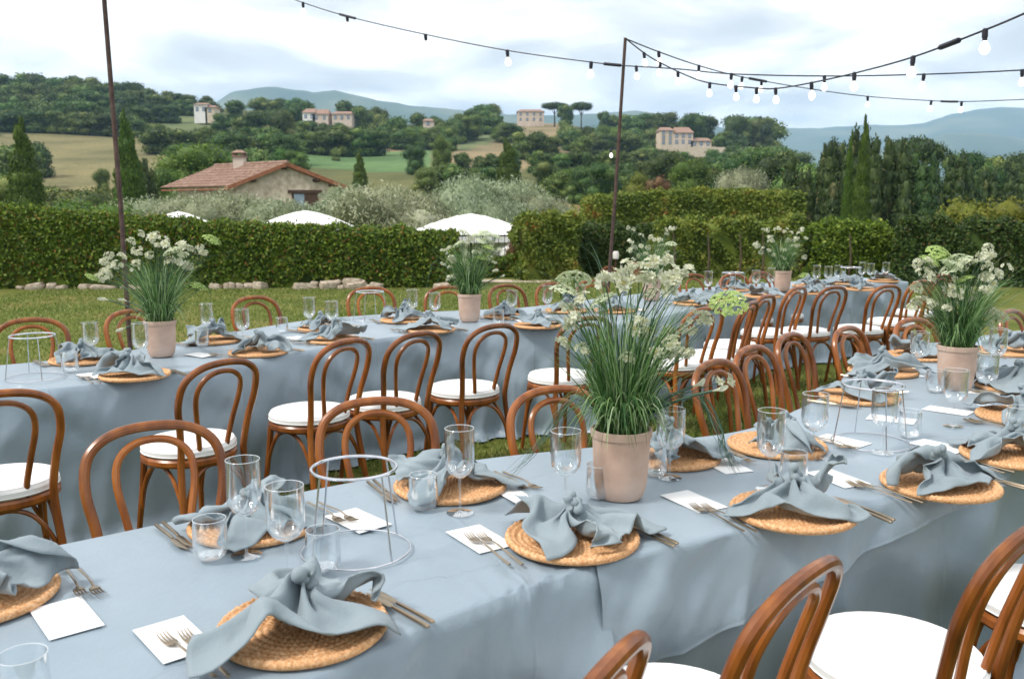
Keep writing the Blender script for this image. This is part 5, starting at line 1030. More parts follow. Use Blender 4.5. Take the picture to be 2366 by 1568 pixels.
-64,-145,119,-55,-140,108,-41,-137,118,-22,-132,115,-23,-124,94,-29,-116,77,-37,-111,59,-37,-111,33,-20,-99,25,-7,-93,14,11,-84,22,24,-76,34,37,-77,38,47,-71,32,59,-73,37,65,-74,54,83,-77,60,101,-78,56,121,-75,40,142,-69,22,154,-81,30,152,-95,39,143,-110,49,150,-119,61,
-56,-134,117,-45,-130,104,-33,-127,113,-22,-116,111,-20,-114,91,-27,-106,76,-34,-98,56,-38,-96,28,-23,-87,18,-8,-79,12,11,-70,23,25,-66,36,36,-67,43,49,-64,41,60,-60,37,62,-61,50,78,-62,57,96,-62,54,116,-59,37,141,-55,30,149,-68,40,149,-83,50,138,-100,62,147,-106,71,
-49,-116,111,-40,-122,114,-34,-115,100,-24,-102,99,-12,-101,85,-15,-95,70,-23,-88,50,-37,-81,27,-26,-73,15,-10,-65,14,9,-57,30,19,-55,47,30,-58,51,42,-56,40,53,-53,31,61,-50,40,70,-49,53,87,-48,51,108,-42,37,130,-40,37,140,-51,48,139,-66,59,129,-84,74,140,-86,81,
-29,-100,118,-42,-100,106,-34,-95,91,-25,-92,79,-10,-81,80,-13,-76,65,-18,-70,48,-35,-63,28,-24,-58,20,-11,-50,20,5,-45,43,14,-43,59,26,-45,59,34,-44,40,39,-45,26,46,-45,35,59,-39,43,72,-36,46,94,-26,37,112,-24,42,124,-31,51,126,-44,66,113,-60,85,121,-60,89,
-31,-71,92,-46,-75,82,-32,-73,69,-24,-72,61,-23,-60,74,-17,-54,62,-17,-48,49,-30,-43,28,-24,-44,18,-11,-43,35,3,-33,58,10,-26,71,21,-31,68,20,-35,41,25,-35,25,35,-31,30,40,-34,45,53,-27,42,73,-15,40,88,-11,49,94,-23,53,93,-37,60,89,-32,81,95,-26,90,
-50,-50,76,-51,-49,56,-34,-53,45,-30,-47,50,-28,-36,69,-15,-30,65,-18,-27,54,-21,-29,34,-14,-30,27,-5,-30,46,0,-23,75,5,-14,84,16,-16,75,8,-25,44,13,-23,26,22,-19,31,22,-26,48,32,-22,49,48,-9,43,63,-2,54,62,-13,57,58,-21,65,66,-4,70,69,5,69,
-44,-37,83,-44,-27,52,-34,-28,35,-31,-24,42,-24,-17,64,-21,-16,77,-17,-17,67,-12,-18,44,-7,-17,36,-4,-16,58,-3,-16,89,3,-12,101,8,-6,82,1,-12,47,4,-12,26,8,-11,34,10,-14,57,16,-14,61,23,-8,46,43,0,43,39,-3,51,30,-3,64,45,5,83,53,11,86,
-32,-26,89,-34,-15,55,-33,-13,33,-24,-13,39,-20,-4,64,-25,-4,80,-20,-5,72,-15,-6,50,-9,-6,42,-5,-6,64,-1,-6,95,0,-4,107,0,-3,85,0,-1,47,2,1,27,5,2,37,11,1,61,17,1,70,16,5,54,23,-1,36,28,0,41,31,14,64,43,10,69,46,4,74,
-40,-20,79,-41,0,52,-38,-1,29,-36,-7,36,-32,-9,63,-32,0,81,-27,1,73,-20,4,54,-15,3,46,-9,6,63,-5,5,91,-2,7,101,0,9,78,1,11,42,4,13,24,11,14,36,12,16,63,21,16,70,26,17,57,25,13,37,32,7,39,43,17,57,50,24,67,54,21,69,
-60,-25,55,-62,4,39,-60,13,25,-54,3,33,-49,-7,54,-50,-10,76,-45,-2,74,-36,11,60,-32,7,49,-23,14,57,-16,15,81,-9,17,87,-2,21,67,-1,22,36,8,28,22,17,28,35,10,32,60,26,32,62,29,29,52,30,23,33,39,21,31,46,21,39,49,27,53,49,32,59,
-96,-28,41,-90,-6,22,-87,10,13,-83,8,22,-76,0,50,-72,-11,65,-66,2,70,-57,19,62,-51,16,49,-41,20,49,-30,24,66,-19,26,69,-9,34,52,-7,33,26,2,41,21,17,46,32,12,50,58,26,49,58,31,46,44,31,43,23,42,44,20,47,48,32,53,52,40,58,59,47,
-102,-51,20,-96,-33,8,-103,-16,8,-108,-5,19,-96,-14,41,-96,-10,61,-89,2,66,-78,22,59,-64,31,51,-55,29,43,-40,33,49,-30,37,52,-18,47,39,-11,48,18,1,55,15,13,63,30,16,68,55,35,65,51,36,65,37,36,66,16,49,70,18,54,78,26,55,88,38,65,98,42,
-127,-55,25,-113,-54,11,-115,-39,8,-123,-24,16,-115,-26,39,-114,-11,54,-107,1,58,-90,17,47,-78,34,41,-65,41,40,-50,42,36,-38,46,36,-28,58,28,-16,63,14,-4,72,15,8,80,29,20,85,50,34,80,47,36,84,35,36,88,14,52,94,15,62,103,18,65,115,30,65,127,32,
-138,-72,30,-128,-68,14,-125,-55,10,-133,-40,17,-129,-35,39,-127,-18,52,-119,-1,50,-101,14,37,-86,31,30,-73,44,31,-59,52,31,-47,55,25,-36,65,18,-24,76,11,-12,84,18,-2,91,35,15,89,54,27,95,53,31,102,37,34,110,17,52,116,14,67,124,10,79,134,19,72,148,18,
-151,-80,29,-141,-75,16,-137,-65,10,-138,-52,21,-141,-40,41,-138,-22,47,-127,-4,42,-108,12,29,-92,30,20,-79,44,20,-68,58,23,-56,65,20,-44,74,14,-32,85,15,-22,87,26,-11,85,45,6,98,58,20,111,53,30,120,41,40,128,23,51,136,10,66,145,12,84,153,7,84,168,14,
-162,-84,26,-153,-76,14,-147,-70,11,-149,-56,23,-152,-39,36,-146,-22,40,-133,-5,33,-115,12,20,-99,31,12,-87,47,11,-75,61,13,-64,73,16,-53,82,15,-41,88,23,-30,89,36,-18,92,53,-2,109,54,10,123,48,21,133,36,32,143,19,44,153,8,60,164,10,78,172,3,93,182,4,
-173,-86,21,-165,-77,10,-159,-66,5,-158,-52,14,-160,-36,26,-153,-20,30,-139,-6,22,-123,14,12,-110,36,7,-98,52,9,-86,67,12,-74,79,16,-62,83,24,-49,86,33,-38,90,44,-25,102,52,-8,115,45,2,132,42,12,142,29,23,153,12,37,167,8,54,178,6,71,187,2,87,194,-4,
-185,-88,16,-178,-76,5,-172,-62,0,-167,-46,2,-167,-30,13,-161,-17,17,-147,-2,11,-134,21,8,-122,42,9,-110,59,13,-97,74,18,-84,85,25,-71,87,33,-58,91,40,-46,99,47,-31,110,46,-15,120,35,-6,138,34,4,152,24,16,166,10,31,179,5,46,190,2,64,199,0,80,206,-5,
-198,-89,9,-193,-73,1,-187,-57,-4,-181,-41,-5,-174,-24,-2,-169,-10,4,-159,8,8,-147,30,11,-135,49,16,-122,66,20,-108,81,27,-94,92,35,-80,98,39,-66,102,43,-52,110,45,-38,117,37,-23,124,26,-14,142,24,-4,161,19,10,178,9,24,191,3,40,201,0,58,210,-3,75,216,-5,
  ],
  [
-87,-115,13,-80,-137,18,-68,-157,21,-52,-170,21,-34,-179,22,-15,-171,16,-9,-159,16,-1,-157,24,5,-156,14,17,-150,12,25,-144,15,38,-148,19,58,-147,12,80,-143,14,90,-144,38,103,-145,55,115,-148,40,118,-154,19,122,-161,3,132,-169,-5,145,-177,-5,161,-182,-4,179,-186,-4,199,-186,-5,
-82,-117,7,-71,-134,16,-59,-153,24,-49,-169,30,-30,-172,30,-20,-160,14,-7,-151,10,-4,-145,21,8,-143,21,14,-134,12,28,-131,12,43,-132,18,59,-130,9,80,-126,18,88,-128,43,104,-127,53,115,-130,36,119,-135,16,127,-143,1,139,-152,-2,152,-162,2,167,-169,3,185,-173,1,204,-174,-4,
-75,-114,12,-63,-131,20,-50,-148,29,-43,-164,40,-27,-159,35,-22,-146,16,-5,-137,10,-1,-130,19,10,-129,28,19,-121,20,30,-119,19,42,-119,13,60,-115,8,77,-113,24,86,-114,48,104,-112,50,115,-115,33,121,-119,13,132,-126,4,145,-136,5,155,-146,12,171,-153,11,188,-158,4,205,-160,-5,
-79,-117,25,-67,-134,31,-54,-151,39,-42,-155,47,-26,-144,39,-18,-133,18,-6,-123,8,6,-119,15,10,-115,29,24,-112,28,37,-109,23,44,-105,11,61,-101,9,75,-101,29,85,-101,50,103,-100,47,110,-104,28,120,-107,13,134,-113,13,148,-120,13,157,-130,22,173,-135,18,188,-140,6,204,-143,-5,
-89,-128,33,-77,-145,37,-62,-151,44,-47,-140,49,-30,-128,40,-25,-122,17,-10,-112,16,5,-108,14,12,-102,27,26,-100,30,38,-98,25,44,-93,11,61,-90,11,72,-90,33,84,-91,51,100,-90,43,105,-96,25,121,-96,17,135,-100,15,150,-104,20,158,-112,30,173,-115,23,186,-120,9,201,-124,-5,
-94,-136,47,-81,-146,49,-64,-138,50,-51,-124,47,-34,-112,36,-27,-107,17,-11,-99,20,2,-94,14,14,-89,26,28,-88,31,34,-86,26,44,-83,17,59,-79,13,67,-82,35,82,-80,51,94,-82,41,103,-86,23,122,-85,19,135,-87,15,145,-89,25,156,-94,36,168,-96,25,181,-100,10,195,-104,-5,
-90,-138,57,-73,-137,58,-64,-122,49,-55,-110,40,-38,-97,30,-29,-92,12,-14,-85,18,0,-80,14,17,-74,23,22,-76,34,30,-77,34,44,-73,26,52,-71,16,61,-74,34,79,-69,48,90,-72,40,102,-74,22,120,-74,15,132,-74,11,141,-75,27,152,-77,41,162,-76,30,175,-78,14,189,-81,-3,
-74,-128,66,-60,-124,61,-54,-109,48,-53,-95,39,-44,-83,23,-29,-76,11,-16,-69,16,-1,-63,15,17,-59,29,18,-64,43,27,-66,44,39,-60,30,39,-66,19,57,-65,30,71,-61,46,87,-60,42,98,-62,23,110,-67,10,122,-62,11,130,-66,29,142,-59,43,154,-56,36,171,-55,24,183,-54,4,
-51,-112,63,-53,-99,62,-48,-87,48,-44,-75,39,-41,-65,20,-26,-58,9,-16,-52,12,2,-46,18,8,-48,43,12,-51,56,24,-52,53,26,-54,33,31,-54,20,47,-53,31,60,-53,41,76,-47,38,82,-61,25,96,-55,12,106,-50,13,110,-56,34,124,-41,45,135,-36,40,151,-32,24,173,-24,18,
-50,-80,64,-46,-71,58,-43,-60,49,-40,-51,41,-31,-45,26,-22,-39,10,-12,-35,12,0,-32,29,3,-35,58,9,-36,69,17,-39,58,18,-41,32,24,-40,21,35,-41,35,46,-40,49,58,-34,44,61,-48,30,74,-42,17,83,-37,19,87,-39,43,100,-20,45,106,-18,38,122,-12,33,145,3,30,
-53,-51,43,-48,-44,49,-37,-32,51,-24,-30,50,-27,-23,34,-15,-22,19,-7,-18,17,-5,-20,41,-4,-24,73,6,-23,80,10,-26,63,11,-29,34,16,-27,23,23,-30,42,33,-28,61,42,-21,59,39,-34,43,47,-32,26,56,-28,30,67,-18,45,77,1,55,76,1,42,93,7,36,112,28,41,
-37,-29,29,-41,-21,35,-37,-12,50,-36,-15,59,-20,-16,52,-17,-12,31,-7,-7,30,-2,-7,53,-5,-12,85,1,-13,90,4,-15,68,6,-16,36,11,-15,28,15,-15,50,20,-17,76,26,-12,79,31,-14,60,29,-21,44,36,-15,39,42,-12,55,68,-11,63,63,2,61,67,18,37,91,22,26,
-28,-12,25,-32,-7,35,-26,-9,60,-30,-10,71,-21,-3,60,-17,0,36,-13,0,34,-9,0,60,-5,-3,91,-4,-5,94,-1,-6,68,3,-6,37,8,-3,30,13,-1,54,18,1,84,20,1,92,21,0,70,23,-2,48,28,-3,49,42,7,58,49,-11,68,55,-5,59,59,8,29,79,26,12,
-36,-7,17,-37,-2,32,-34,-1,58,-34,-2,68,-30,7,62,-25,10,38,-19,11,35,-15,9,58,-11,5,86,-7,4,88,-4,3,63,0,4,32,6,9,27,11,12,53,15,15,84,20,18,91,25,17,72,25,15,49,32,13,44,37,19,64,49,8,66,50,9,53,57,23,29,67,35,10,
-57,-26,13,-55,-21,29,-45,-14,47,-46,-7,57,-51,7,56,-41,8,35,-34,17,33,-25,19,49,-19,10,71,-15,14,75,-10,14,52,-6,15,23,2,22,23,4,24,50,9,26,74,19,32,80,31,33,66,23,35,47,33,35,42,44,36,48,56,32,58,59,33,44,58,52,24,46,55,8,
-66,-62,14,-65,-52,30,-64,-33,39,-64,-20,40,-70,-4,44,-59,2,28,-54,15,32,-40,25,38,-31,15,54,-25,22,59,-19,25,40,-12,29,16,-5,38,21,-2,41,48,4,40,64,18,47,65,29,55,58,19,59,48,32,64,49,43,63,44,50,62,54,53,71,43,38,86,27,32,98,16,
-96,-81,14,-94,-66,26,-91,-46,34,-84,-32,29,-88,-14,32,-78,2,21,-72,13,30,-59,25,33,-47,25,47,-37,33,45,-31,38,29,-21,45,14,-15,52,25,-8,59,50,2,60,67,15,67,63,27,77,55,18,83,41,30,90,37,37,94,47,50,100,46,56,110,38,51,127,24,46,141,21,
-124,-88,9,-119,-71,20,-113,-52,30,-103,-39,25,-99,-20,20,-92,2,17,-83,15,21,-73,26,31,-58,36,37,-50,45,39,-42,51,23,-29,62,17,-19,71,28,-13,76,54,1,78,72,14,86,68,23,97,55,16,104,38,27,112,31,37,118,31,47,130,34,53,144,37,60,162,32,66,175,22,
-145,-87,5,-138,-71,17,-130,-54,26,-119,-39,24,-108,-20,16,-100,4,14,-91,19,14,-79,31,19,-71,45,32,-62,55,31,-51,64,23,-38,75,25,-29,84,37,-17,92,60,0,94,79,11,101,75,19,114,57,16,121,34,21,127,21,30,139,23,38,153,27,46,170,30,56,188,35,68,202,33,
-158,-82,0,-152,-67,14,-145,-52,23,-133,-37,24,-122,-16,17,-110,7,9,-101,25,12,-89,38,14,-81,53,25,-69,63,28,-59,72,33,-48,81,38,-37,86,51,-22,89,71,-7,101,84,4,113,79,9,125,59,9,134,35,12,143,20,20,155,17,28,171,21,38,186,18,51,203,21,62,220,25,
-169,-75,-2,-164,-62,12,-157,-47,24,-146,-32,27,-134,-11,23,-124,11,12,-112,29,8,-101,45,10,-91,61,21,-80,69,32,-68,72,41,-55,76,50,-43,82,63,-31,93,78,-18,108,85,-7,121,80,-2,134,61,-2,145,39,1,155,24,7,168,16,16,185,17,27,200,11,41,215,8,55,230,8,
-177,-69,-3,-173,-56,11,-167,-42,24,-158,-26,29,-146,-6,28,-135,15,21,-125,33,15,-115,50,15,-104,65,26,-93,73,38,-80,75,49,-66,81,57,-53,89,66,-39,99,76,-29,113,84,-21,126,80,-16,141,63,-14,154,44,-11,166,30,-7,178,17,3,195,14,14,211,7,28,225,1,42,240,-1,
-185,-62,-5,-181,-49,9,-176,-36,22,-168,-21,29,-158,-2,29,-146,19,26,-137,36,21,-128,54,21,-117,71,30,-105,77,44,-90,84,50,-73,90,54,-57,96,59,-43,105,65,-39,117,77,-35,132,77,-32,148,62,-29,162,46,-25,174,35,-21,187,21,-11,205,11,1,221,4,15,235,-2,29,248,-4,
-195,-57,-6,-187,-43,5,-183,-30,19,-174,-18,23,-167,2,26,-157,21,25,-149,38,26,-140,57,28,-129,77,35,-113,87,38,-96,93,40,-77,97,43,-59,100,46,-48,111,54,-50,122,66,-51,137,72,-49,155,61,-46,168,47,-41,181,36,-33,197,26,-23,215,13,-11,229,2,3,243,-4,17,256,-5,
  ],
  [
-50,-139,9,-51,-120,12,-33,-116,13,-16,-119,20,1,-122,33,9,-130,51,13,-139,63,21,-140,55,15,-143,39,14,-148,23,21,-150,14,30,-142,23,25,-144,37,45,-143,33,60,-144,19,77,-143,10,99,-136,7,118,-122,5,132,-108,7,147,-94,7,164,-84,6,181,-82,6,195,-92,6,203,-107,7,
-36,-134,18,-42,-117,24,-32,-104,23,-15,-105,28,0,-111,43,0,-126,59,11,-129,67,19,-128,53,16,-130,35,9,-135,20,17,-135,11,20,-134,23,29,-131,36,46,-132,28,57,-134,14,74,-131,14,96,-125,10,115,-122,19,131,-109,22,145,-94,22,163,-82,22,181,-84,23,193,-96,22,198,-113,22,
-24,-130,27,-31,-113,32,-30,-103,36,-18,-96,39,-6,-103,54,-5,-118,68,8,-118,70,14,-117,52,12,-117,32,4,-121,18,14,-120,12,19,-120,26,32,-119,34,46,-121,23,57,-122,11,73,-118,15,94,-113,17,109,-115,31,126,-106,35,144,-94,37,161,-80,37,179,-85,39,188,-100,37,191,-117,35,
-12,-123,31,-23,-118,37,-21,-104,44,-25,-93,48,-15,-95,63,-11,-109,74,3,-108,71,9,-105,51,8,-104,28,-1,-107,15,10,-105,13,19,-106,29,35,-106,31,47,-108,18,58,-108,9,75,-104,14,90,-106,29,103,-106,41,119,-96,43,139,-90,50,159,-78,53,175,-86,55,181,-103,51,180,-119,44,
-7,-128,40,-13,-115,40,-17,-109,52,-29,-100,58,-27,-87,69,-18,-99,79,-5,-99,71,2,-94,49,-4,-102,28,-3,-92,14,5,-92,16,20,-94,22,36,-92,27,44,-95,13,59,-94,13,74,-93,23,87,-97,40,97,-98,52,112,-87,53,135,-77,55,156,-81,68,170,-87,70,171,-104,62,167,-117,50,
-12,-132,37,-18,-122,47,-18,-112,59,-24,-100,67,-34,-91,77,-20,-89,83,-8,-88,70,-8,-86,46,-13,-93,24,-6,-82,18,1,-82,11,23,-79,14,34,-80,23,43,-81,17,57,-82,25,71,-83,36,82,-88,52,91,-89,63,107,-79,64,130,-67,66,150,-73,80,159,-88,81,157,-103,71,152,-113,56,
-11,-133,48,-20,-122,55,-28,-112,60,-35,-103,70,-36,-90,83,-25,-81,79,-15,-81,65,-20,-84,43,-17,-84,26,-13,-72,14,2,-67,8,23,-65,16,22,-74,29,38,-70,30,52,-72,37,64,-74,47,72,-83,61,84,-81,72,101,-73,75,125,-59,77,139,-71,91,145,-87,91,142,-98,78,134,-109,63,
-13,-125,63,-30,-118,66,-40,-104,63,-47,-96,71,-41,-83,73,-27,-75,66,-23,-74,57,-28,-81,33,-20,-71,28,-8,-64,18,8,-56,11,20,-55,27,17,-66,42,34,-65,41,44,-65,45,55,-66,54,62,-77,66,76,-71,70,93,-65,74,116,-51,86,125,-69,98,130,-81,99,125,-89,83,114,-104,71,
-26,-108,76,-45,-106,81,-60,-95,69,-50,-84,59,-35,-77,54,-31,-65,53,-19,-70,44,-27,-65,30,-20,-62,16,-6,-55,11,11,-47,19,13,-50,40,17,-57,55,34,-54,47,38,-55,49,41,-60,58,50,-67,69,64,-61,70,78,-61,79,102,-57,96,118,-54,107,114,-67,108,104,-75,91,91,-91,83,
-34,-88,92,-47,-78,83,-56,-68,68,-50,-61,54,-43,-59,40,-27,-54,34,-15,-52,34,-16,-50,23,-9,-48,11,3,-42,8,10,-40,26,8,-42,54,13,-45,65,24,-47,51,33,-44,44,35,-45,54,37,-58,66,45,-59,78,58,-57,85,82,-47,92,100,-39,93,96,-42,106,80,-55,105,63,-70,100,
-21,-50,83,-34,-46,69,-51,-38,57,-47,-38,46,-32,-38,43,-19,-31,36,-13,-30,38,-9,-34,24,1,-31,13,10,-30,15,6,-32,40,1,-33,69,8,-32,71,17,-36,53,25,-38,36,27,-37,42,28,-39,65,31,-43,82,38,-43,87,58,-42,77,76,-35,75,72,-33,87,53,-38,104,39,-40,115,
-36,-23,88,-31,-16,72,-39,-12,48,-33,-18,36,-27,-15,49,-17,-23,59,-16,-19,54,-6,-22,36,8,-18,23,9,-18,28,-1,-23,55,-1,-21,84,6,-22,83,10,-21,57,16,-22,34,20,-22,37,25,-21,61,16,-25,79,21,-23,89,32,-25,74,44,-33,62,47,-28,76,47,-12,96,40,-1,114,
-52,-5,87,-33,0,72,-22,-3,45,-17,-7,32,-12,-6,48,-16,-5,69,-13,-5,68,-9,-7,46,-6,-8,25,-3,-9,35,1,-9,66,5,-8,94,8,-6,91,10,-4,61,12,-4,35,14,-5,35,16,-6,62,18,-6,85,19,-6,82,37,-6,79,49,-15,70,56,-12,78,50,11,90,51,4,93,
-54,6,85,-37,10,65,-28,4,41,-25,5,32,-15,12,44,-18,11,68,-12,13,71,-6,11,53,-3,8,34,1,6,41,1,6,71,4,7,96,9,9,91,11,10,60,14,11,35,18,8,34,20,10,61,21,12,84,24,9,83,38,8,69,37,-4,60,44,-6,66,59,11,84,54,17,80,
-49,31,80,-40,28,57,-45,11,38,-43,7,28,-27,21,30,-27,26,56,-18,29,64,-8,28,53,2,25,38,7,20,42,2,20,67,3,20,88,11,18,81,20,21,53,20,21,30,27,18,29,35,21,54,38,19,75,45,10,78,49,4,60,49,-7,45,47,-17,53,63,-12,68,75,2,71,
-48,62,58,-62,47,43,-74,26,37,-69,20,25,-52,29,21,-36,43,39,-29,46,52,-16,46,47,-1,43,39,8,37,39,5,33,58,7,28,72,18,30,70,27,31,43,28,29,18,37,22,20,49,17,44,57,14,61,60,3,60,64,-18,53,60,-33,40,58,-44,46,78,-40,57,94,-32,61,
-81,82,60,-94,62,53,-101,48,39,-92,42,30,-80,41,17,-57,56,30,-39,58,35,-23,61,40,-6,59,40,6,52,38,8,47,48,9,42,61,19,38,55,35,40,33,42,34,12,52,27,13,55,29,37,66,11,43,74,1,42,72,-16,30,81,-31,27,89,-35,36,89,-21,39,88,-6,43,
-94,103,34,-108,92,45,-115,75,40,-113,62,33,-101,55,20,-73,67,18,-52,68,22,-32,68,26,-13,70,31,0,66,33,9,60,40,16,52,47,29,51,47,38,50,25,53,44,11,65,36,14,70,35,36,79,17,34,81,6,26,89,-10,23,101,-22,26,113,-21,31,116,-7,36,117,2,32,
-109,123,21,-119,113,37,-124,97,40,-124,81,35,-114,71,19,-85,77,10,-61,78,12,-40,77,16,-18,78,20,-3,76,23,10,72,28,20,67,38,35,66,39,49,61,23,62,56,10,76,47,14,83,41,34,87,24,25,90,11,24,99,-2,18,116,-14,16,128,-11,22,134,-7,30,139,-1,30,
-120,134,9,-127,125,26,-133,112,35,-134,94,32,-119,87,14,-90,90,15,-67,89,12,-45,89,10,-23,90,20,-6,90,24,9,88,27,23,84,29,39,81,28,57,77,22,69,71,13,86,61,18,97,45,32,95,28,32,103,16,29,109,8,12,126,-3,14,138,-11,12,150,-14,24,160,-5,32,
-128,143,2,-134,132,15,-141,119,26,-140,103,21,-117,99,20,-90,101,23,-69,102,17,-47,102,8,-24,104,14,-7,101,14,9,98,15,24,94,16,41,92,15,58,90,17,72,84,22,85,72,32,91,52,42,103,37,42,112,27,32,120,20,11,138,6,12,153,-5,9,166,-14,17,177,-10,26,
-137,149,-2,-144,138,9,-148,123,14,-135,112,12,-111,110,11,-91,115,22,-69,115,20,-47,116,12,-23,116,9,-6,115,16,10,112,15,27,108,16,43,105,18,56,100,27,67,90,35,81,79,41,99,66,42,111,52,39,122,40,30,131,31,9,151,16,11,166,3,7,180,-10,9,192,-14,19,
-146,155,-4,-151,140,0,-147,126,3,-129,120,2,-109,123,9,-90,128,18,-69,128,18,-46,128,11,-22,129,8,-5,128,17,12,124,19,29,119,22,46,116,25,59,110,33,73,102,33,87,91,32,104,79,32,117,67,32,127,54,22,144,41,7,164,25,9,179,11,4,192,-4,3,205,-14,9,
-157,159,-5,-157,143,-2,-142,135,-3,-124,130,-4,-107,134,4,-88,138,10,-69,139,10,-46,141,8,-22,142,8,-5,140,17,13,134,21,31,128,26,49,125,29,64,118,26,78,109,22,90,98,19,105,88,19,119,78,19,135,66,13,157,51,9,176,34,8,190,20,3,203,5,-2,212,-11,-4,
  ],
  [
-144,-168,72,-139,-164,53,-133,-160,36,-117,-155,24,-96,-159,25,-82,-164,28,-71,-164,15,-55,-164,8,-38,-162,17,-25,-158,29,-13,-152,31,-21,-143,24,-22,-139,8,-6,-145,11,13,-152,10,34,-157,21,51,-166,7,65,-178,4,78,-185,-2,95,-190,-4,110,-194,3,128,-200,-2,147,-202,-3,167,-200,-6,
-144,-153,72,-140,-150,53,-130,-147,41,-110,-143,32,-90,-146,35,-74,-150,34,-66,-149,20,-54,-147,8,-41,-145,18,-28,-142,31,-14,-137,36,-15,-130,26,-17,-127,9,-1,-134,10,17,-141,11,41,-147,18,59,-157,7,72,-168,9,82,-172,3,98,-174,-4,115,-178,-2,131,-184,-2,150,-187,2,168,-185,-5,
-141,-139,71,-141,-139,54,-122,-140,50,-102,-134,42,-83,-134,38,-67,-137,37,-61,-135,23,-52,-132,9,-37,-131,16,-27,-128,29,-13,-124,38,-5,-122,27,-13,-115,15,2,-123,9,21,-130,14,45,-137,11,63,-148,13,73,-157,19,86,-156,8,102,-156,-1,118,-160,-1,134,-168,6,152,-172,8,167,-170,-5,
-144,-127,68,-136,-128,52,-116,-132,53,-94,-131,51,-78,-123,42,-63,-125,34,-55,-123,24,-47,-119,10,-32,-119,14,-27,-114,29,-13,-111,34,2,-111,29,-6,-105,20,7,-111,11,26,-118,10,46,-128,15,60,-140,26,75,-144,27,90,-139,14,107,-136,4,123,-141,5,136,-151,15,152,-155,13,165,-154,-5,
-137,-120,70,-129,-118,53,-111,-123,48,-89,-123,52,-70,-125,47,-60,-115,37,-51,-110,24,-42,-107,10,-27,-107,14,-24,-102,29,-9,-100,37,6,-101,37,2,-95,25,13,-102,14,26,-109,14,42,-121,28,59,-129,38,76,-127,34,93,-120,20,112,-117,9,128,-122,12,141,-134,23,153,-138,17,163,-138,-3,
-131,-112,68,-121,-122,60,-105,-120,53,-85,-116,53,-65,-116,53,-54,-106,42,-47,-98,24,-35,-94,9,-22,-94,14,-19,-89,29,-4,-87,38,9,-89,44,12,-85,30,18,-88,17,33,-95,19,45,-106,36,59,-112,47,78,-109,40,98,-102,26,117,-98,14,131,-106,19,144,-119,30,151,-122,21,161,-121,2,
-126,-106,57,-113,-115,58,-99,-113,61,-80,-111,58,-63,-103,51,-49,-94,45,-40,-85,26,-28,-79,9,-15,-79,14,-15,-74,30,1,-73,41,13,-74,47,19,-73,33,23,-73,20,37,-79,24,50,-88,40,60,-94,53,79,-91,45,102,-85,32,119,-82,20,132,-90,27,143,-106,39,151,-109,32,161,-107,14,
-111,-104,64,-100,-104,55,-87,-103,63,-70,-100,61,-60,-87,53,-47,-78,43,-34,-69,24,-22,-62,8,-9,-63,14,-11,-59,33,3,-59,49,14,-59,52,19,-58,36,26,-57,23,39,-62,28,43,-74,44,57,-76,51,73,-77,38,98,-70,29,115,-66,27,123,-77,35,130,-95,48,146,-98,49,159,-95,35,
-100,-83,64,-85,-91,70,-72,-85,66,-54,-84,64,-45,-74,54,-42,-60,43,-30,-51,23,-15,-49,16,-2,-47,15,-9,-47,41,-1,-48,56,10,-44,57,13,-45,38,26,-41,26,32,-47,32,33,-59,50,48,-59,47,65,-62,42,86,-59,31,99,-53,30,106,-62,40,112,-77,58,126,-83,68,141,-83,62,
-85,-63,86,-65,-70,80,-51,-69,76,-39,-63,68,-32,-53,57,-30,-42,46,-22,-35,27,-10,-32,15,0,-31,19,-6,-36,50,-3,-37,70,4,-33,66,6,-33,43,24,-27,33,28,-30,36,24,-43,51,38,-42,50,55,-45,49,67,-55,40,73,-56,31,81,-52,35,89,-56,53,100,-52,69,109,-60,73,
-64,-34,94,-46,-44,81,-41,-43,71,-29,-41,70,-25,-30,63,-21,-24,53,-15,-21,33,-5,-16,20,-2,-21,31,-6,-24,64,-3,-25,86,-2,-23,79,6,-23,52,19,-15,36,23,-14,43,14,-31,54,27,-28,54,41,-27,48,48,-39,40,50,-48,28,61,-37,32,77,-19,47,87,-10,59,91,-18,65,
-46,-9,96,-34,-22,76,-31,-23,60,-27,-19,69,-13,-17,71,-12,-13,63,-16,-8,43,-14,-9,30,-4,-9,42,-5,-11,78,-5,-14,101,1,-14,94,6,-13,61,7,-13,35,10,-11,39,12,-14,60,23,-17,71,28,-13,59,36,-18,42,39,-23,31,50,-11,37,62,3,61,68,12,70,75,20,64,
-42,4,92,-39,-15,73,-38,-24,67,-28,-13,61,-14,-5,74,-11,-3,71,-9,-1,51,-9,1,37,-9,1,52,-8,0,86,-7,-3,109,-5,-4,100,-2,-3,63,3,-1,33,8,1,34,13,2,58,18,1,76,22,0,67,25,-2,45,31,-5,34,40,1,48,49,13,74,56,25,83,57,24,69,
-56,4,75,-53,-19,67,-50,-21,75,-38,-6,69,-19,-3,75,-16,1,72,-15,5,55,-13,8,43,-11,10,55,-12,8,86,-9,8,106,-6,8,93,-3,10,55,1,13,25,6,17,27,9,18,53,19,16,69,27,16,67,28,15,50,32,13,42,46,15,49,49,26,66,48,34,76,60,37,74,
-80,-2,66,-65,-6,66,-68,-11,73,-55,1,86,-31,5,82,-30,2,71,-28,8,59,-25,10,48,-20,16,51,-18,16,77,-17,17,92,-9,21,79,-8,23,41,-5,27,16,1,34,22,0,34,47,19,29,51,29,34,53,34,33,40,41,27,36,51,30,45,47,45,52,48,55,62,61,65,63,
-99,15,70,-83,9,52,-79,13,57,-74,14,78,-50,21,87,-42,19,75,-39,20,61,-41,15,52,-35,17,47,-25,24,62,-25,26,74,-14,34,62,-19,33,28,-12,43,14,-5,52,20,0,55,42,19,46,35,32,49,32,46,48,23,56,45,16,64,49,22,48,63,26,49,65,33,65,59,30,
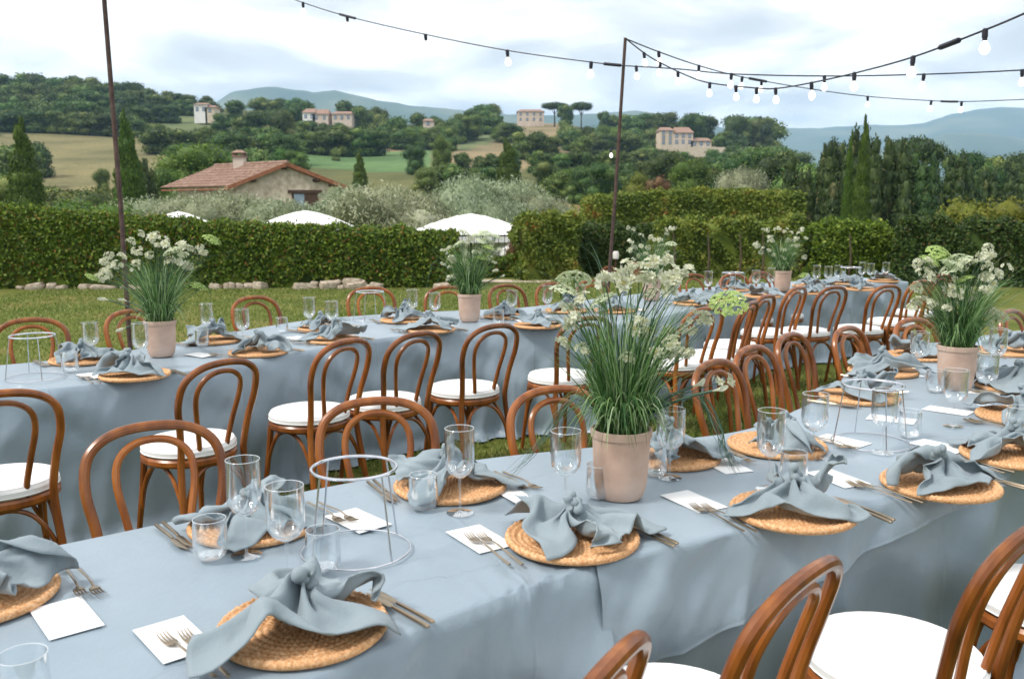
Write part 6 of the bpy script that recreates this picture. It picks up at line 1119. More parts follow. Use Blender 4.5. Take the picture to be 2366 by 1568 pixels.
-90,41,79,-101,27,63,-98,28,55,-80,35,65,-68,39,87,-56,36,79,-55,31,67,-56,26,53,-50,26,45,-37,32,49,-32,37,57,-20,48,47,-28,47,19,-18,57,13,-13,63,20,5,66,30,28,64,32,38,67,19,53,69,10,67,72,7,78,76,13,75,85,25,80,83,38,98,81,32,
-106,48,98,-112,31,85,-114,32,70,-100,45,66,-83,54,82,-69,52,78,-64,49,68,-66,41,53,-59,40,43,-48,43,39,-40,53,48,-30,63,38,-35,62,15,-22,70,20,-10,73,15,11,73,24,33,80,30,44,86,17,59,91,11,74,97,12,86,101,18,97,104,29,106,106,36,123,108,28,
-120,55,109,-123,38,97,-124,35,84,-112,50,77,-95,66,78,-81,64,74,-73,63,68,-73,57,51,-68,54,39,-58,56,32,-49,67,40,-38,78,33,-39,77,11,-22,82,16,-5,85,14,12,87,30,33,93,24,48,101,20,63,109,10,76,117,13,88,124,21,102,128,26,116,130,22,131,131,10,
-130,62,114,-131,44,105,-132,42,93,-119,58,85,-105,72,71,-90,75,69,-76,76,65,-70,72,49,-69,69,34,-65,70,25,-57,80,34,-47,91,30,-43,90,10,-24,94,10,-8,95,17,12,101,30,31,108,20,47,117,21,63,126,10,80,134,8,92,143,15,106,147,17,120,148,9,138,151,4,
-138,68,112,-141,50,107,-138,48,98,-126,66,88,-111,80,76,-97,84,68,-83,87,58,-80,80,44,-82,74,31,-71,81,24,-65,91,29,-54,101,29,-48,102,11,-28,106,10,-12,108,23,9,117,27,26,124,16,41,133,17,61,142,11,79,151,7,94,156,5,108,162,10,124,164,6,139,166,-5,
-143,74,104,-149,57,102,-147,52,92,-134,67,79,-121,81,68,-108,86,59,-93,86,49,-82,87,37,-85,87,23,-79,85,16,-73,98,24,-62,110,28,-52,114,14,-33,118,15,-15,122,28,4,131,24,19,139,13,35,148,14,56,158,7,74,165,1,90,170,-2,107,175,2,124,178,1,142,181,-5,
-143,78,90,-155,65,91,-154,55,83,-140,63,69,-130,78,59,-118,83,50,-100,76,42,-94,84,31,-93,96,20,-85,94,9,-76,105,15,-71,117,25,-57,124,19,-38,128,22,-19,136,31,-3,140,20,11,152,14,29,163,11,50,173,5,68,180,-2,84,183,-4,103,187,-2,122,191,-3,142,195,-5,
-146,81,74,-160,70,78,-163,60,72,-149,61,58,-137,72,48,-125,76,38,-106,68,30,-101,76,19,-103,93,13,-93,105,7,-75,112,8,-71,123,15,-62,133,27,-44,137,30,-24,146,31,-12,148,14,4,160,8,22,174,5,43,186,1,62,194,-3,78,197,-2,98,202,-3,120,206,-5,140,211,-5,
  ],
]
NV = np.array(NAPDATA, float).reshape(6, 24, 24, 3)/1000.; NAPM = []
def napkin_mesh(a):
    # refine the 24x24 drape to 47x47 by averaging
    b = np.zeros((47, 47, 3)); b[::2, ::2] = a; b[1::2, ::2] = (a[1:]+a[:-1])/2; b[:, 1::2] = (b[:, 2::2]+b[:, :-1:2])/2
    for _ in range(2): c = b.copy(); c[1:-1, 1:-1] = .5*b[1:-1, 1:-1]+.125*(b[2:, 1:-1]+b[:-2, 1:-1]+b[1:-1, 2:]+b[1:-1, :-2]); b = c
    n = 47; du = np.zeros_like(b); dv = np.zeros_like(b); du[:, 1:-1] = b[:, 2:]-b[:, :-2]; du[:, 0] = b[:, 1]-b[:, 0]; du[:, -1] = b[:, -1]-b[:, -2]; dv[1:-1] = b[2:]-b[:-2]; dv[0] = b[1]-b[0]; dv[-1] = b[-1]-b[-2]
    nn = np.cross(du, dv); nn /= np.linalg.norm(nn, axis=2, keepdims=True)+1e-9; hem = np.ones((n, n, 1))*.0007; hem[:2] = hem[-2:] = .0016; hem[:, :2] = hem[:, -2:] = .0016
    A = (b+nn*hem).reshape(-1, 3); B = (b-nn*hem).reshape(-1, 3); F = []
    for j in range(n-1):
        for i in range(n-1): k = j*n+i; F.append((k, k+1, k+n+1, k+n)); F.append((k+n*n, k+n+n*n, k+n+1+n*n, k+1+n*n))
    rim = [i for i in range(n)]+[j*n+n-1 for j in range(1, n)]+[(n-1)*n+i for i in range(n-2, -1, -1)]+[j*n for j in range(n-2, 0, -1)]
    for i, k in enumerate(rim): k2 = rim[(i+1) % len(rim)]; F.append((k, k+n*n, k2+n*n, k2))
    return npmesh('napkin', np.vstack([A, B]), F, M['napkin'], True)
NAPM = [napkin_mesh(a) for a in NV]
def charger_mesh():
    nr, ns = 48, 160; V = []; F = []; R_ = .165
    for j in range(nr+1):
        for i in range(ns):
            t = j/nr; a = 2*PI*i/ns; ring = t*11; fr = ring % 1
            z = .0085+.0032*abs(math.sin(PI*ring))+.0024*math.sin(i*2*PI/ns*(12+6*int(ring))+int(ring)*1.7+fr*2.2)*math.sin(PI*fr)+(.006 if t > .82 else 0)*min(1, (t-.82)*9 if t > .82 else 0)
            if j == nr: z -= .004
            r = R_*t*(1+(.012*math.sin(a*46) if t > .93 else 0)); V.append((r*math.cos(a), r*math.sin(a), z))
    b = len(V)
    for i in range(ns): a = 2*PI*i/ns; V.append((R_*1.0*math.cos(a), R_*1.0*math.sin(a), .005))
    for i in range(ns): a = 2*PI*i/ns; V.append((R_*.97*math.cos(a), R_*.97*math.sin(a), 0))
    for j in range(nr+2):
        for i in range(ns): i2 = (i+1) % ns; F.append((j*ns+i, (j+1)*ns+i, (j+1)*ns+i2, j*ns+i2))
    return npmesh('charger', V, F, M['wicker'], True)
CHM = charger_mesh()
def knot_mesh(seed):
    q = random.Random(seed); P = []
    for i in range(26):
        a = 2*PI*i/26; P.append(((.021+.004*math.sin(3*a+seed))*math.cos(a), (.015+.003*math.cos(2*a))*math.sin(a), .008*math.sin(2*a+seed)))
    m = MB(); m.tube(P, [.0115+.0035*math.sin(5*i*2*PI/26+seed)+q.uniform(-.001, .001) for i in range(26)], 10, closed=True); m.tube([(-.012, -.004, -.012), (0, 0, .006), (.013, .006, .012)], [.010, .013, .007], 8)
    return m.mesh('knot', M['napkin'], sharp=180)
KTM = [knot_mesh(k) for k in range(3)]
def fork_mesh():
    m = MB(); P = catmull([(0, -.105, .004), (0, -.06, .006), (0, 0, .011), (0, .035, .012), (0, .055, .008)], 4)
    m.tube(P, [.0045-.0018*min(1, i/10) for i in range(len(P))], 6, flat=.55)
    m.tube([(0, .052, .008), (0, .062, .0065), (0, .072, .0065)], [.004, .0115, .0125], 8, flat=.2)
    for k in range(4): x = (k-1.5)*.0064; m.tube([(x, .070, .0065), (x, .085, .006), (x, .10, .0085), (x*.95, .112, .012)], [.0021, .0018, .0015, .0008], 5)
    return m.mesh('fork', M['brass'])
def knife_mesh():
    m = MB(); m.tube([(0, -.115, .006), (0, -.11, .006), (0, 0, .0055), (0, .01, .005)], [.0035, .0055, .0045, .003], 8, flat=.75)
    m.tube([(0, .008, .005), (.001, .02, .005), (.001, .07, .005), (-.003, .105, .005)], [.003, .0085, .0095, .001], 8, flat=.14)
    return m.mesh('knife', M['brass'])
FKM, KNM = fork_mesh(), knife_mesh()
def card_mesh():
    m = MB(); m.box(-.050, .050, -.086, .086, 0, .0012); me = m.mesh('menu_card', M['card'], smooth=False)
    for v in me.vertices: v.co.z += .0006*math.sin(v.co.y*40)
    return me
CDM = card_mesh()
TOPZ = .7575
def setting(px, py, R, side, where, var, rot, grp, far=False, cut=True, card=True, dn=(0, 0)):
    c = at(px, py, .765); p = Vector((c.x, c.y)); u, s, e, inn = nearest(R, p, side); f = inn; rt = Vector((f.y, -f.x)); ang = math.atan2(f.y, f.x)-PI/2
    z = TOPZ if R is R1 and u > 4 else .7535
    def put(name, me, q, dz, a, label, cat, g): o = link(name, me); o.location = (q.x, q.y, z+dz); o.rotation_euler = (0, 0, a); return tag(o, label, cat, g)
    put('wicker_charger', CHM, p, 0, rnd.random()*6, 'woven wicker charger '+where, 'charger', 'wicker chargers '+grp)
    nq = p+Vector(dn); nsc = rnd.uniform(.9, 1.02); n = put('napkin', NAPM[var % 6], nq, .021, rot, 'crumpled blue-grey linen napkin '+where, 'napkin', 'napkins '+grp); nsc *= 1.08 if py > 1400 else 1.0; n.scale = (nsc*.94, nsc*.94, nsc)
    a_ = NV[var % 6].reshape(-1, 3); c_ = a_[(np.hypot(a_[:, 0], a_[:, 1]) < .045)]; top = c_[np.argmax(c_[:, 2])] if len(c_) else (0, 0, .05); kn = link('knot', KTM[var % 3], n); kn.location = (float(top[0]), float(top[1]), float(top[2])*.86); kn.rotation_euler = (rnd.uniform(-.5, .5), rnd.uniform(.6, 1.3), rnd.random()*6)
    if cut:
        for k, off in enumerate((-.212, -.186)): put('dinner_fork', FKM, p+rt*off+f*(.045-.015*k), 0, ang+rnd.uniform(-.05, .05), ('outer' if k == 0 else 'inner')+' fork at the plate '+where, 'fork', 'forks '+grp)
        for k, off in enumerate((.180, .198)): put('table_knife', KNM, p+rt*off+f*(-.055+.010*k), 0, ang+rnd.uniform(-.04, .04), ('inner' if k == 0 else 'outer')+' knife at the plate '+where, 'knife', 'knives '+grp)
    return p, f, rt
def card(px, py, R, side, label, turn=0):
    c = at(px, py, .757); p = Vector((c.x, c.y)); u, s, e, inn = nearest(R, p, side); o = link('menu_card', CDM); z = TOPZ-.001 if R is R1 and u > 4 else .753
    o.location = (p.x, p.y, z); o.rotation_euler = (0, 0, math.atan2(inn.y, inn.x)-PI/2+turn); tag(o, label, 'card', 'white menu cards on the tables')
G1, G2, G3 = 'on the front table', 'on the middle table', 'on the far table'
S1 = [(700, 1440, -1, 'nearest the camera at the bottom edge', 3, 2.6), (1322, 1241, -1, 'in front of the big flower pot', 3, .9), (1832, 1180, -1, 'by the coral scrap, centre right of the front table', 2, 2.2), (2172, 1118, -1, 'with wavy flaps near the right end of the near edge', 4, 4.0), (2345, 1052, -1, 'at the right edge with a long orange rim showing', 1, 1.2),
      (2362, 962, -1, 'behind the long orange rim at the right edge', 5, 3.0), (2345, 893, -1, 'right of the right flower pot, nearer one', 0, 5.0), (2322, 812, -1, 'right of the right flower pot, farther one', 2, .4),
      (-62, 1372, 1, 'cut off by the left edge of the picture', 4, 1.0), (588, 1205, 1, 'behind the pair of wine glasses', 1, 3.7), (1040, 1118, 1, 'behind the wire ring stand', 5, 5.2), (1548, 1052, 1, 'just right of the big flower pot', 0, 2.0), (1795, 1028, 1, 'behind the tall glasses right of the big pot', 4, 5.5),
      (1985, 916, 1, 'with the sharp corner pointing over the lawn', 2, 1.4), (2040, 858, 1, 'under the chair backs left of the right pot', 3, 4.4), (2118, 822, 1, 'just left of the right flower pot', 5, .2)]
for i, (x, y, sd_, w, v, ro) in enumerate(S1): setting(x, y, R1, sd_, w, v, ro, G1)
S2 = [(190, 829, 1, 'behind the left-edge wire stand', 3, 1.0), (312, 864, -1, 'at the table corner with a napkin point hanging down', 4, 3.5), (597, 811, -1, 'right of the left flower pot on the near edge', 2, .6), (770, 783, -1, 'between the two pots on the near edge', 5, 2.5), (995, 760, -1, 'left of the middle pot, napkin corner over the edge', 0, 4.2), (1242, 750, -1, 'right of the middle pot on the near edge', 1, 5.5),
      (495, 784, 1, 'right behind the left flower pot', 5, 5.1), (745, 756, 1, 'far side between two slender glasses', 1, 2.2), (932, 738, 1, 'left of the middle pot on the lawn side', 2, 3.3), (1168, 728, 1, 'right of the middle pot on the lawn side', 3, 0), (1308, 716, 1, 'behind the pale dome flowers', 4, 1.7), (1420, 716, -1, 'hidden among the stems of the big arrangement', 2, 2.7)]
for i, (x, y, sd_, w, v, ro) in enumerate(S2): setting(x, y, R2, sd_, w, v, ro, G2)
S3 = [(1600, 699, -1, 'at the bend before the far table', 0, 1.1), (1660, 690, -1, 'first on the near edge of the far table', 3, 4.4), (1762, 683, -1, 'behind the overlapping chair backs', 5, .7), (1872, 675, -1, 'above the tall clear chair back', 1, 2.9), (1990, 667, -1, 'near the end of the far table', 2, 5.0), (1700, 668, 1, 'far side left of the farthest pot', 4, 3.1), (1868, 659, 1, 'far side right of the farthest pot', 0, 2.0), (1950, 653, 1, 'under the farthest wire stand', 3, 4.0), (2040, 648, 1, 'on the last corner of the far table', 5, 1.0)]
for i, (x, y, sd_, w, v, ro) in enumerate(S3): setting(x, y, R2, sd_, w, v, ro, G3, cut=(i < 5))
for x, y, R, s, t, w in ((152, 1421, R1, 1, 1.57, 'white card at bottom left beside the cut-off wicker charger'), (402, 1470, R1, -1, .1, 'white card under the two nearest forks'), (826, 1198, R1, 1, 1.2, 'white card seen through the wire ring stand'), (1108, 1240, R1, -1, .05, 'white card left of the charger before the big pot'), (1200, 1138, R1, 1, .3, 'white card half under the tall napkin fold'),
                   (1602, 1157, R1, -1, .05, 'white card right of the big flower pot'), (1675, 1074, R1, 1, .5, 'white card under the drooping grass tips'), (1935, 1104, R1, -1, .1, 'white card left of the wavy napkin'), (1945, 1018, R1, 1, .7, 'thin-looking white card beside the second wire ring stand'), (2170, 1030, R1, -1, 0, 'white card left of the long orange rim'), (2190, 948, R1, -1, 0, 'white card in front of the right flower pot'), (2060, 968, R1, 1, .4, 'white card behind the second wire ring stand'), (2215, 1031, R1, -1, 0, '') [:0] or (2262, 905, R1, -1, 0, 'white card right below the right flower pot'),
                   (463, 818, R2, -1, .3, 'white card right of the left flower pot'), (212, 866, R2, -1, .1, 'white card left of the hanging napkin point'), (690, 780, R2, -1, .2, 'white card between the two flower pots on the middle table'), (960, 758, R2, -1, .1, 'white card left of the middle pot'), (1210, 740, R2, 1, .2, 'white card right of the middle pot'), (1640, 684, R2, 1, 0, 'white card under the far wire stand'), (1800, 665, R2, 1, 0, 'white card before the farthest pot')):
    card(x, y, R, s, w, rnd.uniform(-.12, .12))
# ------------------------------------------------------------ glasses
def wine_parts(h=.235, rb=.041):
    k = h/.235; b = MB(); b.lathe([(.004, .098*k), (.014, .101*k), (rb*.72, .113*k), (rb*.95, .13*k), (rb, .150*k), (rb*.985, h), (rb*.955, h), (rb*.96, .151*k), (rb*.9, .132*k), (rb*.66, .116*k), (.001, .104*k)], 28, cap=False)
    rim = MB(); rim.tube([(rb*.97*math.cos(2*PI*i/28), rb*.97*math.sin(2*PI*i/28), h) for i in range(28)], .0009, 5, closed=True)
    s = MB(); s.lathe([(.0035, .006), (.0030, .03), (.0030, .08*k), (.0045, .1*k)], 10)
    f = MB(); f.lathe([(.036, .0006), (.0365, .002), (.02, .0035), (.006, .0065), (.0035, .009)], 28)
    return b.mesh('bowl', M['glass']), s.mesh('stem', M['glass']), f.mesh('foot', M['glass']), rim.mesh('rim', M['glassrim'])
m_, t_, b_ = newmat('glass_rim'); b_.inputs['Base Color'].default_value = (.8, .84, .88, 1); b_.inputs['Roughness'].default_value = .12; b_.inputs['Alpha'].default_value = .55; b_.inputs['Specular IOR Level'].default_value = .9; M['glassrim'] = m_
WA, WB = wine_parts(.235, .040), wine_parts(.215, .0425)
tb = MB(); tb.lathe([(.001, .001), (.022, .0012), (.033, .008), (.040, .022), (.0405, .04), (.038, .098), (.0365, .098), (.0388, .04), (.0375, .024), (.03, .012), (.001, .007)], 28, cap=False)
TBM = tb.mesh('tumbler', M['glass']); tr_ = MB(); tr_.tube([(.0373*math.cos(2*PI*i/28), .0373*math.sin(2*PI*i/28), .098) for i in range(28)], .0009, 5, closed=True); TRM = tr_.mesh('rim', M['glassrim'])
def glass(px, py, kind, where, R=R1, small=False):
    z = .7535; 
    c = at(px, py, z); u = nearest(R, Vector((c.x, c.y)))[0]
    if R is R1 and u > 4: z = TOPZ; c = at(px, py, z)
    if kind == 't':
        o = empty('tumbler', c, 0, 'low clear tumbler '+where, 'tumbler', 'clear tumblers on the tables'); link('cup', TBM, o); link('rim', TRM, o)
    else:
        w = WA if kind == 'w' else WB; o = empty('wine_glass', c, rnd.random(), ('tall' if kind == 'w' else 'wide')+' clear stemmed glass '+where, 'wine glass', 'stemmed glasses on the tables')
        for nm, me in zip(('bowl', 'stem', 'foot', 'rim'), w): link(nm, me, o)
for x, y, k, w in ((570, 1283, 'w', 'nearest on the left, in front of the chair'), (665, 1338, 'v', 'beside the nearest left one, before the near napkin'), (488, 1290, 't', 'on the left before the pair of stemmed glasses'), (748, 1318, 't', 'inside the left rim of the wire ring stand'), (62, 1640, 't', 'cut by the bottom left corner'), (1063, 1185, 'w', 'right of the wire ring stand'), (979, 1176, 't', 'beside the charger behind the ring stand'),
                (1306, 1172, 'v', 'just left of the big flower pot'), (1385, 1150, 't', 'touching the foot of the big flower pot'), (1547, 1104, 'v', 'just right of the big flower pot'), (1512, 1098, 't', 'behind the big flower pot at its right'), (1776, 1130, 'w', 'above the coral-scrap napkin'), (1832, 1118, 't', 'between the two tall glasses of the centre right'), (1878, 1058, 'v', 'against the lawn, centre right'), (2038, 1046, 'v', 'inside the second wire ring stand'), (2100, 1010, 't', 'right of the second wire ring stand'),
                (2202, 985, 'v', 'below the right flower pot'), (2160, 905, 't', 'left of the right flower pot foot'), (2275, 935, 'v', 'right of the right flower pot foot'), (2300, 870, 'w', 'beside the napkin right of the pot'), (2120, 868, 'v', 'left of the right flower pot'), (2270, 850, 't', 'behind the right flower pot'), (2350, 1000, 't', 'at the right edge')):
    glass(x, y, k, w)
for x, y, k, w in ((213, 838, 'v', 'over the left-edge napkin'), (328, 852, 'w', 'left of the left flower pot'), (163, 858, 't', 'at the foot of the left wire stand'), (480, 790, 'w', 'right of the left flower pot, against the lawn'), (562, 797, 'v', 'in front of the lone chair back'), (468, 800, 't', 'low right of the left flower pot'), (716, 770, 'w', 'first of the pair in the middle of the table'), (768, 772, 'v', 'second of the pair in the middle of the table'), (652, 768, 't', 'before the lone chair back'),
                (953, 745, 'w', 'left of the middle pot, taller'), (1005, 746, 'v', 'left of the middle pot, nearer to it'), (1152, 748, 't', 'just right of the middle pot'), (1182, 738, 'v', 'behind the tumbler right of the middle pot'), (1264, 732, 'w', 'left of the pale dome flowers'), (1340, 722, 'v', 'behind the pale dome flowers'), (1560, 690, 'v', 'beside the big flowers at the bend'), (1635, 686, 'w', 'left of the far wire stand'), (1745, 676, 'v', 'behind the wire stand of the far table'), (1780, 676, 'w', 'just left of the farthest pot'),
                (1885, 667, 'w', 'first right of the farthest pot'), (1912, 664, 'v', 'second right of the farthest pot'), (1935, 661, 'v', 'left of the farthest wire stand'), (1990, 657, 'w', 'right of the farthest wire stand'), (2010, 655, 'v', 'last but one on the far table'), (2045, 652, 'v', 'last on the far table')):
    glass(x, y, k, w, R2)
# ------------------------------------------------------------ wire ring stands
def circ(r, z, n=40): return [(r*math.cos(2*PI*i/n), r*math.sin(2*PI*i/n), z) for i in range(n)]
def ring_stand(px, py, R, label, rot=0, h=.205, first=[None]):
    c = at(px, py, .7535); u = nearest(R, Vector((c.x, c.y)))[0]
    if R is R1 and u > 4: c = at(px, py, TOPZ)
    if first[0] is None:
        r = empty('wire_ring_stand', (0, 0, 0)); m = MB(); m.tube(circ(.130, .003), .0023, 7, closed=True); m.build('bottom_ring', M['steel'], r)
        m = MB(); m.tube(circ(.100, h), .0038, 8, closed=True); m.build('top_ring', M['steel'], r)
        for k in range(4): a = k*PI/2+.5; m = MB(); m.tube([(.130*math.cos(a), .130*math.sin(a), .003), (.100*math.cos(a), .100*math.sin(a), h)], .0024, 6); m.build('leg', M['steel'], r)
        first[0] = r
    else: r = copy_tree(first[0])
    r.location = c; r.rotation_euler = (0, 0, rot); tag(r, label, 'ring stand', 'wire ring stands on the tables')
ring_stand(823, 1270, R1, 'large silver wire ring stand in the foreground', .35); ring_stand(2010, 1022, R1, 'silver wire ring stand between glasses on the right of the front table', 1.1)
ring_stand(82, 872, R2, 'silver wire ring stand by the left edge on the middle table', .2); ring_stand(856, 738, R2, 'thin wire ring stand before a chair back on the middle table', .9); ring_stand(1692, 680, R2, 'wire ring stand before the dark hedge on the far table', .6); ring_stand(1964, 664, R2, 'farthest wire ring stand, a white line over the far table', .2)
# ------------------------------------------------------------ flower pots
potm = MB(); potm.lathe([(.052, 0), (.060, .002), (.069, .018), (.074, .045), (.078, .10), (.081, .165), (.0815, .176), (.086, .178), (.087, .190), (.0865, .198), (.082, .2), (.077, .197), (.075, .17), (.072, .16)], 40, cap=False); POTM = potm.mesh('pot', M['terracotta'])
sm = MB(); sm.lathe([(.001, .176), (.076, .174)], 24, cap=False); SOILM = sm.mesh('soil', M['soil'])
def petals(n, r0, r1, w, tilt, c, nrm, g, V, F):
    nrm = nrm/np.linalg.norm(nrm); a = np.cross(nrm, [0.3, .2, 1.]); a /= np.linalg.norm(a); b = np.cross(nrm, a); ph = g.random()*6
    for i in range(n):
        t = ph+2*PI*i/n; d = a*math.cos(t)+b*math.sin(t); s = -a*math.sin(t)+b*math.cos(t); k = len(V)
        rr = r1*g.uniform(.85, 1.1); V += [c+d*r0, c+d*rr*.6+s*w+nrm*tilt*rr*.4, c+d*rr+nrm*tilt*rr*.5, c+d*rr*.6-s*w+nrm*tilt*rr*.4]; F.append((k, k+1, k+2, k+3))
def head_mesh(kind, seed):
    g = rg(seed); V = []; F = []; V2 = []; F2 = []
    if kind == 'cluster':      # loose ball of starry florets
        for i in range(9):
            d = g.normal(size=3); d[2] = abs(d[2])*.7; d /= np.linalg.norm(d); petals(6, .001, .0135, .0042, .35, d*g.uniform(.018, .030), d, g, V, F)
            petals(3, 0, .003, .002, .3, d*.026, d, g, V2, F2)
    elif kind == 'star':
        nn = np.array([g.uniform(-.3, .3), -.8, .5]); petals(9, .004, .027, .0062, .1, np.zeros(3), nn, g, V, F); petals(8, .004, .021, .0055, .35, nn*.003, nn, g, V, F); petals(7, .0, .007, .003, .5, nn*.004, nn, g, V2, F2)
    elif kind in ('umbel', 'lime'):
        n = 230
        for i in range(n):
            r = math.sqrt(g.random()); a = g.random()*6.28; c = np.array([r*.048*math.cos(a), r*.048*math.sin(a), .020*(1-r*r)+g.uniform(-.002, .002)]); c[:2] += .003*np.array([math.cos(int(a*2.5)), math.sin(int(r*4))])
            petals(4, 0, .0052, .0024, .2, c, np.array([c[0]*12, c[1]*12, .9]), g, V, F)
        for i in range(14):
            a = g.random()*6.28; r = g.uniform(.01, .042); k = len(V2); e_ = np.array([r*math.cos(a), r*math.sin(a), .012]); o = np.array([0, 0, -.03]); s = np.array([-math.sin(a), math.cos(a), 0])*.0008; V2 += [o-s, o+s, e_+s, e_-s]; F2.append((k, k+1, k+2, k+3))
    V = np.array(V); F = np.array(F); m1 = {'cluster': 'petal', 'star': 'petal', 'umbel': 'umbel', 'lime': 'lime'}[kind]; nf = len(F)
    me = npmesh('flower_head', np.vstack([V, np.array(V2)]), np.vstack([F, np.array(F2)+len(V)]), M[m1]); me.materials.append(M['heart' if kind in ('cluster', 'star') else 'blade'])
    mi = np.zeros(nf+len(F2), np.int32); mi[nf:] = 1; me.polygons.foreach_set('material_index', mi); return me
def calla_mesh(seed):
    m = MB(); n = 18; V = []; rows = 9
    for j in range(rows):
        t = j/(rows-1)
        for i in range(n):
            a = 2*PI*i/n; fl = .004+.012*t**2; tip = (.5+.5*math.cos(a))**3; r = fl*(1+.5*tip*t); z = .062*t+.034*tip*t**2-.012*(1-tip)*t; V.append((r*math.cos(a)+.022*tip*t**3, r*math.sin(a), z))
    m.add(V, [(j*n+i, j*n+(i+1) % n, (j+1)*n+(i+1) % n, (j+1)*n+i) for j in range(rows-1) for i in range(n)]); me = m.mesh('calla', M['petal']); return me
HM = {k: [head_mesh(k, s+hash_) for s in range(3)] for k, hash_ in (('cluster', 10), ('star', 20), ('umbel', 30), ('lime', 40))}; HM['calla'] = [calla_mesh(1)]
spad = MB(); spad.tube([(0, 0, .01), (.001, 0, .045)], [.003, .002], 6); SPM = spad.mesh('spadix', M['yellow'])
def ribbon(P, w, V, F, ang, g):
    b = len(V); s = np.array([math.cos(ang), math.sin(ang), 0]); n = len(P)
    for i, p in enumerate(P):
        k = w*(1-(i/(n-1))**2*.9); V.append(p-s*k); V.append(p+s*k)
    for i in range(n-1): F.append((b+2*i, b+2*i+1, b+2*i+3, b+2*i+2))
def bez(p0, p1, p2, n): 
    return [p0*(1-t)**2+2*p1*t*(1-t)+p2*t*t for t in np.linspace(0, 1, n)]
def arrangement(pos, heads, seed, label, droops=(), nblade=300, height=.36, rotz=0, thin=1.0, spread=1.0, curls=110):
    g = rg(seed); r = empty('flower_pot', pos, rotz, label, 'flower pot', 'terracotta flower pots on the tables'); link('pot', POTM, r); link('soil', SOILM, r); V = []; F = []
    for i in range(nblade):        # upright grass
        a = g.random()*6.28; rr = g.random()**.5*.062; p0 = np.array([rr*math.cos(a), rr*math.sin(a), .17]); o = g.uniform(.02, .2)*spread; h = height*g.uniform(.55, 1.1); a2 = a+g.normal()*.5
        p2 = p0+np.array([o*math.cos(a2), o*math.sin(a2), h]); bend = g.random(); p1 = p0+np.array([o*.15*math.cos(a2)+g.normal()*.012, o*.15*math.sin(a2)+g.normal()*.012, h*(.65 if bend < .7 else 1.05)]); p2 = p2+(np.array([.09*math.cos(a2), .09*math.sin(a2), -.07*g.random()]) if bend > .7 else 0); ribbon(bez(p0, p1, p2, 8), g.uniform(.0013, .0028)*thin, V, F, g.random()*3.1, g)
    for i in range(curls):         # arching leaves over the rim
        a = g.random()*6.28; p0 = np.array([.05*math.cos(a), .05*math.sin(a), .18]); o = g.uniform(.06, .18); z = g.uniform(.02, .12); a2 = a+g.normal()*.7
        p2 = p0+np.array([o*math.cos(a2), o*math.sin(a2), z-.03]); p1 = p0+np.array([o*.45*math.cos(a2), o*.45*math.sin(a2), z+.11]); ribbon(bez(p0, p1, p2, 8), g.uniform(.0018, .0035)*thin, V, F, a2+1.57, g)
    for i in range(26):            # long fine wisps
        a = g.random()*6.28; p0 = np.array([0, 0, .18]); o = g.uniform(.16, .34); z = g.uniform(.2, .46); p2 = p0+np.array([o*math.cos(a), o*math.sin(a), z]); p1 = p0+np.array([o*.35*math.cos(a), o*.35*math.sin(a), z*1.05]); ribbon(bez(p0, p1, p2, 9), .0009, V, F, g.random()*3, g)
    tag(link('grass_leaves', npmesh('grass_leaves', V, F, M['blade']), r), kind='stuff')
    for D in droops:
        V = []; F = []
        for k in range(D[0]):
            pts = [np.array(p)+g.normal(size=3)*.007*(i > 0) for i, p in enumerate(D[1])]; pts = [np.array(p) for p in catmull([Vector(p) for p in pts], 5)]; ribbon(pts, g.uniform(.0010, .0022), V, F, g.random()*3, g)
        tag(link('drooping_grass', npmesh('drooping_grass', V, F, M['blade_blue']), r), kind='stuff')
    for i, (kind, x, y, z) in enumerate(heads):
        m = MB(); p0 = np.array([g.uniform(-.04, .04), g.uniform(-.04, .04), .17]); p2 = np.array([x, y, z]); 
        if kind == 'calla': p1 = p0*.5+p2*.5+np.array([0, 0, .04])
        else: p1 = np.array([p0[0]+.2*x, p0[1]+.2*y, .17+(z-.17)*.7])
        P = bez(p0, p1, p2, 7); m.tube([tuple(p) for p in P], [.0022, .002, .0018, .0016, .0015, .0013, .0012] if kind != 'calla' else [.004]*7, 4); st = m.build('stem', M['blade_blue'], r)
        hd = link({'calla': 'calla_lily', 'umbel': 'umbel_flower', 'lime': 'green_umbel'}.get(kind, 'flower_head'), HM[kind][i % len(HM[kind])], st); hd.location = tuple(p2)
        if kind == 'calla':
            d = Vector(p2-P[-2]).normalized(); hd.rotation_euler = d.to_track_quat('Z', 'Y').to_euler(); 
        elif kind in ('umbel', 'lime'): hd.rotation_euler = (g.uniform(.0, .5), g.uniform(-.5, .5), g.random()*6)
        elif kind == 'star': hd.rotation_euler = (g.uniform(-.3, .3), 0, g.uniform(-.6, .6))
        else: hd.rotation_euler = (g.uniform(-.5, .5), g.uniform(-.5, .5), g.random()*6)
        s_ = g.uniform(.85, 1.2)*(.5 if kind == 'calla' else 1); hd.scale = (s_, s_, s_)
    return r
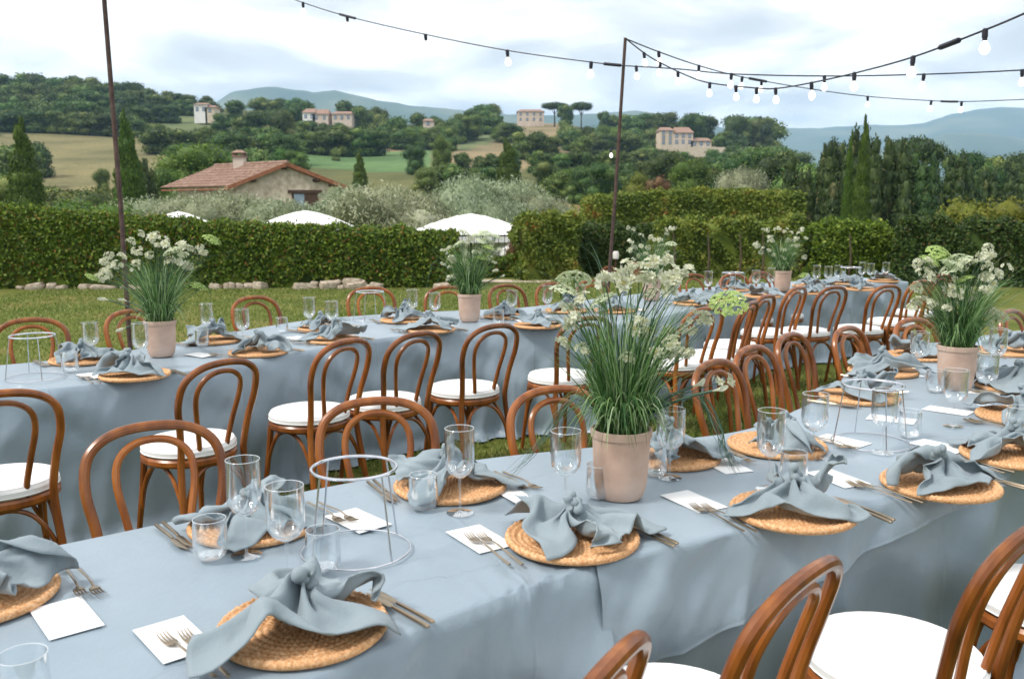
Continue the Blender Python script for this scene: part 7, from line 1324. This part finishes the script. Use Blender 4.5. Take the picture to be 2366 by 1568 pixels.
# big arrangement on the front table: heads read off at the pot's own distance
def heads_at(px0, py0, z0, lst, jit, seed):
    base = at(px0, py0, z0); q = random.Random(seed); out = []
    for (k, x, y) in lst:
        dyj = q.uniform(-jit, jit); p = atY(x, y, base.y+dyj); out.append((k, p.x-base.x, p.y-base.y, p.z-base.z))
    return base, out
BIG = [('umbel', 1301, 672), ('umbel', 1327, 646), ('umbel', 1392, 700), ('lime', 1684, 700), ('cluster', 1673, 882), ('calla', 1600, 893), ('calla', 1646, 903), ('star', 1466, 760), ('star', 1500, 764), ('star', 1513, 602), ('star', 1547, 772), ('star', 1515, 813), ('star', 1545, 815), ('star', 1440, 655),
       ('cluster', 1320, 763), ('cluster', 1294, 797), ('cluster', 1329, 738), ('cluster', 1418, 642), ('cluster', 1453, 624), ('cluster', 1478, 632), ('cluster', 1500, 618), ('cluster', 1532, 612), ('cluster', 1548, 640), ('cluster', 1566, 650), ('cluster', 1585, 640), ('cluster', 1520, 650), ('cluster', 1490, 655), ('cluster', 1460, 650),
       ('cluster', 1400, 655), ('cluster', 1555, 800), ('cluster', 1590, 770), ('cluster', 1605, 735), ('cluster', 1625, 745), ('cluster', 1490, 775), ('cluster', 1530, 790), ('cluster', 1575, 830), ('cluster', 1560, 668), ('cluster', 1535, 680), ('cluster', 1505, 690), ('cluster', 1395, 650), ('cluster', 1310, 715), ('cluster', 1350, 700), ('cluster', 1345, 812), ('cluster', 1480, 745), ('cluster', 1450, 835), ('cluster', 1590, 822)]
base, H_ = heads_at(1433, 1146, TOPZ, BIG, .07, 5)
def rel(x, y, dy_=0): p = atY(x, y, base.y+dy_); return tuple(p-base)
dr = [(16, [rel(1400, 985), rel(1375, 925), rel(1320, 930), rel(1270, 990, -.05), rel(1225, 1050, -.08), rel(1172, 1100, -.1)]), (16, [rel(1470, 985), rel(1540, 920), rel(1610, 915), rel(1655, 985, -.05), rel(1675, 1040, -.08), rel(1697, 1095, -.1)]),
      (1, [rel(1430, 900), rel(1380, 680), rel(1333, 552)]), (1, [rel(1430, 900), rel(1400, 700), rel(1378, 600), rel(1310, 552)]), (1, [rel(1430, 900), rel(1420, 720), rel(1392, 560)]), (1, [rel(1440, 900), rel(1395, 650), rel(1360, 560)]), (1, [rel(1450, 900), rel(1530, 720), rel(1581, 627), rel(1660, 528)]),
      (2, [rel(1400, 950), rel(1330, 760), rel(1220, 720), rel(1130, 790)]), (2, [rel(1400, 950), rel(1330, 700), rel(1250, 640), rel(1180, 620)]), (2, [rel(1450, 950), rel(1600, 780), rel(1700, 640), rel(1760, 600)])]
arrangement(base, H_, 3, 'biggest terracotta pot of grasses and cream flowers, centre of the front table', dr, nblade=430, height=.40, spread=1.05, curls=260)
def cloud(seed, px, py, R_, spec, label, nb=340, h=.34, z=.7535, drs=()):
    """spec: list of (kind, n, x0, x1, y0, y1) in the photo"""
    q = random.Random(seed); L = []
    for k, n, x0, x1, y0, y1 in spec:
        for i in range(n): L.append((k, q.uniform(x0, x1), q.uniform(y0, y1)))
    b, hh = heads_at(px, py, z, L, .09, seed); D = []
    for n_, pts in drs: D.append((n_, [tuple(atY(x, y, b.y)-b) for x, y in pts]))
    return arrangement(b, hh, seed, label, D, nblade=nb, height=h, curls=120, spread=1.25)
cloud(21, 374, 822, R2, [('cluster', 10, 300, 400, 540, 600), ('cluster', 9, 240, 320, 590, 640), ('cluster', 8, 330, 440, 560, 625), ('star', 5, 350, 420, 540, 600), ('lime', 1, 212, 214, 640, 645), ('lime', 1, 455, 460, 655, 665), ('lime', 1, 488, 492, 552, 556), ('umbel', 2, 395, 425, 580, 592), ('cluster', 5, 230, 260, 600, 650), ('calla', 1, 250, 252, 692, 694), ('calla', 1, 292, 294, 694, 696), ('calla', 1, 290, 292, 755, 757), ('cluster', 5, 420, 470, 570, 600)],
      'terracotta pot of cream flowers at the left with hanging callas', 420, .36, drs=[(5, [(375, 740), (420, 640), (470, 600), (545, 575)]), (4, [(370, 740), (320, 690), (300, 720), (270, 790)]), (3, [(380, 740), (440, 680), (480, 660), (490, 690)])])
cloud(22, 1085, 742, R2, [('umbel', 5, 1060, 1125, 535, 565), ('lime', 3, 1070, 1130, 560, 600), ('cluster', 8, 1015, 1050, 575, 615), ('cluster', 12, 1035, 1150, 590, 650), ('cluster', 6, 1120, 1155, 560, 600), ('umbel', 3, 1095, 1150, 540, 590), ('calla', 1, 1154, 1156, 640, 642), ('cluster', 8, 1040, 1110, 550, 620)],
      'terracotta pot of greenish white flowers in the middle of the second table', 380, .38, drs=[(3, [(1080, 680), (1040, 620), (1000, 610), (985, 680)]), (2, [(1080, 680), (1040, 640), (1010, 650), (1000, 700)])])
cloud(23, 1807, 672, R2, [('cluster', 22, 1760, 1865, 525, 600), ('cluster', 6, 1742, 1770, 560, 590), ('umbel', 3, 1765, 1850, 560, 600), ('lime', 1, 1855, 1857, 632, 636), ('star', 4, 1775, 1850, 530, 590)],
      'farthest terracotta pot, cream flowers against the dark hedge', 300, .36)
cloud(24, 1505, 694, R2, [('cluster', 26, 1445, 1555, 520, 600), ('umbel', 3, 1520, 1560, 540, 585), ('star', 3, 1460, 1540, 530, 590)],
      'flower pot mostly hidden behind the big arrangement, its blooms above it', 260, .36)
cloud(25, 2206, 898, R1, [('lime', 3, 2130, 2175, 580, 605), ('umbel', 4, 2190, 2260, 590, 625), ('cluster', 9, 2110, 2160, 600, 670), ('cluster', 14, 2220, 2350, 600, 690), ('star', 5, 2180, 2300, 640, 680), ('cluster', 8, 2130, 2300, 660, 720), ('cluster', 3, 2285, 2320, 720, 760), ('cluster', 5, 2270, 2290, 575, 600), ('umbel', 1, 2304, 2306, 728, 732), ('cluster', 3, 2105, 2140, 690, 730), ('lime', 2, 2200, 2240, 640, 680)],
      'terracotta pot of cream flowers at the right on the front table', 480, .34, z=TOPZ, drs=[(3, [(2210, 810), (2160, 700), (2120, 640), (2060, 610)]), (3, [(2210, 810), (2290, 720), (2330, 690), (2366, 660)])])
# ------------------------------------------------------------ poles and festoon lights
def pole(top, foot, Y, r, label):
    a = atY(*top, Y); b = atY(*foot, Y); b.z = 0; o = MB(); o.tube([b-b, (a-b)*.5+Vector((.01, 0, 0)), a-b], [r, r, r*.9], 10); ob = o.build('light_pole', M['rust']); ob.location = b; tag(ob, label, 'pole', 'thin metal poles carrying the light strings'); return a, b
LP_top, LP_b = pole((236, -60), (308, 905), 6.35, 0.017, 'rusty thin pole on the left, behind the left flower pot')
RP_top, RP_b = pole((1445, 88), (1391, 850), 8.9, 0.017, 'thin pole in the middle carrying the crossing light strings')
def festoon(pts, bulbs, label, lamp=.027, tw=()):
    P = [atY(*p) for p in pts]; O = P[0].copy(); r = empty('light_string', O, 0, label, 'light string', 'festoon light strings overhead'); C_ = catmull([p-O for p in P], 8)
    m = MB(); m.tube(C_, .006, 6); m.build('cable', M['black'], r)
    S = []; cum = [0]
    for i in range(1, len(C_)): cum.append(cum[-1]+(C_[i]-C_[i-1]).length)
    xs = [pr(*(c+O))[0] for c in C_]
    for b in bulbs:
        i = min(range(len(C_)-1), key=lambda k: 0 if min(xs[k], xs[k+1]) <= b <= max(xs[k], xs[k+1]) else 1+abs(xs[k]-b)); t = min(max((b-xs[i])/((xs[i+1]-xs[i]) or 1), 0), 1); p = C_[i].lerp(C_[i+1], t)
        sk = MB(); k = lamp/.036; sk.lathe([(.012*k, .008), (.02*k, 0), (.02*k, -.05*k), (.016*k, -.055*k), (.016*k, -.075*k)], 12); so_ = link('bulb_socket', sk.mesh('bulb_socket', M['black']), r); so_.location = p; so_.rotation_euler = (rnd.uniform(-.12, .12), rnd.uniform(-.12, .12), 0)
        bl = MB(); bl.lathe([(.012*k, -.07*k), (.018*k, -.082*k), (lamp*.9, -.1*k-lamp*.35), (lamp, -.1*k-lamp), (lamp*.75, -.1*k-lamp*1.6), (lamp*.3, -.1*k-lamp*1.9), (.001, -.1*k-lamp*1.95)], 14); link('bulb', bl.mesh('bulb', M['bulb']), so_)
    for x0, x1 in tw:
        ia = min(range(len(xs)), key=lambda k: abs(xs[k]-x0)); ib = min(range(len(xs)), key=lambda k: abs(xs[k]-x1)); ia, ib = min(ia, ib), max(ia, ib)+1
        m = MB(); m.tube(C_[ia:ib+1] if ib-ia >= 1 else C_[ia:ia+2], .016, 6); m.build('cable_joint', M['black'], r)
    return r
festoon([(600, -32, 12.5), (690, 3, 11.8), (802, 38, 11.2), (983, 80, 10.3), (1172, 117, 9.5), (1366, 144, 9.0), (1440, 152, 8.88)], [700, 802, 983, 1172, 1366], 'long light string running from the upper left to the middle pole', lamp=.033, tw=((1398, 1432), (785, 800)))
festoon([(1440, 152, 8.88), (1570, 160, 8.6), (1690, 171, 8.3), (1905, 176, 8.0), (2135, 172, 7.7), (2366, 162, 7.5), (2500, 150, 7.3)], [1470, 1690, 1905, 2135, 2362], 'light string running level to the right from the middle pole')
festoon([(1446, 90, 8.9), (1490, 124, 9.0), (1527, 146, 9.0), (1585, 174, 8.9), (1640, 192, 8.6), (1750, 204, 8.0), (1800, 204, 7.7), (1872, 192, 7.2), (1972, 170, 6.5), (2110, 132, 5.6), (2275, 70, 4.9), (2366, 32, 4.5), (2480, -20, 4.1)], [1488, 1526, 1566, 1640, 1700, 1748, 1792, 1875, 1974, 2110, 2276], 'light string dipping from the pole top and climbing to the upper right corner', tw=((2165, 2200),))
festoon([(1446, 90, 8.9), (1522, 120, 9.5), (1615, 152, 10.2), (1715, 178, 11), (1868, 205, 12), (2005, 223, 12.5), (2152, 233, 12.5), (2225, 235, 12.3), (2366, 230, 12), (2500, 222, 11.7)], [1522, 1615, 1715, 1760, 1878, 2005, 2152, 2222], 'farthest light string sloping down to the right', lamp=.031, tw=((2175, 2208), (1735, 1755)))
festoon([(1408, 344, 8.9), (1416, 345, 8.9), (1424, 342, 8.9)], [1411], 'single small bulb hanging on the middle pole', lamp=.018)
